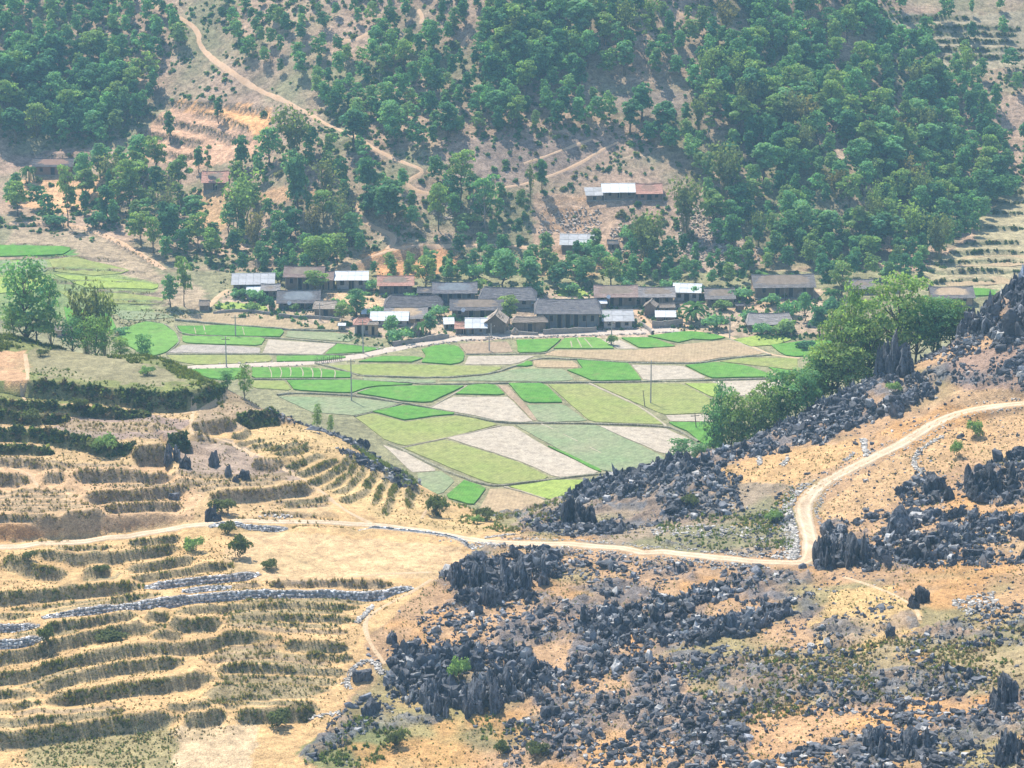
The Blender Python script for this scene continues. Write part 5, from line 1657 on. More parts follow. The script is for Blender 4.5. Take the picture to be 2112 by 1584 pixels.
put(T_BAM[0], 605, 334, 128, 90, 'tall arching bamboo clump beside the red trail', 'bamboo', 'bamboo_clump', names=BN)
put(T_BAM[3], 498, 474, 140, 110, 'big light green bamboo clump right of the red roofed hut', 'bamboo', 'bamboo_clump', names=BN)
put(T_BAM[4], 342, 474, 138, 84, 'thin stemmed bamboo clump in the left grove', 'bamboo', 'bamboo_clump', names=BN)
put(T_BAM[4], 702, 492, 124, 64, 'thin sparse bamboo clump above the village, left of the pale track', 'bamboo', 'bamboo_clump', names=BN)
put(T_LIGHT[1], 905, 476, 98, 54, 'leafy tree just left of the umbrella crowned tree')
put(T_DARK[1], 800, 458, 82, 100, 'wide low dark tree inside the loop of the red trail')
put(T_BAM[1], 1094, 420, 96, 18, 'slender pole of bamboo at the foot of the brown clearing', 'bamboo', 'bamboo_clump', names=BN)
put(T_DARK[0], 1118, 396, 68, 34, 'small dark tree right of the slender bamboo pole')
put(T_BAM[0], 1338, 556, 136, 84, 'tall bamboo clump right of the pale roofed shed', 'bamboo', 'bamboo_clump', names=BN)
put(T_BAM[2], 1720, 408, 72, 46, 'straw coloured dry bamboo clump in the right wood', 'bamboo', 'bamboo_clump', names=BN)
put(T_BAM[0], 1495, 410, 130, 76, 'tall grey green bamboo clump at the left edge of the right wood', 'bamboo', 'bamboo_clump', names=BN)
put(T_BAM[2], 1880, 400, 90, 60, 'yellowish bamboo clump high in the right wood', 'bamboo', 'bamboo_clump', names=BN)
put(T_BAM[3], 1880, 520, 120, 80, 'bamboo clump at the lower right corner of the right wood', 'bamboo', 'bamboo_clump', names=BN)
put(T_BAM[0], 1415, 480, 130, 70, 'bushy bamboo clump above the stony scree', 'bamboo', 'bamboo_clump', names=BN)
put(T_DARK[1], 1500, 345, 50, 56, 'round dark tree above the tall grey green bamboo')
put(T_LIGHT[0], 380, 632, 106, 46, 'tall leafy tree at the left end of the village')
put(T_WOOD[0], 352, 634, 66, 46, 'round tree beside the tall leafy tree at the left end of the village')
put(T_LIGHT[1], 655, 562, 76, 90, 'rounded yellow green tree behind the brown roofed house')
put(T_WOOD[3], 878, 596, 66, 62, 'green tree between the red brown roof and the long dark roof')
put(T_WOOD[1], 1040, 598, 80, 84, 'dense tree behind the hipped dark roof')
put(T_WOOD[5], 1094, 602, 72, 56, 'upright tree right of the dense tree behind the hipped roof')
put(T_WOOD[2], 1152, 596, 52, 50, 'small tree behind the big two storey house')
put(T_LIGHT[0], 1050, 668, 58, 56, 'pale leafy tree in front of the middle houses')
put(T_WOOD[0], 735, 652, 56, 56, 'green tree in the yard between the houses at left')
put(T_WOOD[3], 706, 664, 40, 44, 'low green tree beside the brown shack')
put(T_LIGHT[1], 650, 606, 48, 60, 'thin pale tree in front of the large brown roof')
put(T_WOOD[1], 806, 694, 42, 42, 'green tree in front of the white sheet roof')
put(T_WOOD[5], 888, 692, 50, 38, 'dark tree at the lane left of the small red shed')
put(T_WOOD[3], 1330, 536, 90, 60, 'leafy tree beside the tall bamboo on the lower slope')
put(T_WOOD[3], 1735, 610, 70, 60, 'green tree right of the large farmhouse')
put(T_WOOD[1], 1660, 662, 58, 44, 'dark green tree in front of the large farmhouse')
put(T_DARK[0], 1690, 690, 60, 60, 'dark tree at the right end of the village')
put(T_LIGHT[0], 1790, 545, 60, 60, 'bright green tree at the foot of the right wood')
put(T_BAN[0], 1430, 664, 62, 62, 'banana plant beside the white roofed house', 'banana plant', 'banana_plant', names=('stem', 'leaves'))
put(T_BAN[1], 870, 690, 40, 44, 'banana plant at the lane below the white sheet roof', 'banana plant', 'banana_plant', names=('stem', 'leaves'))
put(T_BAN[1], 62, 375, 52, 34, 'banana plant at the left wall of the far left farmhouse', 'banana plant', 'banana_plant', names=('stem', 'leaves'))
put(T_BAN[0], 1715, 622, 46, 40, 'banana plant among the trees right of the large farmhouse', 'banana plant', 'banana_plant', names=('stem', 'leaves'))
put(T_WOOD[3], 1260, 590, 60, 60, 'tree left of the long brown tiled roof')
put(T_WOOD[0], 1205, 580, 50, 60, 'round tree on the terrace behind the two storey house')
# --- beyond the crest of the left hill
put(T_RIDGE[2], 55, 700, 168, 140, 'tallest bushy tree at the left edge behind the knoll', Y=8.0)
put(T_BAM[0], 178, 690, 138, 86, 'feathery bamboo clump behind the knoll', 'bamboo', 'bamboo_clump', names=BN, Y=13.3)
put(T_BAM[1], 214, 692, 125, 56, 'narrow bamboo clump right of the feathery one behind the knoll', 'bamboo', 'bamboo_clump', names=BN, Y=12.4)
put(T_LIGHT[1], 78, 735, 92, 92, 'rounded bright yellow green tree on the rim of the knoll', Y=4.2)
put(T_RIDGE[0], 28, 720, 90, 60, 'dark leafy tree at the far left on the rim of the knoll', Y=4.7)
put(T_RIDGE[0], 200, 742, 92, 88, 'leafy tree below the bamboo on the rim of the knoll', Y=5.7)
put(T_RIDGE[2], 150, 735, 82, 70, 'dark tree between the yellow green tree and the bamboo', Y=7.1)
put(T_RIDGE[2], 298, 752, 62, 50, 'dark round tree at the right end of the knoll trees', Y=4.6)
put(T_RIDGE[0], 250, 752, 60, 60, 'low round tree beside the dark round tree on the knoll rim', Y=4.5)
put(T_RIDGE[2], 105, 690, 120, 60, 'slim dark tree behind the yellow green tree', Y=9.2)
put(T_RIDGE[1], 505, 815, 66, 40, 'small tree peeping over the hill beside the shrubby bank', Y=4.7)
put(T_RIDGE[3], 468, 812, 48, 46, 'low tree at the end of the shrubby bank', Y=3.9)
put(T_RIDGE[1], 655, 880, 48, 28, 'young yellow green tree on the rim above the fan of terraces', Y=1.5)
put(T_RIDGE[1], 682, 885, 30, 20, 'small yellow green sapling beside the young tree on the rim', Y=1.5)
# --- the big trees on the right ridge
put(T_BIG[0], 1845, 800, 238, 220, 'largest spreading tree with a bare forked trunk behind the rock pinnacle', Y=11.5)
put(T_BIG[2], 1730, 815, 190, 150, 'big grey green tree left of the largest spreading tree', Y=11.6)
put(T_BIG[1], 1930, 770, 160, 150, 'dark green spreading tree right of the rock pinnacle', Y=10.6)
put(T_BIG[2], 1715, 850, 150, 140, 'broad tree below the big grey green tree', Y=8.1)
put(T_RIDGE[0], 1640, 870, 110, 96, 'leafy tree in the middle of the ridge trees', Y=8.7)
put(T_RIDGE[1], 1580, 905, 120, 110, 'bright green tree on the ridge edge', Y=9.1)
put(T_RIDGE[1], 1530, 930, 90, 80, 'bright green shrubby tree left of the other bright green tree', Y=9.4)
put(T_RIDGE[2], 1488, 945, 155, 70, 'tall dark tree at the left end of the ridge trees', Y=10.9)
put(T_RIDGE[2], 1680, 835, 110, 66, 'dark slender tree between the ridge trees', Y=10.2)
put(T_RIDGE[2], 1860, 730, 80, 60, 'dark tree tucked behind the rock pinnacle', Y=12.6)
put(T_RIDGE[3], 1790, 770, 90, 80, 'green tree filling the gap left of the pinnacle', Y=10.9)
put(T_RIDGE[0], 1975, 720, 80, 70, 'round tree beside the upper right crag', Y=8.7)
put(T_RIDGE[3], 1405, 975, 72, 84, 'low spreading tree overhanging the lowest fields', Y=8.1)
put(T_RIDGE[1], 1380, 1000, 40, 50, 'low green bush like tree beneath the overhanging tree', Y=6.7)
put(T_BIG[2], 1790, 800, 165, 150, 'grey green crown between the broad tree and the largest tree', Y=9)
put(T_BIG[1], 1890, 765, 150, 120, 'mid green tree behind the pinnacle, right of the largest tree', Y=12)
put(T_RIDGE[0], 1690, 860, 150, 110, 'tall leafy tree between the broad tree and the dark slender tree', Y=11)
put(T_RIDGE[3], 1610, 890, 130, 100, 'full green tree right of the bright green tree', Y=11)
put(T_RIDGE[1], 1555, 920, 110, 90, 'bright green tree second from the tall dark one', Y=6)
put(T_RIDGE[0], 1510, 935, 130, 80, 'mid green tree leaning against the tall dark tree', Y=8)
put(T_RIDGE[2], 1470, 945, 110, 70, 'lower dark tree at the left foot of the tall dark tree', Y=9)
put(T_RIDGE[3], 1660, 850, 90, 90, 'low leafy tree at the foot of the broad tree', Y=4)
put(T_RIDGE[0], 1750, 810, 100, 100, 'low wide tree left of the pinnacle', Y=5)
put(T_RIDGE[2], 1925, 735, 110, 90, 'dark leafy tree between the pinnacle and the crag', Y=9)
put(T_RIDGE[0], 1960, 715, 100, 90, 'leafy tree left of the round tree by the crag', Y=10)
put(T_RIDGE[3], 1440, 965, 50, 60, 'small round tree at the left end of the ridge trees', Y=4)
put(T_RIDGE[0], 1760, 655, 80, 80, 'grey green tree before the right end houses', Y=14.0)

# --- the woods: photo-pixel zones, spacing in metres, kinds, size range
WOODS = [
    ('right wood', 'in the dense wood on the right hillside', [(1150, -30), (1800, -30), (1830, 85), (2000, 150), (2060, 280), (2060, 420), (2000, 500), (1930, 545), (1500, 540), (1440, 420), (1420, 330), (1290, 290), (1280, 260), (1440, 190), (1200, 160), (1000, 180), (950, 110)], 3.9, 'WWWWWDLLSBB', (5.5, 10.5)),
    ('middle wood', 'in the wood on the middle hillside', [(640, 190), (720, 130), (860, 100), (930, 60), (1150, 20), (1200, 200), (1280, 260), (1150, 285), (1000, 280), (860, 315), (760, 290), (680, 250), (640, 230)], 4.1, 'WWWWDLS', (4.5, 9.5)),
    ('left wood', 'in the dense wood on the left hillside', [(-60, 130), (200, 140), (330, 180), (330, 215), (250, 290), (210, 305), (110, 300), (-500, 290), (-500, 130)], 3.6, 'WWWWDL', (5.5, 10.0)),
    ('upper left wood', 'on the scrubby upper left hillside', [(-500, -30), (310, -30), (330, 30), (400, 100), (330, 130), (200, 140), (-500, 130)], 4.6, 'WWWD', (5.0, 8.0)),
    ('upper middle scrub', 'on the slope right of the trail', [(440, -30), (1150, -30), (930, 60), (720, 130), (640, 190), (540, 150), (460, 70)], 4.6, 'WWDSL', (3.5, 6.5)),
    ('lower grove', 'in the grove left above the village', [(20, 345), (240, 350), (420, 340), (560, 330), (740, 300), (830, 330), (740, 420), (720, 560), (560, 545), (330, 540), (240, 480), (20, 450)], 5.6, 'WWSLDBB', (4.5, 10.0)),
    ('middle grove', 'above the middle of the village', [(740, 390), (930, 370), (1080, 400), (1090, 500), (1000, 500), (900, 500), (830, 480), (740, 460)], 5.4, 'WSLD', (4.0, 7.5)),
    ('village edge', 'just behind the village', [(560, 545), (860, 515), (1000, 520), (1300, 500), (1400, 530), (1560, 545), (1560, 590), (1300, 596), (1000, 585), (860, 580), (560, 575), (470, 570)], 4.4, 'WWLD', (3.5, 6.5)),
    ('right foot', 'behind the right farmhouses', [(1480, 500), (1930, 520), (1920, 590), (1700, 600), (1690, 560), (1560, 560)], 4.6, 'WWLD', (4.0, 7.0)),
    ('high right', 'on the terraces at the upper right', [(1820, 20), (2600, 10), (2600, 300), (2112, 200), (2060, 250), (1990, 140)], 10.0, 'WWD', (5.0, 8.0)),
    ('far top', 'at the top of the hillside', [(-300, -260), (2400, -260), (2400, -30), (-300, -30)], 5.5, 'WWD', (5.0, 8.0)),
    ('right edge', 'at the right edge of the wood', [(2060, 280), (2600, 300), (2600, 380), (2200, 380), (2060, 420)], 5.5, 'WW', (5.0, 8.0)),
]
GAPS = [[(20, 300), (165, 300), (165, 425), (50, 425), (20, 372)], [(235, 345), (345, 200), (565, 215), (565, 318), (500, 335), (420, 345)], [(370, 340), (480, 340), (480, 400), (370, 400)], [(1250, 195), (1430, 180), (1420, 240), (1280, 240)], [(1650, 255), (1720, 280), (1790, 340), (1740, 340)], [(960, 285), (1270, 285), (1300, 305), (1180, 365), (1090, 390), (1010, 400), (930, 370)], [(520, 385), (640, 380), (650, 405), (530, 415)], [(385, 390), (475, 385), (470, 480), (395, 460)], [(1770, 360), (1800, 330), (1720, 300), (1745, 350)]]
_tl = [plan_line(p, 'far', 2.0) for nm, mt, ly, w, p in LANES if ly == 'far']
TRAILP = np.concatenate(_tl)
HOUSE_XY = []     # filled below before the woods are sown


def near_any(x, y, pts, r):
    d = np.full(len(x), 1e9)
    for p in pts:
        d = np.minimum(d, (x - p[0]) ** 2 + (y - p[1]) ** 2)
    return d < r * r


def sow(poly, spacing, n_try, layer='far', seed=0):
    rng = np.random.default_rng(seed)
    pl = np.array(poly, float)
    W = hit(pl[:, 0], np.clip(pl[:, 1], -120, None), layer)
    a, b = W[:, :2].min(0), W[:, :2].max(0)
    x = rng.uniform(a[0], b[0], n_try); y = rng.uniform(a[1], min(b[1] + 30, 925), n_try)
    u, v, _ = project(x, y, ground(x, y, layer))
    k = inpoly(u, v, poly)
    for g in GAPS: k &= ~inpoly(u, v, g)
    x, y = x[k], y[k]
    cells = {}; out = []
    for p, q in zip(x, y):
        i, j = int(p / spacing), int(q / spacing)
        ok = True
        for di in (-1, 0, 1):
            for dj in (-1, 0, 1):
                for r, s in cells.get((i + di, j + dj), ()):
                    if (r - p) ** 2 + (s - q) ** 2 < spacing * spacing: ok = False
        if ok:
            cells.setdefault((i, j), []).append((p, q)); out.append((p, q))
    return np.array(out)


KINDT = {'W': T_WOOD, 'D': T_DARK, 'S': T_SLIM, 'L': T_LIGHT, 'B': T_BAM[:2] + T_BAM[2:4]}
LOOK = {'W': 'green broadleaf tree', 'D': 'dark green round tree', 'S': 'slender sparse tree', 'L': 'pale green spreading tree', 'B': 'bamboo clump'}

# ------------------------------------------------------------------ the village
V1 = zconv(440, 520, 4.0615); V2 = zconv(900, 520, 4.0615); V3 = zconv(1380, 520, 2.933); VF = zconv(0, 0, 1.0)


def tile_mat(name, c1, c2):
    t = NT(name, 0.9)
    o = t.obj(); n = t.noise(o, 0.9, 4, 0.7); f = t.noise(o, 5.0, 3, 0.7)
    w = t.wave(o, 1.3, 0.0, 0.6)
    c = t.mix(c1, c2, t.ramp(n, [(0.35, 0), (0.68, 1)]))
    c = t.mix(c, t.ramp(f, [(0.3, 0.55), (0.68, 1.45)]), 1.0, 'MULTIPLY')
    r = t.math('MULTIPLY_ADD', t.rand(), 0.5); r.node.inputs[2].default_value = 0.75
    t.color(t.mix(c, r, 1.0, 'MULTIPLY')).bump(t.math('ADD', w, f), 0.05)
    return t.m


def sheet_mat(name, c1, c2):
    t = NT(name, 0.7)
    o = t.obj(); n = t.noise(o, 0.7, 4, 0.65); w = t.wave(o, 2.6, 0.0, 0.0); f = t.noise(o, 4.0, 3, 0.7)
    c = t.mix(c1, c2, t.ramp(n, [(0.4, 0), (0.7, 1)]))
    c = t.mix(c, t.ramp(f, [(0.3, 0.86), (0.7, 1.06)]), 1.0, 'MULTIPLY')
    r = t.math('MULTIPLY_ADD', t.rand(), 0.22); r.node.inputs[2].default_value = 0.86
    t.color(t.mix(c, r, 1.0, 'MULTIPLY')).bump(w, 0.05, 0.6)
    return t.m


def plaster_mat(name, c1, c2, planks=False):
    t = NT(name, 0.95); o = t.obj()
    n = t.noise(o, 0.8, 4, 0.65); f = t.noise(o, 4.0 if not planks else 2.0, 3, 0.7, (4, 4, .4) if planks else None)
    c = t.mix(c1, c2, t.ramp(n, [(0.35, 0), (0.7, 1)]))
    t.color(t.mix(c, t.ramp(f, [(0.3, 0.7), (0.7, 1.2)]), 1.0, 'MULTIPLY')).bump(f, 0.04)
    return t.m


M['dark'] = tile_mat('dark_clay_tiles', (0.120, 0.112, 0.118), (0.205, 0.190, 0.185))
M['grey'] = tile_mat('grey_clay_tiles', (0.22, 0.195, 0.18), (0.31, 0.28, 0.26))
M['brown'] = tile_mat('brown_clay_tiles', (0.25, 0.17, 0.14), (0.34, 0.25, 0.21))
M['red'] = tile_mat('red_clay_tiles', (0.40, 0.20, 0.145), (0.48, 0.28, 0.21))
M['thatch'] = tile_mat('weathered_thatch', (0.27, 0.22, 0.17), (0.38, 0.31, 0.25))
M['white'] = sheet_mat('white_roof_sheet', (0.74, 0.76, 0.76), (0.62, 0.63, 0.62))
M['sheet'] = sheet_mat('pale_cement_sheet', (0.50, 0.50, 0.50), (0.38, 0.37, 0.36))
M['earth'] = plaster_mat('rammed_earth', (0.55, 0.40, 0.25), (0.45, 0.32, 0.20))
M['plank'] = plaster_mat('dark_planks', (0.22, 0.17, 0.125), (0.32, 0.25, 0.19), True)
M['bluegrey'] = plaster_mat('blue_grey_planks', (0.24, 0.26, 0.27), (0.17, 0.185, 0.20), True)
M['plaster'] = plaster_mat('grey_plaster', (0.50, 0.47, 0.43), (0.40, 0.375, 0.35))
M['brick'] = plaster_mat('red_brick_wall', (0.34, 0.21, 0.15), (0.28, 0.17, 0.125))
M['wood'] = plaster_mat('old_timber', (0.13, 0.10, 0.075), (0.20, 0.16, 0.12), True)
M['palewood'] = plaster_mat('pale_timber', (0.36, 0.31, 0.24), (0.28, 0.235, 0.18), True)
M['opening'] = plaster_mat('dark_doorway', (0.035, 0.034, 0.036), (0.05, 0.045, 0.045))
M['stonebase'] = path_mat('stone_base', (0.36, 0.32, 0.27), (0.26, 0.235, 0.205), 1.2)
M['dish'] = plaster_mat('white_dish', (0.78, 0.78, 0.77), (0.72, 0.72, 0.72))
M['concrete'] = plaster_mat('concrete', (0.42, 0.41, 0.39), (0.34, 0.33, 0.315))


def tiled_roof(name, L, D, he, hr, mat, parent, hip=0.0, seed=0, over_back=1.0):
    """two sagging slopes of lapped tile courses with gable or hipped ends, one thick shell"""
    rng = np.random.default_rng(seed); m = MB()
    nx = max(6, int(L / .9)); nc = max(5, int(math.hypot(D, hr - he) / .42))
    sag = .10 + .015 * L
    def pt(side, i, f):
        x = (i / nx - .5) * L
        # f 0 at the eave .. 1 at the ridge; a hip shortens the ridge
        if hip: x *= 1 - hip * f * 2 / 1.0
        y = side * D * (1 - f)
        z = he + (hr - he) * f - sag * (1 - (2 * i / nx - 1) ** 2) * f * .9 - .10 * math.sin(math.pi * f)
        return x, y, z
    jit = rng.normal(0, .025, (2, nc + 1, nx + 1))
    for si, side in enumerate((-1, 1)):
        for c in range(nc):
            f0, f1 = c / nc, min(1.0, (c + 1.25) / nc)
            lo = [pt(side, i, f0) for i in range(nx + 1)]; hi = [pt(side, i, f1) for i in range(nx + 1)]
            base = len(m.v)
            vs = []
            for i in range(nx + 1):
                j = jit[si, c, i]
                vs.append((lo[i][0], lo[i][1], lo[i][2] + .085 + j)); vs.append((hi[i][0], hi[i][1], hi[i][2] + .02)); vs.append((lo[i][0], lo[i][1], lo[i][2] - .05))
            fs = []
            for i in range(nx):
                a = i * 3; b = a + 3
                q = (a, b, b + 1, a + 1) if side < 0 else (a + 1, b + 1, b, a)
                fs.append(q); fs.append((a + 2, b + 2, b, a) if side < 0 else (a, b, b + 2, a + 2))
            m.add(vs, fs)
    if hip:
        for e in (0, nx):
            a = pt(-1, e, 0); b = pt(1, e, 0); t = pt(-1, e, 1)
            fs = [(0, 1, 2)] if e == 0 else [(1, 0, 2)]
            m.add([(a[0], a[1], a[2] + .06), (b[0], b[1], b[2] + .06), (t[0], t[1], t[2] + .05)], fs)
    # underside
    a = [pt(-1, 0, 0), pt(-1, nx, 0), pt(1, nx, 0), pt(1, 0, 0)]
    return m.build(name, mat, parent)


HN = [0]


def house(conv, x0, x1, ve, vr, vb, roof='dark', wall='plank', kind='veranda', label='', rz=0.0, hip=0.0, doors=1, windows=2, cat='house', name='house', dish=False, pitch=None, lean=False, posts=4, layer='far', side_wall=None, nx=None):
    (a0, e), (a1, r) = conv([(x0, ve), (x1, vr)]); (_, b), = conv([(x0, vb)])
    uc = (a0 + a1) / 2
    P = hit([uc], [b], layer)[0]
    dep = project(*P)[2]; m = K * dep
    sheet = roof in ('white', 'sheet')
    tp = pitch if pitch is not None else (0.32 if sheet else 0.52)
    L = (a1 - a0) * m
    he = max(1.5, (b - e) * m / .97 + .15)
    run = max(1.0, (e - r) * m / (.25 + .97 * tp))
    D = run if not lean else run / 2
    hr = he + run * tp
    over = min(1.35, D * .42) if kind == 'veranda' else min(.55, D * .25)
    Dw = D - over
    HN[0] += 1; sd = HN[0]
    z = float(min(P[2], ground(P[0], P[1] + 2 * D, layer)))
    o = empty(name, (P[0], P[1] + D - .3, P[2] - .02), rz, label, cat, 'houses of the village' if cat == 'house' else None)
    HOUSE_XY.append((P[0], P[1] + D)); 
    if L > 9: HOUSE_XY.append((P[0] - L / 3, P[1] + D)); HOUSE_XY.append((P[0] + L / 3, P[1] + D))
    Lw = L - 2 * min(.6, L * .08)
    # base
    MB().box((0, -.15 if kind == 'veranda' else 0, -.55), (Lw + .3, 2 * (D - .25), 1.5), 0).build('stone_base', M['stonebase'], o)
    z0 = .2
    # walls with gables
    w = MB(); t = .22
    zt = he + over * tp - .08
    if lean:
        zt_b = hr - .1
        w.add([(-Lw / 2, -Dw, z0), (Lw / 2, -Dw, z0), (Lw / 2, -Dw, he), (-Lw / 2, -Dw, he), (-Lw / 2, Dw, z0), (Lw / 2, Dw, z0), (Lw / 2, Dw, zt_b), (-Lw / 2, Dw, zt_b)],
              [(0, 1, 2, 3), (1, 5, 6, 2), (5, 4, 7, 6), (4, 0, 3, 7), (3, 2, 6, 7)])
    else:
        apex = hr - .12 if not hip else zt
        vs = []; 
        for x in (-Lw / 2, Lw / 2):
            vs += [(x, -Dw, z0), (x, Dw, z0), (x, Dw, zt), (x, 0, max(zt, apex - .02)), (x, -Dw, zt)]
        w.add(vs, [(0, 4, 3, 2, 1), (5, 6, 7, 8, 9), (0, 5, 9, 4), (1, 2, 7, 6), (4, 9, 8, 3), (3, 8, 7, 2)])
    w.build('wall', M[wall], o)
    if side_wall:
        for sx in (-1, 1):
            MB().add([(sx * (Lw / 2 + .03), -Dw, z0), (sx * (Lw / 2 + .03), Dw, z0), (sx * (Lw / 2 + .03), Dw, zt), (sx * (Lw / 2 + .03), 0, hr - .2), (sx * (Lw / 2 + .03), -Dw, zt)], [(0, 1, 2, 3, 4) if sx > 0 else (4, 3, 2, 1, 0)]).build('gable_wall', M[side_wall], o)
    # openings on the front
    n = doors + windows; rg = random.Random(sd)
    kinds = ['w'] * windows + ['d'] * doors; 
    if n:
        kinds = kinds[:windows // 2] + ['d'] * doors + kinds[:windows - windows // 2]
        for i, kk in enumerate(kinds):
            x = (-.5 + (i + .5) / n) * Lw * .92
            hw = min(zt, he + over * tp) - z0
            if kk == 'd':
                d = link('door', MB().box((x, -Dw - .02, z0 + hw * .38), (min(1.1, Lw * .2), .10, hw * .76)).mesh('door', M['opening']), o)
                f = MB()
                ww = min(1.1, Lw * .2) / 2
                f.box((x - ww - .06, -Dw - .05, z0 + hw * .38), (.12, .1, hw * .76)); f.box((x + ww + .06, -Dw - .05, z0 + hw * .38), (.12, .1, hw * .76)); f.box((x, -Dw - .05, z0 + hw * .79), (2 * ww + .24, .1, .12))
                f.build('door_frame', M['palewood' if wall in ('plank', 'bluegrey') else 'wood'], d)
            else:
                q = link('window', MB().box((x, -Dw - .02, z0 + hw * .55), (min(.8, Lw * .13), .10, hw * .34)).mesh('window', M['opening']), o)
                f = MB(); ww = min(.8, Lw * .13) / 2; wh = hw * .17
                for sx in (-1, 1): f.box((x + sx * (ww + .05), -Dw - .05, z0 + hw * .55), (.1, .1, 2 * wh))
                for sz in (-1, 1): f.box((x, -Dw - .05, z0 + hw * .55 + sz * (wh + .05)), (2 * ww + .2, .1, .1))
                f.build('window_frame', M['palewood' if wall in ('plank', 'bluegrey') else 'wood'], q)
    if kind == 'veranda' or kind == 'open':
        me = None
        for i in range(posts):
            x = (-.5 + i / (posts - 1)) * (Lw - .2)
            if me is None: me = MB().box((0, 0, 0), (.2, .2, he - z0 + .1)).mesh('post', M['palewood' if sd % 3 else 'wood'])
            p = link('post', me, o); p.location = (x, -D + .35, z0 + (he - z0 + .1) / 2)
        MB().box((0, -D + .36, he - .02), (Lw, .16, .18)).build('eave_beam', M['wood'], o)
    # roof
    if sheet:
        nxp = nx or max(2, int(round(L / 1.9))); ny = 2 if run > 2.2 else 1
        sl = math.hypot(run, run * tp); a = math.atan(tp)
        pw = L / nxp; ph = sl / ny
        bm = MB().box((0, 0, 0), (pw - .05, ph + .12, .05))
        me = bm.mesh('roof_sheet', M[roof])
        for side in ((-1,) if lean else (-1, 1)):
            for i in range(nxp):
                for j in range(ny):
                    f = (j + .5) / ny
                    y = (-D + run * f) if side < 0 else (D - run * f)
                    s_ = link('roof_sheet', me, o)
                    s_.location = (-L / 2 + (i + .5) * pw, y, he + run * tp * f + .05 + .035 * (j % 2) + rg.uniform(0, .02))
                    s_.rotation_euler = ((a if side < 0 else -a) + rg.gauss(0, .008), rg.gauss(0, .008), 0)
        if not lean:
            MB().box((0, 0, hr + .10), (L, .4, .07)).build('ridge_cap', M[roof], o)
        fr = MB()
        for i in range(4):
            x = (-.5 + i / 3) * (L - .4)
            fr.tube([(x, -D + .1, he - .05), (x, (-D + run) , hr - .08)], .06, 4)
        fr.build('rafters', M['wood'], o)
    else:
        rf_ = tiled_roof('roof', L, D, he, hr, M[roof], o, hip, sd)
        rl = L * (1 - 2 * hip)
        sag = .10 + .015 * L
        cap = MB(); n_ = max(3, int(L / 1.6)); pts = [((i / n_ - .5) * rl, 0, hr - sag * (1 - (2 * i / n_ - 1) ** 2) * .9 + .06) for i in range(n_ + 1)]
        cap.tube(pts, .14, 5); cap.build('ridge_cap', M[roof], rf_)
    if dish is not False:
        dx = dish
        d = MB(); c = []
        for i in range(12):
            t_ = 2 * math.pi * i / 12; c.append((math.cos(t_) * .55, -.12, math.sin(t_) * .55))
        d.add(c + [(0, .12, 0), (0, .0, 0)], [(i, (i + 1) % 12, 12) for i in range(12)] + [((i + 1) % 12, i, 13) for i in range(12)])
        dd = d.build('satellite_dish', M['dish'], o); dd.location = (dx * L / 2, -D - .1, he + .2); dd.rotation_euler = (math.radians(-25), 0, 0)
        MB().tube([(0, .1, -.1), (0, .35, -.7)], .04, 4).build('dish_arm', M['concrete'], dd)
    return o


house(V1, 143, 510, 275, 180, 362, 'sheet', 'bluegrey', 'veranda', 'house with a pale grey sheet roof at the left end of the village', .05, nx=6)
house(V1, 395, 562, 328, 266, 392, 'grey', 'plank', 'shed', 'small grey tiled shed tucked against the right of the pale sheet roof', 0, windows=1)
house(V1, 270, 392, 352, 290, 400, 'white', 'plaster', 'shed', 'small white roofed lean to before the left end house', 0, windows=0, lean=True)
house(V1, 588, 935, 215, 118, 326, 'brown', 'plank', 'veranda', 'large brown tiled house at the back, partly behind a pale tree', -.03, doors=2)
house(V1, 925, 1012, 240, 160, 322, 'brown', 'plank', 'shed', 'narrow brown tiled annex at the right of the large back house', -.03, windows=0)
house(V1, 1008, 1300, 240, 163, 322, 'white', 'plaster', 'veranda', 'white sheet roofed house with pale posts behind the yard', .02, posts=3, nx=5)
house(V1, 525, 895, 432, 320, 484, 'dark', 'bluegrey', 'veranda', 'long dark tiled house with a white dish, before the terraced plot', .02, dish=-.4, doors=2)
house(V1, 830, 1052, 478, 405, 540, 'thatch', 'plank', 'open', 'weathered brown roofed barn on posts beside the dark tiled house', .0, hip=.12, windows=0)
house(V1, 1368, 1682, 286, 196, 358, 'red', 'plank', 'veranda', 'red brown tiled house with a small chimney left of the long dark roof', .03)
house(V1, 1705, 1836, 346, 292, 405, 'dark', 'plank', 'shed', 'low dark annex at the left of the long dark roof', 0, windows=1)
house(V1, 1830, 2212, 350, 250, 438, 'dark', 'bluegrey', 'veranda', 'long dark tiled house at the back of the middle of the village', .02, doors=2)
house(V1, 1425, 1925, 462, 360, 512, 'dark', 'plank', 'veranda', 'wide dark hipped roof house left of the middle yard', -.02, hip=.12)
house(V1, 1425, 1795, 572, 470, 606, 'grey', 'earth', 'shed', 'grey brown tiled house behind the long white sheet roof', .03)
house(V1, 1310, 1640, 586, 512, 622, 'white', 'plaster', 'shed', 'long bright white sheet roof at the lane, left of the middle', -.02, nx=5)
house(V1, 1238, 1392, 522, 480, 566, 'white', 'plank', 'shed', 'small white sheet roof left above the long white one', 0, windows=1)
house(V1, 1168, 1330, 612, 550, 694, 'red', 'plaster', 'shed', 'small round cornered red tiled shed at the lane', .06, hip=.25, windows=1)
house(V1, 1290, 1386, 612, 580, 700, 'thatch', 'earth', 'shed', 'tiny brown roofed store beside the red tiled shed', .0, hip=.2, windows=0)
house(V1, 1043, 1112, 622, 600, 664, 'white', 'bluegrey', 'shed', 'tiny white topped hut alone at the edge of the field', .0, lean=True, doors=1, windows=0, cat='hut', name='field_hut')
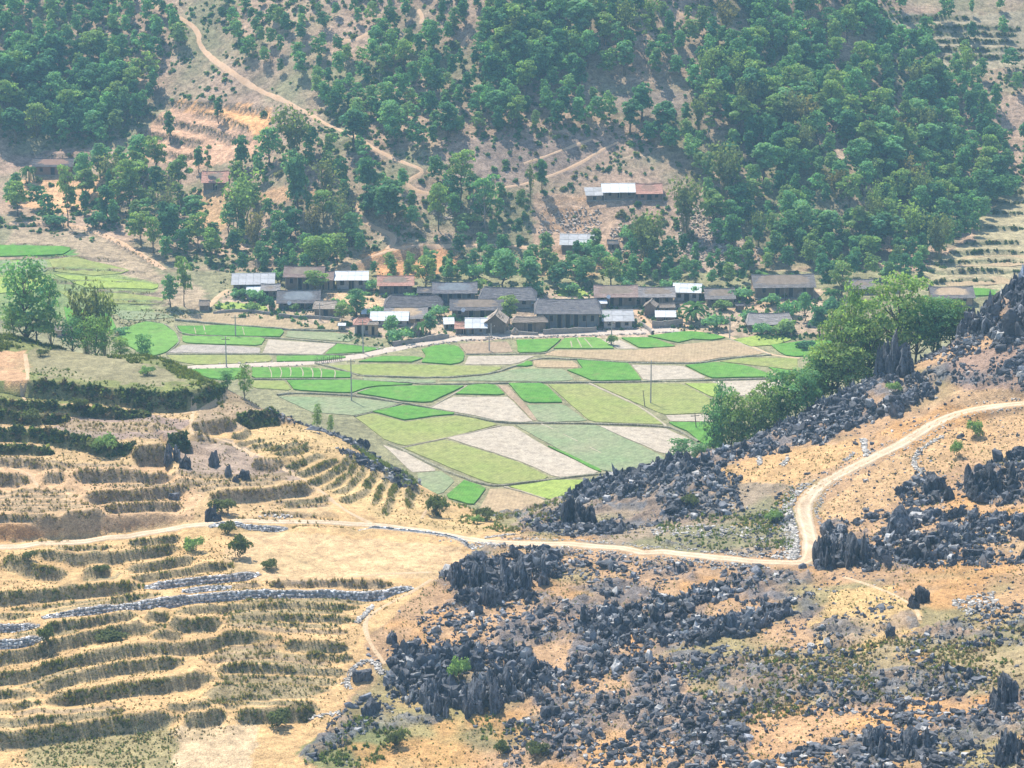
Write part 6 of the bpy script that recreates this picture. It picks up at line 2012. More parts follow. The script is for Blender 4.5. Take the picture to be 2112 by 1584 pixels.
house(V2, 352, 846, 408, 292, 482, 'dark', 'plaster', 'veranda', 'broad dark hipped house behind the pale leafy tree', -.03, hip=.10)
house(V2, 108, 565, 492, 390, 566, 'dark', 'plank', 'veranda', 'dark tiled house with a white dish facing the middle of the lane', .02, dish=-.5, doors=2)
house(V2, 820, 1385, 522, 388, 648, 'dark', 'bluegrey', 'veranda', 'biggest dark roofed house, two storeys with a blue grey balcony', -.01, hip=.07, doors=3, windows=4, posts=6)
house(V2, 1318, 1695, 382, 275, 462, 'brown', 'plank', 'veranda', 'long brown tiled house with a white dish, right of the two storey house', .0, dish=-.35, doors=2, side_wall='earth')
house(V2, 1692, 2004, 382, 290, 470, 'grey', 'plank', 'veranda', 'grey brown tiled house joined to the right of the long brown one', .0, doors=1)
house(V2, 1380, 1655, 582, 490, 642, 'sheet', 'plaster', 'shed', 'pale sheet roofed building at the lane right of the two storey house', .03, nx=3, doors=1, windows=2)
house(V2, 1832, 2012, 547, 495, 594, 'white', 'plank', 'open', 'small bright white sheet roof on posts above the stone wall', -.02, nx=2, posts=3, windows=0)
house(V2, 1735, 1860, 462, 405, 536, 'thatch', 'plank', 'shed', 'little gabled brown hut turned sideways in the right yard', 1.35, windows=0, pitch=.75)
house(V2, 1850, 2000, 488, 450, 512, 'thatch', 'plank', 'shed', 'low brown roof right behind the gabled hut', .1, windows=0)
house(V2, 1310, 1432, 455, 425, 478, 'white', 'plank', 'shed', 'white sheet lean to at the left end of the long brown house', .1, lean=True, windows=0)
house(V2, 150, 305, 645, 585, 694, 'red', 'wood', 'open', 'small red tiled open shed at the lane in the middle', .0, posts=3, windows=0)
house(V2, 236, 432, 640, 556, 696, 'white', 'bluegrey', 'shed', 'white roofed gabled hut right beside the small red shed', .0, pitch=.5, windows=1, nx=3)
house(V2, 52, 148, 607, 555, 650, 'white', 'bluegrey', 'shed', 'small white roofed hut left above the small red shed', .1, windows=1, nx=2)
house(V2, 398, 608, 598, 500, 688, 'thatch', 'wood', 'open', 'ragged brown gabled barn facing the lane', 1.45, posts=3, windows=0, pitch=.8)
house(V2, 628, 935, 592, 540, 674, 'thatch', 'plank', 'open', 'low brown roofed shelter left of the two storey house', .05, hip=.12, posts=4, windows=0)
house(V2, 786, 905, 450, 410, 478, 'white', 'plank', 'shed', 'white sheet lean to between two dark roofs', .25, lean=True, windows=0)
house(V2, 745, 845, 640, 605, 664, 'white', 'plank', 'open', 'crumpled pale sheet shelter at the lane', .35, posts=2, lean=True, windows=0, doors=0)
house(V3, 28, 205, 248, 192, 300, 'white', 'plaster', 'shed', 'white roofed house behind the banana plant', -.12, nx=4)
house(V3, 212, 402, 287, 218, 328, 'grey', 'plank', 'veranda', 'grey tiled house right of the banana plant', .03)
house(V3, 500, 885, 218, 134, 282, 'grey', 'plank', 'veranda', 'large farmhouse with earth gables standing apart at the right', .06, doors=2, side_wall='earth', posts=3)
house(V3, 388, 472, 265, 230, 296, 'white', 'plank', 'shed', 'small white gabled shed left of the large farmhouse', .3, pitch=.6, nx=2, windows=1)
house(V3, 400, 456, 335, 322, 360, 'dark', 'plank', 'open', 'tiny dark roofed shelter in the garden before the large farmhouse', .0, posts=2, windows=0, doors=0)
house(V3, 1085, 1240, 226, 164, 256, 'grey', 'plank', 'veranda', 'grey tiled house half hidden by the spreading tree', .02)
house(V3, 1580, 1850, 282, 208, 330, 'grey', 'earth', 'veranda', 'grey tiled farmhouse beside the upper right crag', .04, side_wall='earth')
house(V3, 466, 756, 442, 368, 478, 'grey', 'plank', 'veranda', 'grey roofed house at the lane end behind the broad leafy bush', .04, hip=.08)
house(VF, 1240, 1314, 398, 378, 413, 'white', 'plank', 'veranda', 'white sheet roofed house high on the slope', .04, nx=4, posts=3)
house(VF, 1311, 1367, 401, 378, 414, 'red', 'brick', 'shed', 'red tiled brick house at the right of the white roof on the slope', .02)
house(VF, 1206, 1244, 406, 388, 414, 'sheet', 'plank', 'shed', 'grey lean to at the left of the white roof on the slope', .1, lean=True, windows=0, nx=2)
house(VF, 1155, 1232, 508, 484, 517, 'sheet', 'plank', 'open', 'pale sheet roofed shed on the terraces above the village', -.04, nx=4, windows=0, posts=3)
house(VF, 66, 152, 345, 326, 362, 'dark', 'brick', 'shed', 'far left farmhouse with a dark roof and brown wall', .0)
house(VF, 414, 470, 378, 352, 394, 'red', 'plank', 'open', 'red roofed open hut at the foot of the clearing', .05, posts=3, windows=0)
house(VF, 1252, 1276, 508, 498, 515, 'dark', 'plank', 'shed', 'tiny shed right of the pale roofed shed on the terraces', .0, windows=0, cat='hut', name='shed_hut')
house(VF, 112, 150, 684, 672, 694, 'thatch', 'earth', 'shed', 'small brown roof just showing behind the knoll at left', .0, windows=0)
house(VF, 410, 432, 634, 622, 642, 'thatch', 'plank', 'open', 'little thatched shelter beside the pale path at the left', .0, windows=0, doors=0, posts=2, cat='hut', name='field_shelter')

# straw stacks
def stack(u, vb, wpx, hpx, label):
    P = hit([u], [vb], 'far')[0]; m = K * project(*P)[2]
    o = empty('straw_stack', tuple(P), 0, label, 'straw stack')
    rg = np.random.default_rng(int(u)); mb = MB(); prof = [(.0, .86), (.12, 1.0), (.35, 1.05), (.6, .8), (.85, .4), (1.0, .06)]
    n = 14; vs = []; fs = []
    for i, (z, r) in enumerate(prof):
        for k in range(n):
            a = 2 * math.pi * k / n; q = r * (1 + rg.normal() * .07)
            vs.append((math.cos(a) * q * wpx * m / 2, math.sin(a) * q * wpx * m / 2, z * hpx * m * 1.02 - (.2 if i == 0 else 0)))
    for i in range(len(prof) - 1):
        for k in range(n): fs.append((i * n + k, i * n + (k + 1) % n, (i + 1) * n + (k + 1) % n, (i + 1) * n + k))
    fs.append(tuple((len(prof) - 1) * n + k for k in range(n)))
    mb.add(vs, fs); mb.build('straw', M['thatch'], o)
    MB().tube([(0, 0, 0), (0, 0, hpx * m * 1.2)], .07, 5).build('pole', M['wood'], o)
stack(857, 692, 18, 28, 'pale straw stack at the lane among the bushes')
stack(1062, 690, 16, 16, 'low straw heap before the low brown shelter')
stack(560, 638, 12, 16, 'orange straw stack left of the long dark house')
stack(1650, 612, 14, 14, 'straw stack before the large farmhouse')
# utility poles
def pole(u, vb, vt, label, arm=True, tilt=0.0, rad=.14, mat='concrete', cat='utility pole', name='utility_pole'):
    P = hit([u], [vb], 'far')[0]; m = K * project(*P)[2]; h = (vb - vt) * m / .965
    o = empty(name, tuple(P), 0, label, cat, 'poles on the valley floor')
    o.rotation_euler = (0, tilt, 0)
    MB().tube([(0, 0, -.3), (0, 0, h * .5), (0, 0, h)], [rad * 1.2, rad, rad * .75], 7).build('pole', M[mat], o)
    if arm:
        MB().box((0, 0, h - .7), (1.9, .12, .14)).build('crossarm', M['wood'], o)
        for x in (-.8, 0, .8):
            MB().tube([(x, 0, h - .63), (x, 0, h - .38)], .06, 5).build('insulator', M['dish'], o)
for a in [(725, 827, 740, 'tallest pole standing between the two rows of rice plots at left'), (1342, 832, 743, 'tall pole in the large olive field'), (749, 729, 660, 'pole beside the bend of the lane, right of the field hut'),
          (1261, 711, 662, 'pale pole at the lane before the sheet roofed building'), (1505, 698, 652, 'pole at the right end of the lane'), (1009, 724, 690, 'thin pole in the reddish brown plot'), (486, 694, 650, 'left pole of the brown strip field'),
          (467, 757, 694, 'pole at the lane on the left side of the valley'), (660, 660, 625, 'pole in front of the brown roofed barn'), (1013, 700, 668, 'short pole before the ragged barn')]:
    pole(*a)
pole(1330, 838, 804, 'thin leaning stick at the diagonal border', False, -.12, .09, 'wood', 'stick', 'field_stick')
pole(1436, 884, 851, 'dark leaning pole with a crossbar beside the dark ridge tree', True, -.1, .1, 'wood')

# low walls of the village
def vwall(pts, h, w, label, mat='stonebase'):
    o = ridge('stone_wall', plan_line(pts, 'far', .8, 1), w, h, M[mat]); tag(o, label, 'stone wall')
vwall([(1120, 690), (1170, 688), (1230, 685)], 1.3, .5, 'dark garden wall in front of the two storey house')
vwall([(1345, 676), (1380, 675), (1408, 672)], 1.5, .5, 'grey block wall below the small bright white roof')
vwall([(810, 715), (860, 706), (900, 702), (925, 697)], 1.2, .6, 'stone wall along the lane below the bushes')
vwall([(575, 655), (640, 656), (700, 662)], .8, .5, 'low pale wall before the long dark house with a dish')
vwall([(440, 648), (500, 642), (560, 650)], .7, .5, 'low wall above the brown strip field')
vwall([(1000, 688), (1060, 690), (1110, 692)], .9, .6, 'rubble wall at the lane before the middle houses')
vwall([(1320, 668), (1336, 680), (1346, 690)], .9, .6, 'pale wall beside the path through the right yard')
# fence posts by the lane
fe = empty('wooden_fence', tuple(hit([675], [748], 'far')[0]), 0, 'row of dark fence posts beside the lane at left', 'fence')
org = np.array(fe.location); pm = MB().tube([(0, 0, -.2), (0, 0, 1.3)], [.08, .06], 5).mesh('post', M['wood'])
fp = hit(np.linspace(650, 705, 14), np.linspace(750, 744, 14), 'far')
for i, q in enumerate(fp):
    p = link('post', pm, fe); p.location = tuple(q - org); p.scale = (1, 1, 1 + .25 * math.sin(i * 2.1))
for k in (0.45, 0.95):
    MB().tube([tuple(q - org + np.array([0, 0, k])) for q in fp], .04, 4).build('rail', M['wood'], fe)

# ------------------------------------------------------------------ sow the woods (after the houses are known)
woods = []
rt = random.Random(11)
for wi_, (nm, place, poly, sp, kinds, (h0, h1)) in enumerate(WOODS):
    P = sow(poly, sp, 5000, 'far', 900 + wi_)
    if len(P) == 0: continue
    k = ~near_any(P[:, 0], P[:, 1], TRAILP, 2.6) & ~near_any(P[:, 0], P[:, 1], HOUSE_XY, 6.0) & ~near_any(P[:, 0], P[:, 1], [q[4:6] for q in PLANTED], 3.2)
    for x, y in P[k]:
        cl = float(fbm(x, y, 22, 2, 140))
        h = rt.uniform(h0, h1) * (1.12 + .25 * cl)
        u, v, _ = project(x, y, float(ground(x, y, 'far')))
        woods.append((x, y, h, rt.choice(kinds), place, nm, u, v))
vis = [q for q in woods if -30 < q[6] < 2142 and q[7] > 5]
vis.sort(key=lambda q: -(q[2] / math.hypot(q[0], q[1])))
NTREE = 300 - len([q for q in PLANTED]) + 12
solo = set()
for q in vis:
    if len(solo) >= NTREE: break
    solo.add(id(q))
mass = []
for q in woods:
    x, y, h, kd, place, nm, u, v = q
    t = rt.choice(KINDT[kd])
    if id(q) in solo:
        w = h * rt.uniform(.62, .92) * {'S': .6, 'B': .8, 'L': 1.05}.get(kd, 1.0)
        if kd == 'B':
            plant(t, 'bamboo_clump', x, y, h * 1.25, w, LOOK[kd] + ' ' + place, 'bamboo', 'bamboo ' + place, rt, BN, 'far')
        else:
            plant(t, 'tree', x, y, h, w, LOOK[kd] + ' ' + place, 'tree', LOOK[kd] + 's ' + place, rt, layer='far')
    else:
        mass.append(q)


def mesh_arrays(me):
    n = len(me.vertices); V = np.empty(n * 3, np.float32); me.vertices.foreach_get('co', V)
    c = np.ones(n * 4, np.float32)
    if 'Col' in me.color_attributes: me.color_attributes['Col'].data.foreach_get('color', c)
    F = np.array([p.vertices[:] for p in me.polygons])
    return V.reshape(-1, 3), F, c.reshape(-1, 4)[:, :3]


MASS_T = []
for k in range(7):
    t = tree_template(700 + k, 7.0, [4.6, 5.4, 3.8, 6.0, 4.6, 3.4, 5.0][k], .12, 520, .56, [14, 18, 12, 20, 15, 12, 17][k], [.9, .7, 1.1, .6, .95, 1.3, .8][k], .15, 'leafmass', 'bark', [.2, .5, .3, .6, .3, .4, .55][k])
    V, F, c = mesh_arrays(t.crown); MASS_T.append((V / np.array([5.0, 5.0, 7.0]), F, c))
if mass:
    P = np.array([(q[0], q[1], float(ground(q[0], q[1], 'far'))) for q in mass])
    hh = np.array([q[2] for q in mass]); ww = hh * RNG.uniform(.65, .95, len(mass))
    pal = np.array([(0.18, 0.35, 0.165), (0.11, 0.245, 0.13), (0.22, 0.365, 0.17), (0.26, 0.37, 0.16)])
    cc = pal[RNG.choice(4, len(mass), p=[.45, .3, .15, .1])] * RNG.uniform(.85, 1.2, (len(mass), 1))
    o = scatter('distant_wood', MASS_T, P, np.stack([ww, ww, hh], 1), RNG.uniform(0, 6.28, len(mass)), cc, M['leafmass'])
    o['label'] = 'remaining trees of the wooded hillside'

# ------------------------------------------------------------------ scrub of the hillside: low bushes beyond counting
def low_bush(seed, n=26):
    rng = np.random.default_rng(seed)
    d = rng.normal(size=(n, 3)); d /= np.linalg.norm(d, axis=1)[:, None]; d[:, 2] = abs(d[:, 2])
    V, F = leaf_quads(d * np.array([.42, .42, .62]) * rng.uniform(.6, 1.1, (n, 1)), .42, d + np.array([0, 0, .4]), rng)
    c = np.repeat(rng.uniform(.7, 1.25, (n, 1)) * np.ones((1, 3)), 4, 0)
    return V, F, c


LOWB = [low_bush(800 + k) for k in range(6)]
n = 47000
x = RNG.uniform(-205, 205, n); y = RNG.uniform(655, 905, n)
z = ground(x, y, 'far'); u, v, _ = project(x, y, z)
dens = np.clip(0.42 + 1.1 * fbm(x, y, 15, 3, 150), 0.02, 1)
bare = np.zeros(n, bool)
for poly in ([(240, 325), (345, 212), (560, 222), (560, 300), (470, 345)], [(20, 320), (230, 300), (240, 345), (20, 350)], [(690, 550), (760, 515), (950, 510), (900, 572), (760, 575)], [(1100, 405), (1260, 400), (1280, 560), (1095, 560)]):
    bare |= inpoly(u, v, poly)
sparse = np.zeros(n, bool)
for g in GAPS: sparse |= inpoly(u, v, g)
vb = np.interp(u, [0, 300, 400, 900, 1500, 1950, 2000, 2112], [470, 520, 560, 575, 580, 560, 400, 380])
dens = np.where(bare, dens * .06, np.where(sparse, dens * .35, dens))
k = (RNG.random(n) < dens) & (v < vb) & (v > -40) & ~near_any(x, y, TRAILP, 1.4) & ~near_any(x, y, HOUSE_XY, 5.0) & ~((u > 1860) & (v < 140)) & (u > -500) & (u < 2600)
P = np.column_stack([x[k], y[k], z[k] - .05]); m = k.sum()
s = np.exp(RNG.normal(0.0, .38, m)) * .95
pal = np.array([(0.15, 0.26, 0.11), (0.20, 0.26, 0.11), (0.26, 0.25, 0.12), (0.11, 0.20, 0.09)])
cc = pal[RNG.choice(4, m, p=[.4, .25, .15, .2])] * RNG.uniform(.8, 1.2, (m, 1))
scatter('hillside_scrub', LOWB, P, np.stack([s * 1.25, s * 1.25, s], 1), RNG.uniform(0, 6.28, m), cc, M['leafmass'])

# ------------------------------------------------------------------ grass and shrubs on the terrace banks
def tuft(seed, n=9, spread=.55, wd=.13):
    rng = np.random.default_rng(seed); V = []; F = []
    for k in range(n):
        a = rng.uniform(0, 6.28); r = rng.uniform(0, .25); L = rng.uniform(.6, 1.15); o = rng.uniform(.1, spread)
        c, s = math.cos(a), math.sin(a); b = np.array([c * r, s * r, 0]); sd = np.array([-s, c, 0]) * wd
        q = len(V); V += [b - sd, b + sd, b + np.array([c * o, s * o, L])]; F.append((q, q + 1, q + 2))
    V = np.array(V)
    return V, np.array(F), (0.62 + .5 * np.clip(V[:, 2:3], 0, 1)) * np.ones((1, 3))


TUFT = [tuft(820 + k) for k in range(6)]
def shrublet(seed, n=16):
    V, F, c = low_bush(seed, n); return V, F, c
SHR = [shrublet(840 + k, 20) for k in range(5)]
gp = {'g': [], 'd': [], 'b': []}
for P, hgt, kind, r, layer, upn, t in RISER_W:
    if kind not in gp: continue
    L = np.sqrt(((P[1:] - P[:-1]) ** 2).sum(1)).sum()
    nt = int(L * hgt * {'g': 11, 'd': 7.0, 'b': 5.5}[kind] * (1 if layer == 'fg' else .35))
    f = RNG.uniform(0, 1, nt) * (len(P) - 1); i = np.clip(f.astype(int), 0, len(P) - 2); w = (f - i)[:, None]
    c = P[i] * (1 - w) + P[i + 1] * w
    off = RNG.triangular(-1.0, .75, 1.15, nt) * (r + .12)
    c = c + off[:, None] * upn[None]
    pn = fbm(c[:, 0], c[:, 1], 3.5, 2, 160 + len(gp[kind]) % 5)
    keep = RNG.random(nt) < np.clip(.75 + 1.4 * pn, .45, 1)
    for q, pnn in zip(c[keep], pn[keep]):
        gp[kind].append((q[0], q[1], layer == 'far', pnn, hgt))
def greens(n, pal, p):
    return np.array(pal)[RNG.choice(len(pal), n, p=p)] * RNG.uniform(.75, 1.25, (n, 1))
for kind, nm in (('g', 'bank_grass'), ('b', 'dry_bank_grass'), ('d', 'bank_shrubs')):
    Q = np.array(gp[kind]); n = len(Q)
    z = np.where(Q[:, 2] > 0, ground(Q[:, 0], Q[:, 1], 'far'), ground(Q[:, 0], Q[:, 1], 'fg'))
    P = np.column_stack([Q[:, :2], z - .05])
    if kind == 'g':
        s = RNG.uniform(.26, .62, n) * np.clip(.75 + .6 * Q[:, 3], .5, 1.4); cc = greens(n, [(0.135, 0.165, 0.06), (0.20, 0.205, 0.08), (0.38, 0.29, 0.14), (0.29, 0.23, 0.11)], [.35, .27, .2, .18]); S = np.stack([s, s, s], 1)
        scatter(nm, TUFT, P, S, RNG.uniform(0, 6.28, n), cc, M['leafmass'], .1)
    elif kind == 'b':
        s = RNG.uniform(.3, .65, n); cc = greens(n, [(0.30, 0.23, 0.13), (0.25, 0.19, 0.11), (0.18, 0.18, 0.08), (0.36, 0.27, 0.16)], [.35, .3, .15, .2]); S = np.stack([s, s, s], 1)
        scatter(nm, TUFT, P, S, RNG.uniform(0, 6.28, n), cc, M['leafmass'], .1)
    else:
        s = np.exp(RNG.normal(-.1, .33, n)) * .82; cc = greens(n, [(0.085, 0.13, 0.05), (0.13, 0.17, 0.055), (0.19, 0.20, 0.075), (0.19, 0.15, 0.09)], [.4, .3, .15, .15]); S = np.stack([s * 1.1, s * 1.1, s], 1)
        scatter(nm, SHR, P, S, RNG.uniform(0, 6.28, n), cc, M['leafmass'], .1)

# ------------------------------------------------------------------ loose grass and herbs over the near ground
pts = []
def sprinkle(poly, n, smin, smax, pal, jit=8, layer='fg'):
    pl = np.array(poly, float); W = hit(pl[:, 0], pl[:, 1], layer); W = W[(W[:, 1] < 500) | (layer == 'far')]; a, b = W[:, :2].min(0) - 1, W[:, :2].max(0) + 4
    x = RNG.uniform(a[0], b[0], n); y = RNG.uniform(a[1], b[1], n); z = ground(x, y, layer); u, v, _ = project(x, y, z)
    u = u + jit * fbm(x, y, 4, 2, 171); v = v + jit * fbm(x, y, 4, 2, 172)
    k = inpoly(u, v, poly) & ~on_road(x, y, 2.0)
    k &= RNG.random(n) < np.clip(.5 + 1.5 * fbm(x, y, 5, 3, 173), .05, 1)
    for p, q, r in zip(x[k], y[k], z[k]):
        pts.append((p, q, r, RNG.uniform(smin, smax)) + tuple(np.array(pal[RNG.integers(len(pal))]) * RNG.uniform(.8, 1.25)))
GR = [(0.15, 0.205, 0.065), (0.19, 0.235, 0.08), (0.23, 0.23, 0.10)]; DRY = [(0.36, 0.28, 0.14), (0.29, 0.23, 0.12), (0.21, 0.185, 0.09)]; MIXG = GR + DRY
sprinkle([(-20, 690), (150, 690), (330, 735), (470, 785), (460, 840), (400, 800), (330, 752), (130, 722), (0, 722)], 9000, .35, .9, [(0.17, 0.20, 0.05), (0.13, 0.17, 0.045), (0.20, 0.21, 0.06)])
sprinkle([(60, 765), (130, 760), (260, 790), (400, 790), (400, 830), (60, 800)], 1800, .25, .6, GR)
sprinkle([(0, 800), (460, 810), (620, 850), (640, 1000), (560, 1075), (0, 1110)], 5500, .2, .45, DRY + [(0.11, 0.12, 0.05)])
sprinkle([(470, 895), (640, 872), (760, 920), (860, 1000), (1010, 1085), (980, 1110), (800, 1083), (660, 1010)], 3500, .18, .4, DRY)
sprinkle([(0, 1125), (500, 1100), (480, 1200), (880, 1210), (760, 1280), (700, 1500), (0, 1560)], 11000, .15, .38, DRY + [(0.14, 0.145, 0.06)])
sprinkle([(60, 1530), (370, 1500), (370, 1584), (0, 1584)], 2600, .2, .45, MIXG)
sprinkle([(700, 860), (760, 900), (870, 990), (840, 1010), (740, 930), (620, 860), (540, 815), (600, 810)], 2200, .4, .9, GR)
sprinkle([(960, 1060), (1200, 990), (1330, 1000), (1130, 1085), (1040, 1100)], 2600, .3, .8, MIXG)
sprinkle([(860, 1010), (920, 1020), (1050, 1065), (1060, 1100), (960, 1080)], 900, .35, .8, GR)
sprinkle(ROCKZ, 40000, .12, .38, MIXG + DRY)
sprinkle([(1350, 1060), (1560, 1060), (1640, 1000), (1640, 1140), (1350, 1120)], 3500, .3, .7, GR)
sprinkle([(1380, 1370), (1900, 1310), (2112, 1290), (2112, 1420), (1900, 1440), (1500, 1500)], 7000, .25, .65, MIXG + [(0.22, 0.15, 0.11)])
sprinkle([(620, 1570), (740, 1480), (850, 1510), (760, 1584)], 1600, .35, .8, GR)
sprinkle([(960, 1480), (1000, 1470), (1120, 1500), (1000, 1530)], 600, .3, .7, GR)
Q = np.array(pts); n = len(Q)
s = Q[:, 3]
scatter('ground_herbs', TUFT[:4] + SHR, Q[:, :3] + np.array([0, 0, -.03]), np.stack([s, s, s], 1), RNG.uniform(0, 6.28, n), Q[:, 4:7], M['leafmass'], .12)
# rank growth at the foot of the slope and round the fields
pts = []
sprinkle([(690, 690), (800, 690), (900, 700), (850, 712), (780, 720), (700, 705)], 700, .4, 1.0, [(0.07, 0.15, 0.05), (0.10, 0.18, 0.06)], 4, 'far')
sprinkle([(1560, 690), (1660, 670), (1700, 690), (1650, 705), (1560, 705)], 700, .5, 1.2, [(0.07, 0.15, 0.05), (0.10, 0.18, 0.06)], 4, 'far')
sprinkle([(460, 600), (700, 610), (900, 590), (1500, 590), (1700, 610), (1700, 690), (1400, 680), (900, 690), (700, 690), (440, 640)], 2600, .5, 1.7, [(0.10, 0.21, 0.075), (0.14, 0.25, 0.09)], 6, 'far')
sprinkle([(460, 560), (1500, 570), (1700, 600), (1700, 690), (1400, 690), (440, 650)], 3000, .3, .8, [(0.09, 0.15, 0.06), (0.16, 0.16, 0.08)], 6, 'far')
sprinkle([(220, 640), (460, 640), (360, 660), (240, 690)], 1500, .3, .6, MIXG, 6, 'far')
Q = np.array(pts); n = len(Q); s = Q[:, 3]
scatter('valley_herbs', SHR, Q[:, :3], np.stack([s, s, s], 1), RNG.uniform(0, 6.28, n), Q[:, 4:7], M['leafmass'], .12)

# ------------------------------------------------------------------ single bushes
BU = ('stems', 'foliage')
def bush(u, v, wpx, hpx, label, k=0, layer='fg', near=True):
    t = (T_TUFTB if near else T_BUSH)[k]
    o = put(t, u, v, hpx, wpx, label, 'bush', 'bush', layer, None, BN if False else BU)
for u, v, w, h, lab, k in [
    (488, 1148, 44, 52, 'dark round bush at the left edge of the broad tan field', 0), (400, 1135, 40, 36, 'grey green bush left of the dark round bush', 1),
    (466, 1100, 36, 30, 'dark bush beneath the left road beside the stone wall', 0), (553, 1172, 34, 22, 'low bush at the lower left corner of the tan field', 0),
    (92, 1325, 36, 40, 'dark green bush between the two stone walls at the left edge', 0), (306, 772, 32, 22, 'green bush alone on the olive knoll field', 1),
    (84, 735, 26, 16, 'low dark bush at the upper edge of the knoll field', 0), (470, 1060, 52, 40, 'dark shrub on the bank above the left road', 0),
    (60, 1152, 30, 20, 'dark bush on the uppermost lower terrace at left', 0), (215, 1182, 30, 24, 'bush at the end of the short terrace bank', 0),
    (218, 1320, 60, 26, 'dark shrub on the lowest left terraces', 0), (572, 1495, 50, 40, 'dark green shrub at the end of the lowest long bank', 0),
    (820, 1535, 38, 38, 'dark green bush at the bottom beside the tan patch', 0), (950, 1400, 40, 60, 'olive bush on the dark rock mass', 1),
    (1000, 1075, 40, 30, 'bush on the saddle above the road', 0), (985, 1080, 26, 20, 'small green bush on the saddle', 1),
    (905, 1065, 50, 46, 'shrubby mound at the tip of the nose of the hill', 0), (2010, 900, 36, 40, 'bright green bush above the road at the right', 1),
    (1975, 940, 24, 40, 'tall grass bush beside the pale stone line', 1), (1845, 810, 30, 24, 'green bush among the pale rubble on the ridge', 1),
    (1100, 1560, 44, 34, 'reddish brown bush at the bottom edge', 0), (1030, 1555, 30, 34, 'dark bush at the bottom edge', 0),
    (1425, 1045, 40, 26, 'green bush among the rocks of the right ridge', 0), (1600, 1075, 34, 30, 'green bush at the inner bend of the road', 1),
    (60, 870, 40, 30, 'dark green shrub clump on the left terrace edge', 0), (170, 845, 36, 28, 'green shrub on the second shrubby bank', 0), (215, 925, 44, 36, 'leafy green shrub on the ploughed plot edge', 1),
]:
    bush(u, v, w, h, lab, k)
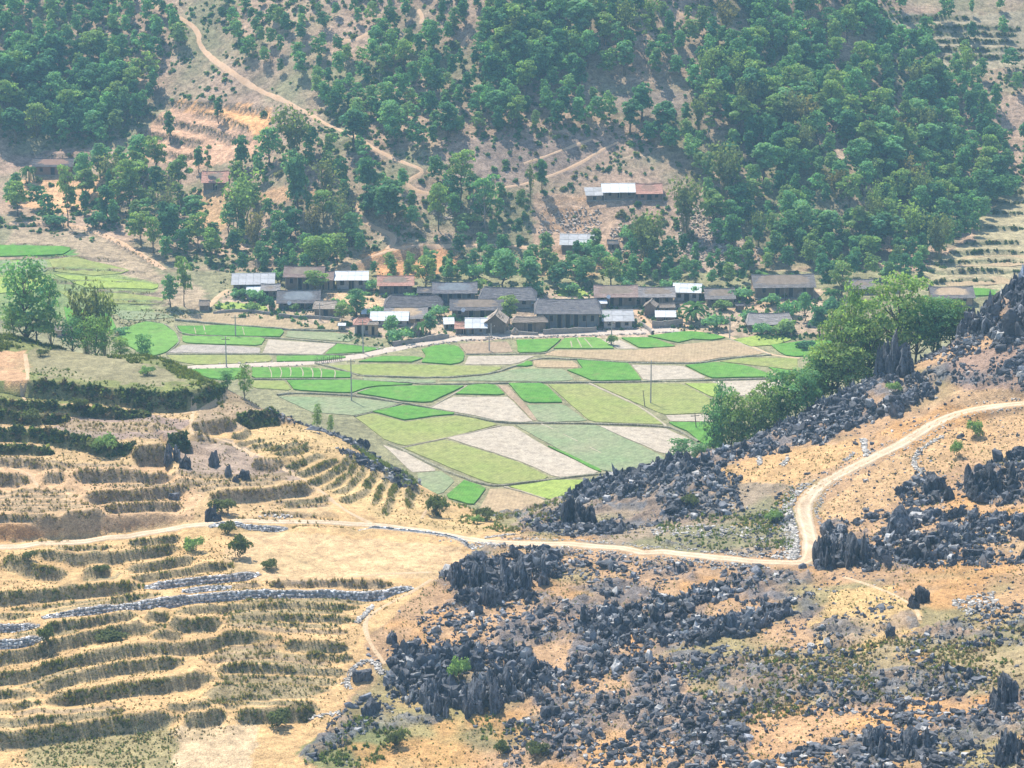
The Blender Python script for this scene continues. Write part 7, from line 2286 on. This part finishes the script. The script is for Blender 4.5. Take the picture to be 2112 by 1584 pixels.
for u, v, w, h, lab, k in [
    (820, 706, 50, 30, 'leafy bush at the lane in front of the white roof', 0), (845, 700, 30, 26, 'dark bush at the lane', 1), (700, 640, 34, 26, 'bush in the left yard', 0),
    (530, 622, 40, 26, 'green bush before the small dark shed', 0), (490, 615, 30, 22, 'bush below the pale sheet roof', 3), (560, 642, 22, 34, 'dark bush left of the dark front house', 1),
    (1130, 655, 44, 26, 'green bush in front of the two storey house', 0), (1210, 660, 30, 22, 'bush below the balcony of the two storey house', 3), (1245, 672, 30, 26, 'dark purple bush right of the two storey house', 1),
    (1475, 680, 56, 34, 'leafy bush beside the lane at right', 0), (1530, 620, 50, 28, 'green bush left of the large farmhouse', 0), (1590, 630, 40, 26, 'round bush before the large farmhouse', 3),
    (1620, 690, 60, 36, 'broad leafy bush in front of the lower grey roof', 2), (1570, 690, 40, 26, 'green bush left of the broad leafy bush', 0), (1175, 605, 40, 24, 'bush beside the small green plot', 0), (1290, 600, 40, 30, 'bush behind the long brown roof', 3),
    (800, 590, 30, 26, 'bush behind the red brown roof', 0), (925, 575, 40, 30, 'bush on the orange bank', 3), (980, 575, 44, 34, 'green bush behind the long dark roof', 0), (1000, 645, 20, 18, 'little bush between two dark roofs', 3),
    (965, 465, 60, 30, 'white flowering bush beneath the feathery tree', 2), (760, 440, 40, 30, 'bush beside the pale track', 1), (1440, 615, 30, 30, 'bush beneath the banana plant', 0),
    (1400, 605, 34, 24, 'bush behind the white roofed house', 3), (115, 470, 50, 30, 'low bush below the left farmhouse', 1), (200, 470, 50, 36, 'dark bush in the left grove', 1), (1262, 712, 24, 26, 'pale flowering bush at the pole by the lane', 2),
    (905, 655, 40, 28, 'bush in the gap left of the dark house with a dish', 0), (1012, 672, 34, 24, 'bush between the ragged barn and the low brown shelter', 3), (935, 668, 24, 20, 'small bush behind the white roofed gabled hut', 1),
    (1105, 610, 44, 30, 'bush behind the left end of the two storey roof', 0), (985, 600, 40, 30, 'leafy bush right of the long dark roof', 2), (770, 600, 34, 26, 'bush between the white and the red brown roofs', 0),
    (575, 585, 34, 30, 'bush right of the pale sheet roof', 3), (845, 625, 30, 24, 'bush before the low dark annex', 0), (1490, 640, 40, 26, 'low bush before the grey tiled house', 2), (1375, 600, 30, 24, 'bush behind the joined grey brown roof', 0),
    (1545, 668, 44, 30, 'bush left of the grey roof at the lane end', 3), (1625, 655, 44, 36, 'tall bush below the large farmhouse', 0), (1720, 655, 60, 40, 'big bush right of the large farmhouse', 1), (780, 655, 40, 26, 'bush behind the long white roof', 0),
    (610, 640, 26, 18, 'small bush at the wall of the long dark house', 2), (520, 640, 36, 20, 'low bush on the pale green plot', 2), (1660, 720, 40, 20, 'bush on the border of the corner field', 1), (250, 690, 30, 16, 'bush at the edge of the striped field', 0), (1300, 500, 50, 40, 'bush on the scree terrace', 0), (1210, 525, 50, 30, 'bush before the pale roofed shed', 0),
]:
    bush(u, v, w, h, lab, k, 'far', False)

# ------------------------------------------------------------------ labels: within each group say size and whereabouts
def refine():
    groups = {}
    for o in bpy.data.objects:
        if o.parent is None and o.get('group') and o.get('category') in ('tree', 'bamboo', 'boulder', 'rock outcrop') and o.get('label'):
            groups.setdefault((o['group'], o['label']), []).append(o)
    for (g, l), os_ in groups.items():
        if len(os_) < 3: continue
        uv = []
        for o in os_:
            u, v, _ = project(*o.location); uv.append((u, v, o.scale[2] if o.type == 'EMPTY' else o.dimensions.x))
        uv = np.array(uv); q = np.argsort(np.argsort(uv, 0), 0) / max(1, len(os_) - 1)
        for o, (a, b, c) in zip(os_, q):
            size = 'small ' if c < .3 else 'large ' if c > .7 else ''
            ver = 'upper' if b < .33 else 'lower' if b > .67 else 'middle'
            hor = 'far left' if a < .2 else 'left' if a < .4 else 'centre' if a < .6 else 'right' if a < .8 else 'far right'
            shp = ''
            if o.type == 'EMPTY' and o.children:
                dm = o.children[-1].dimensions; rr_ = dm.x / max(.1, dm.z)
                shp = 'narrow ' if rr_ < .66 else 'broad ' if rr_ > .9 else ''
            t_ = size + shp + l + ', ' + ver + ' ' + hor
            o['label'] = t_ if len(t_.split()) <= 16 else l + ', ' + ver + ' ' + hor
refine()
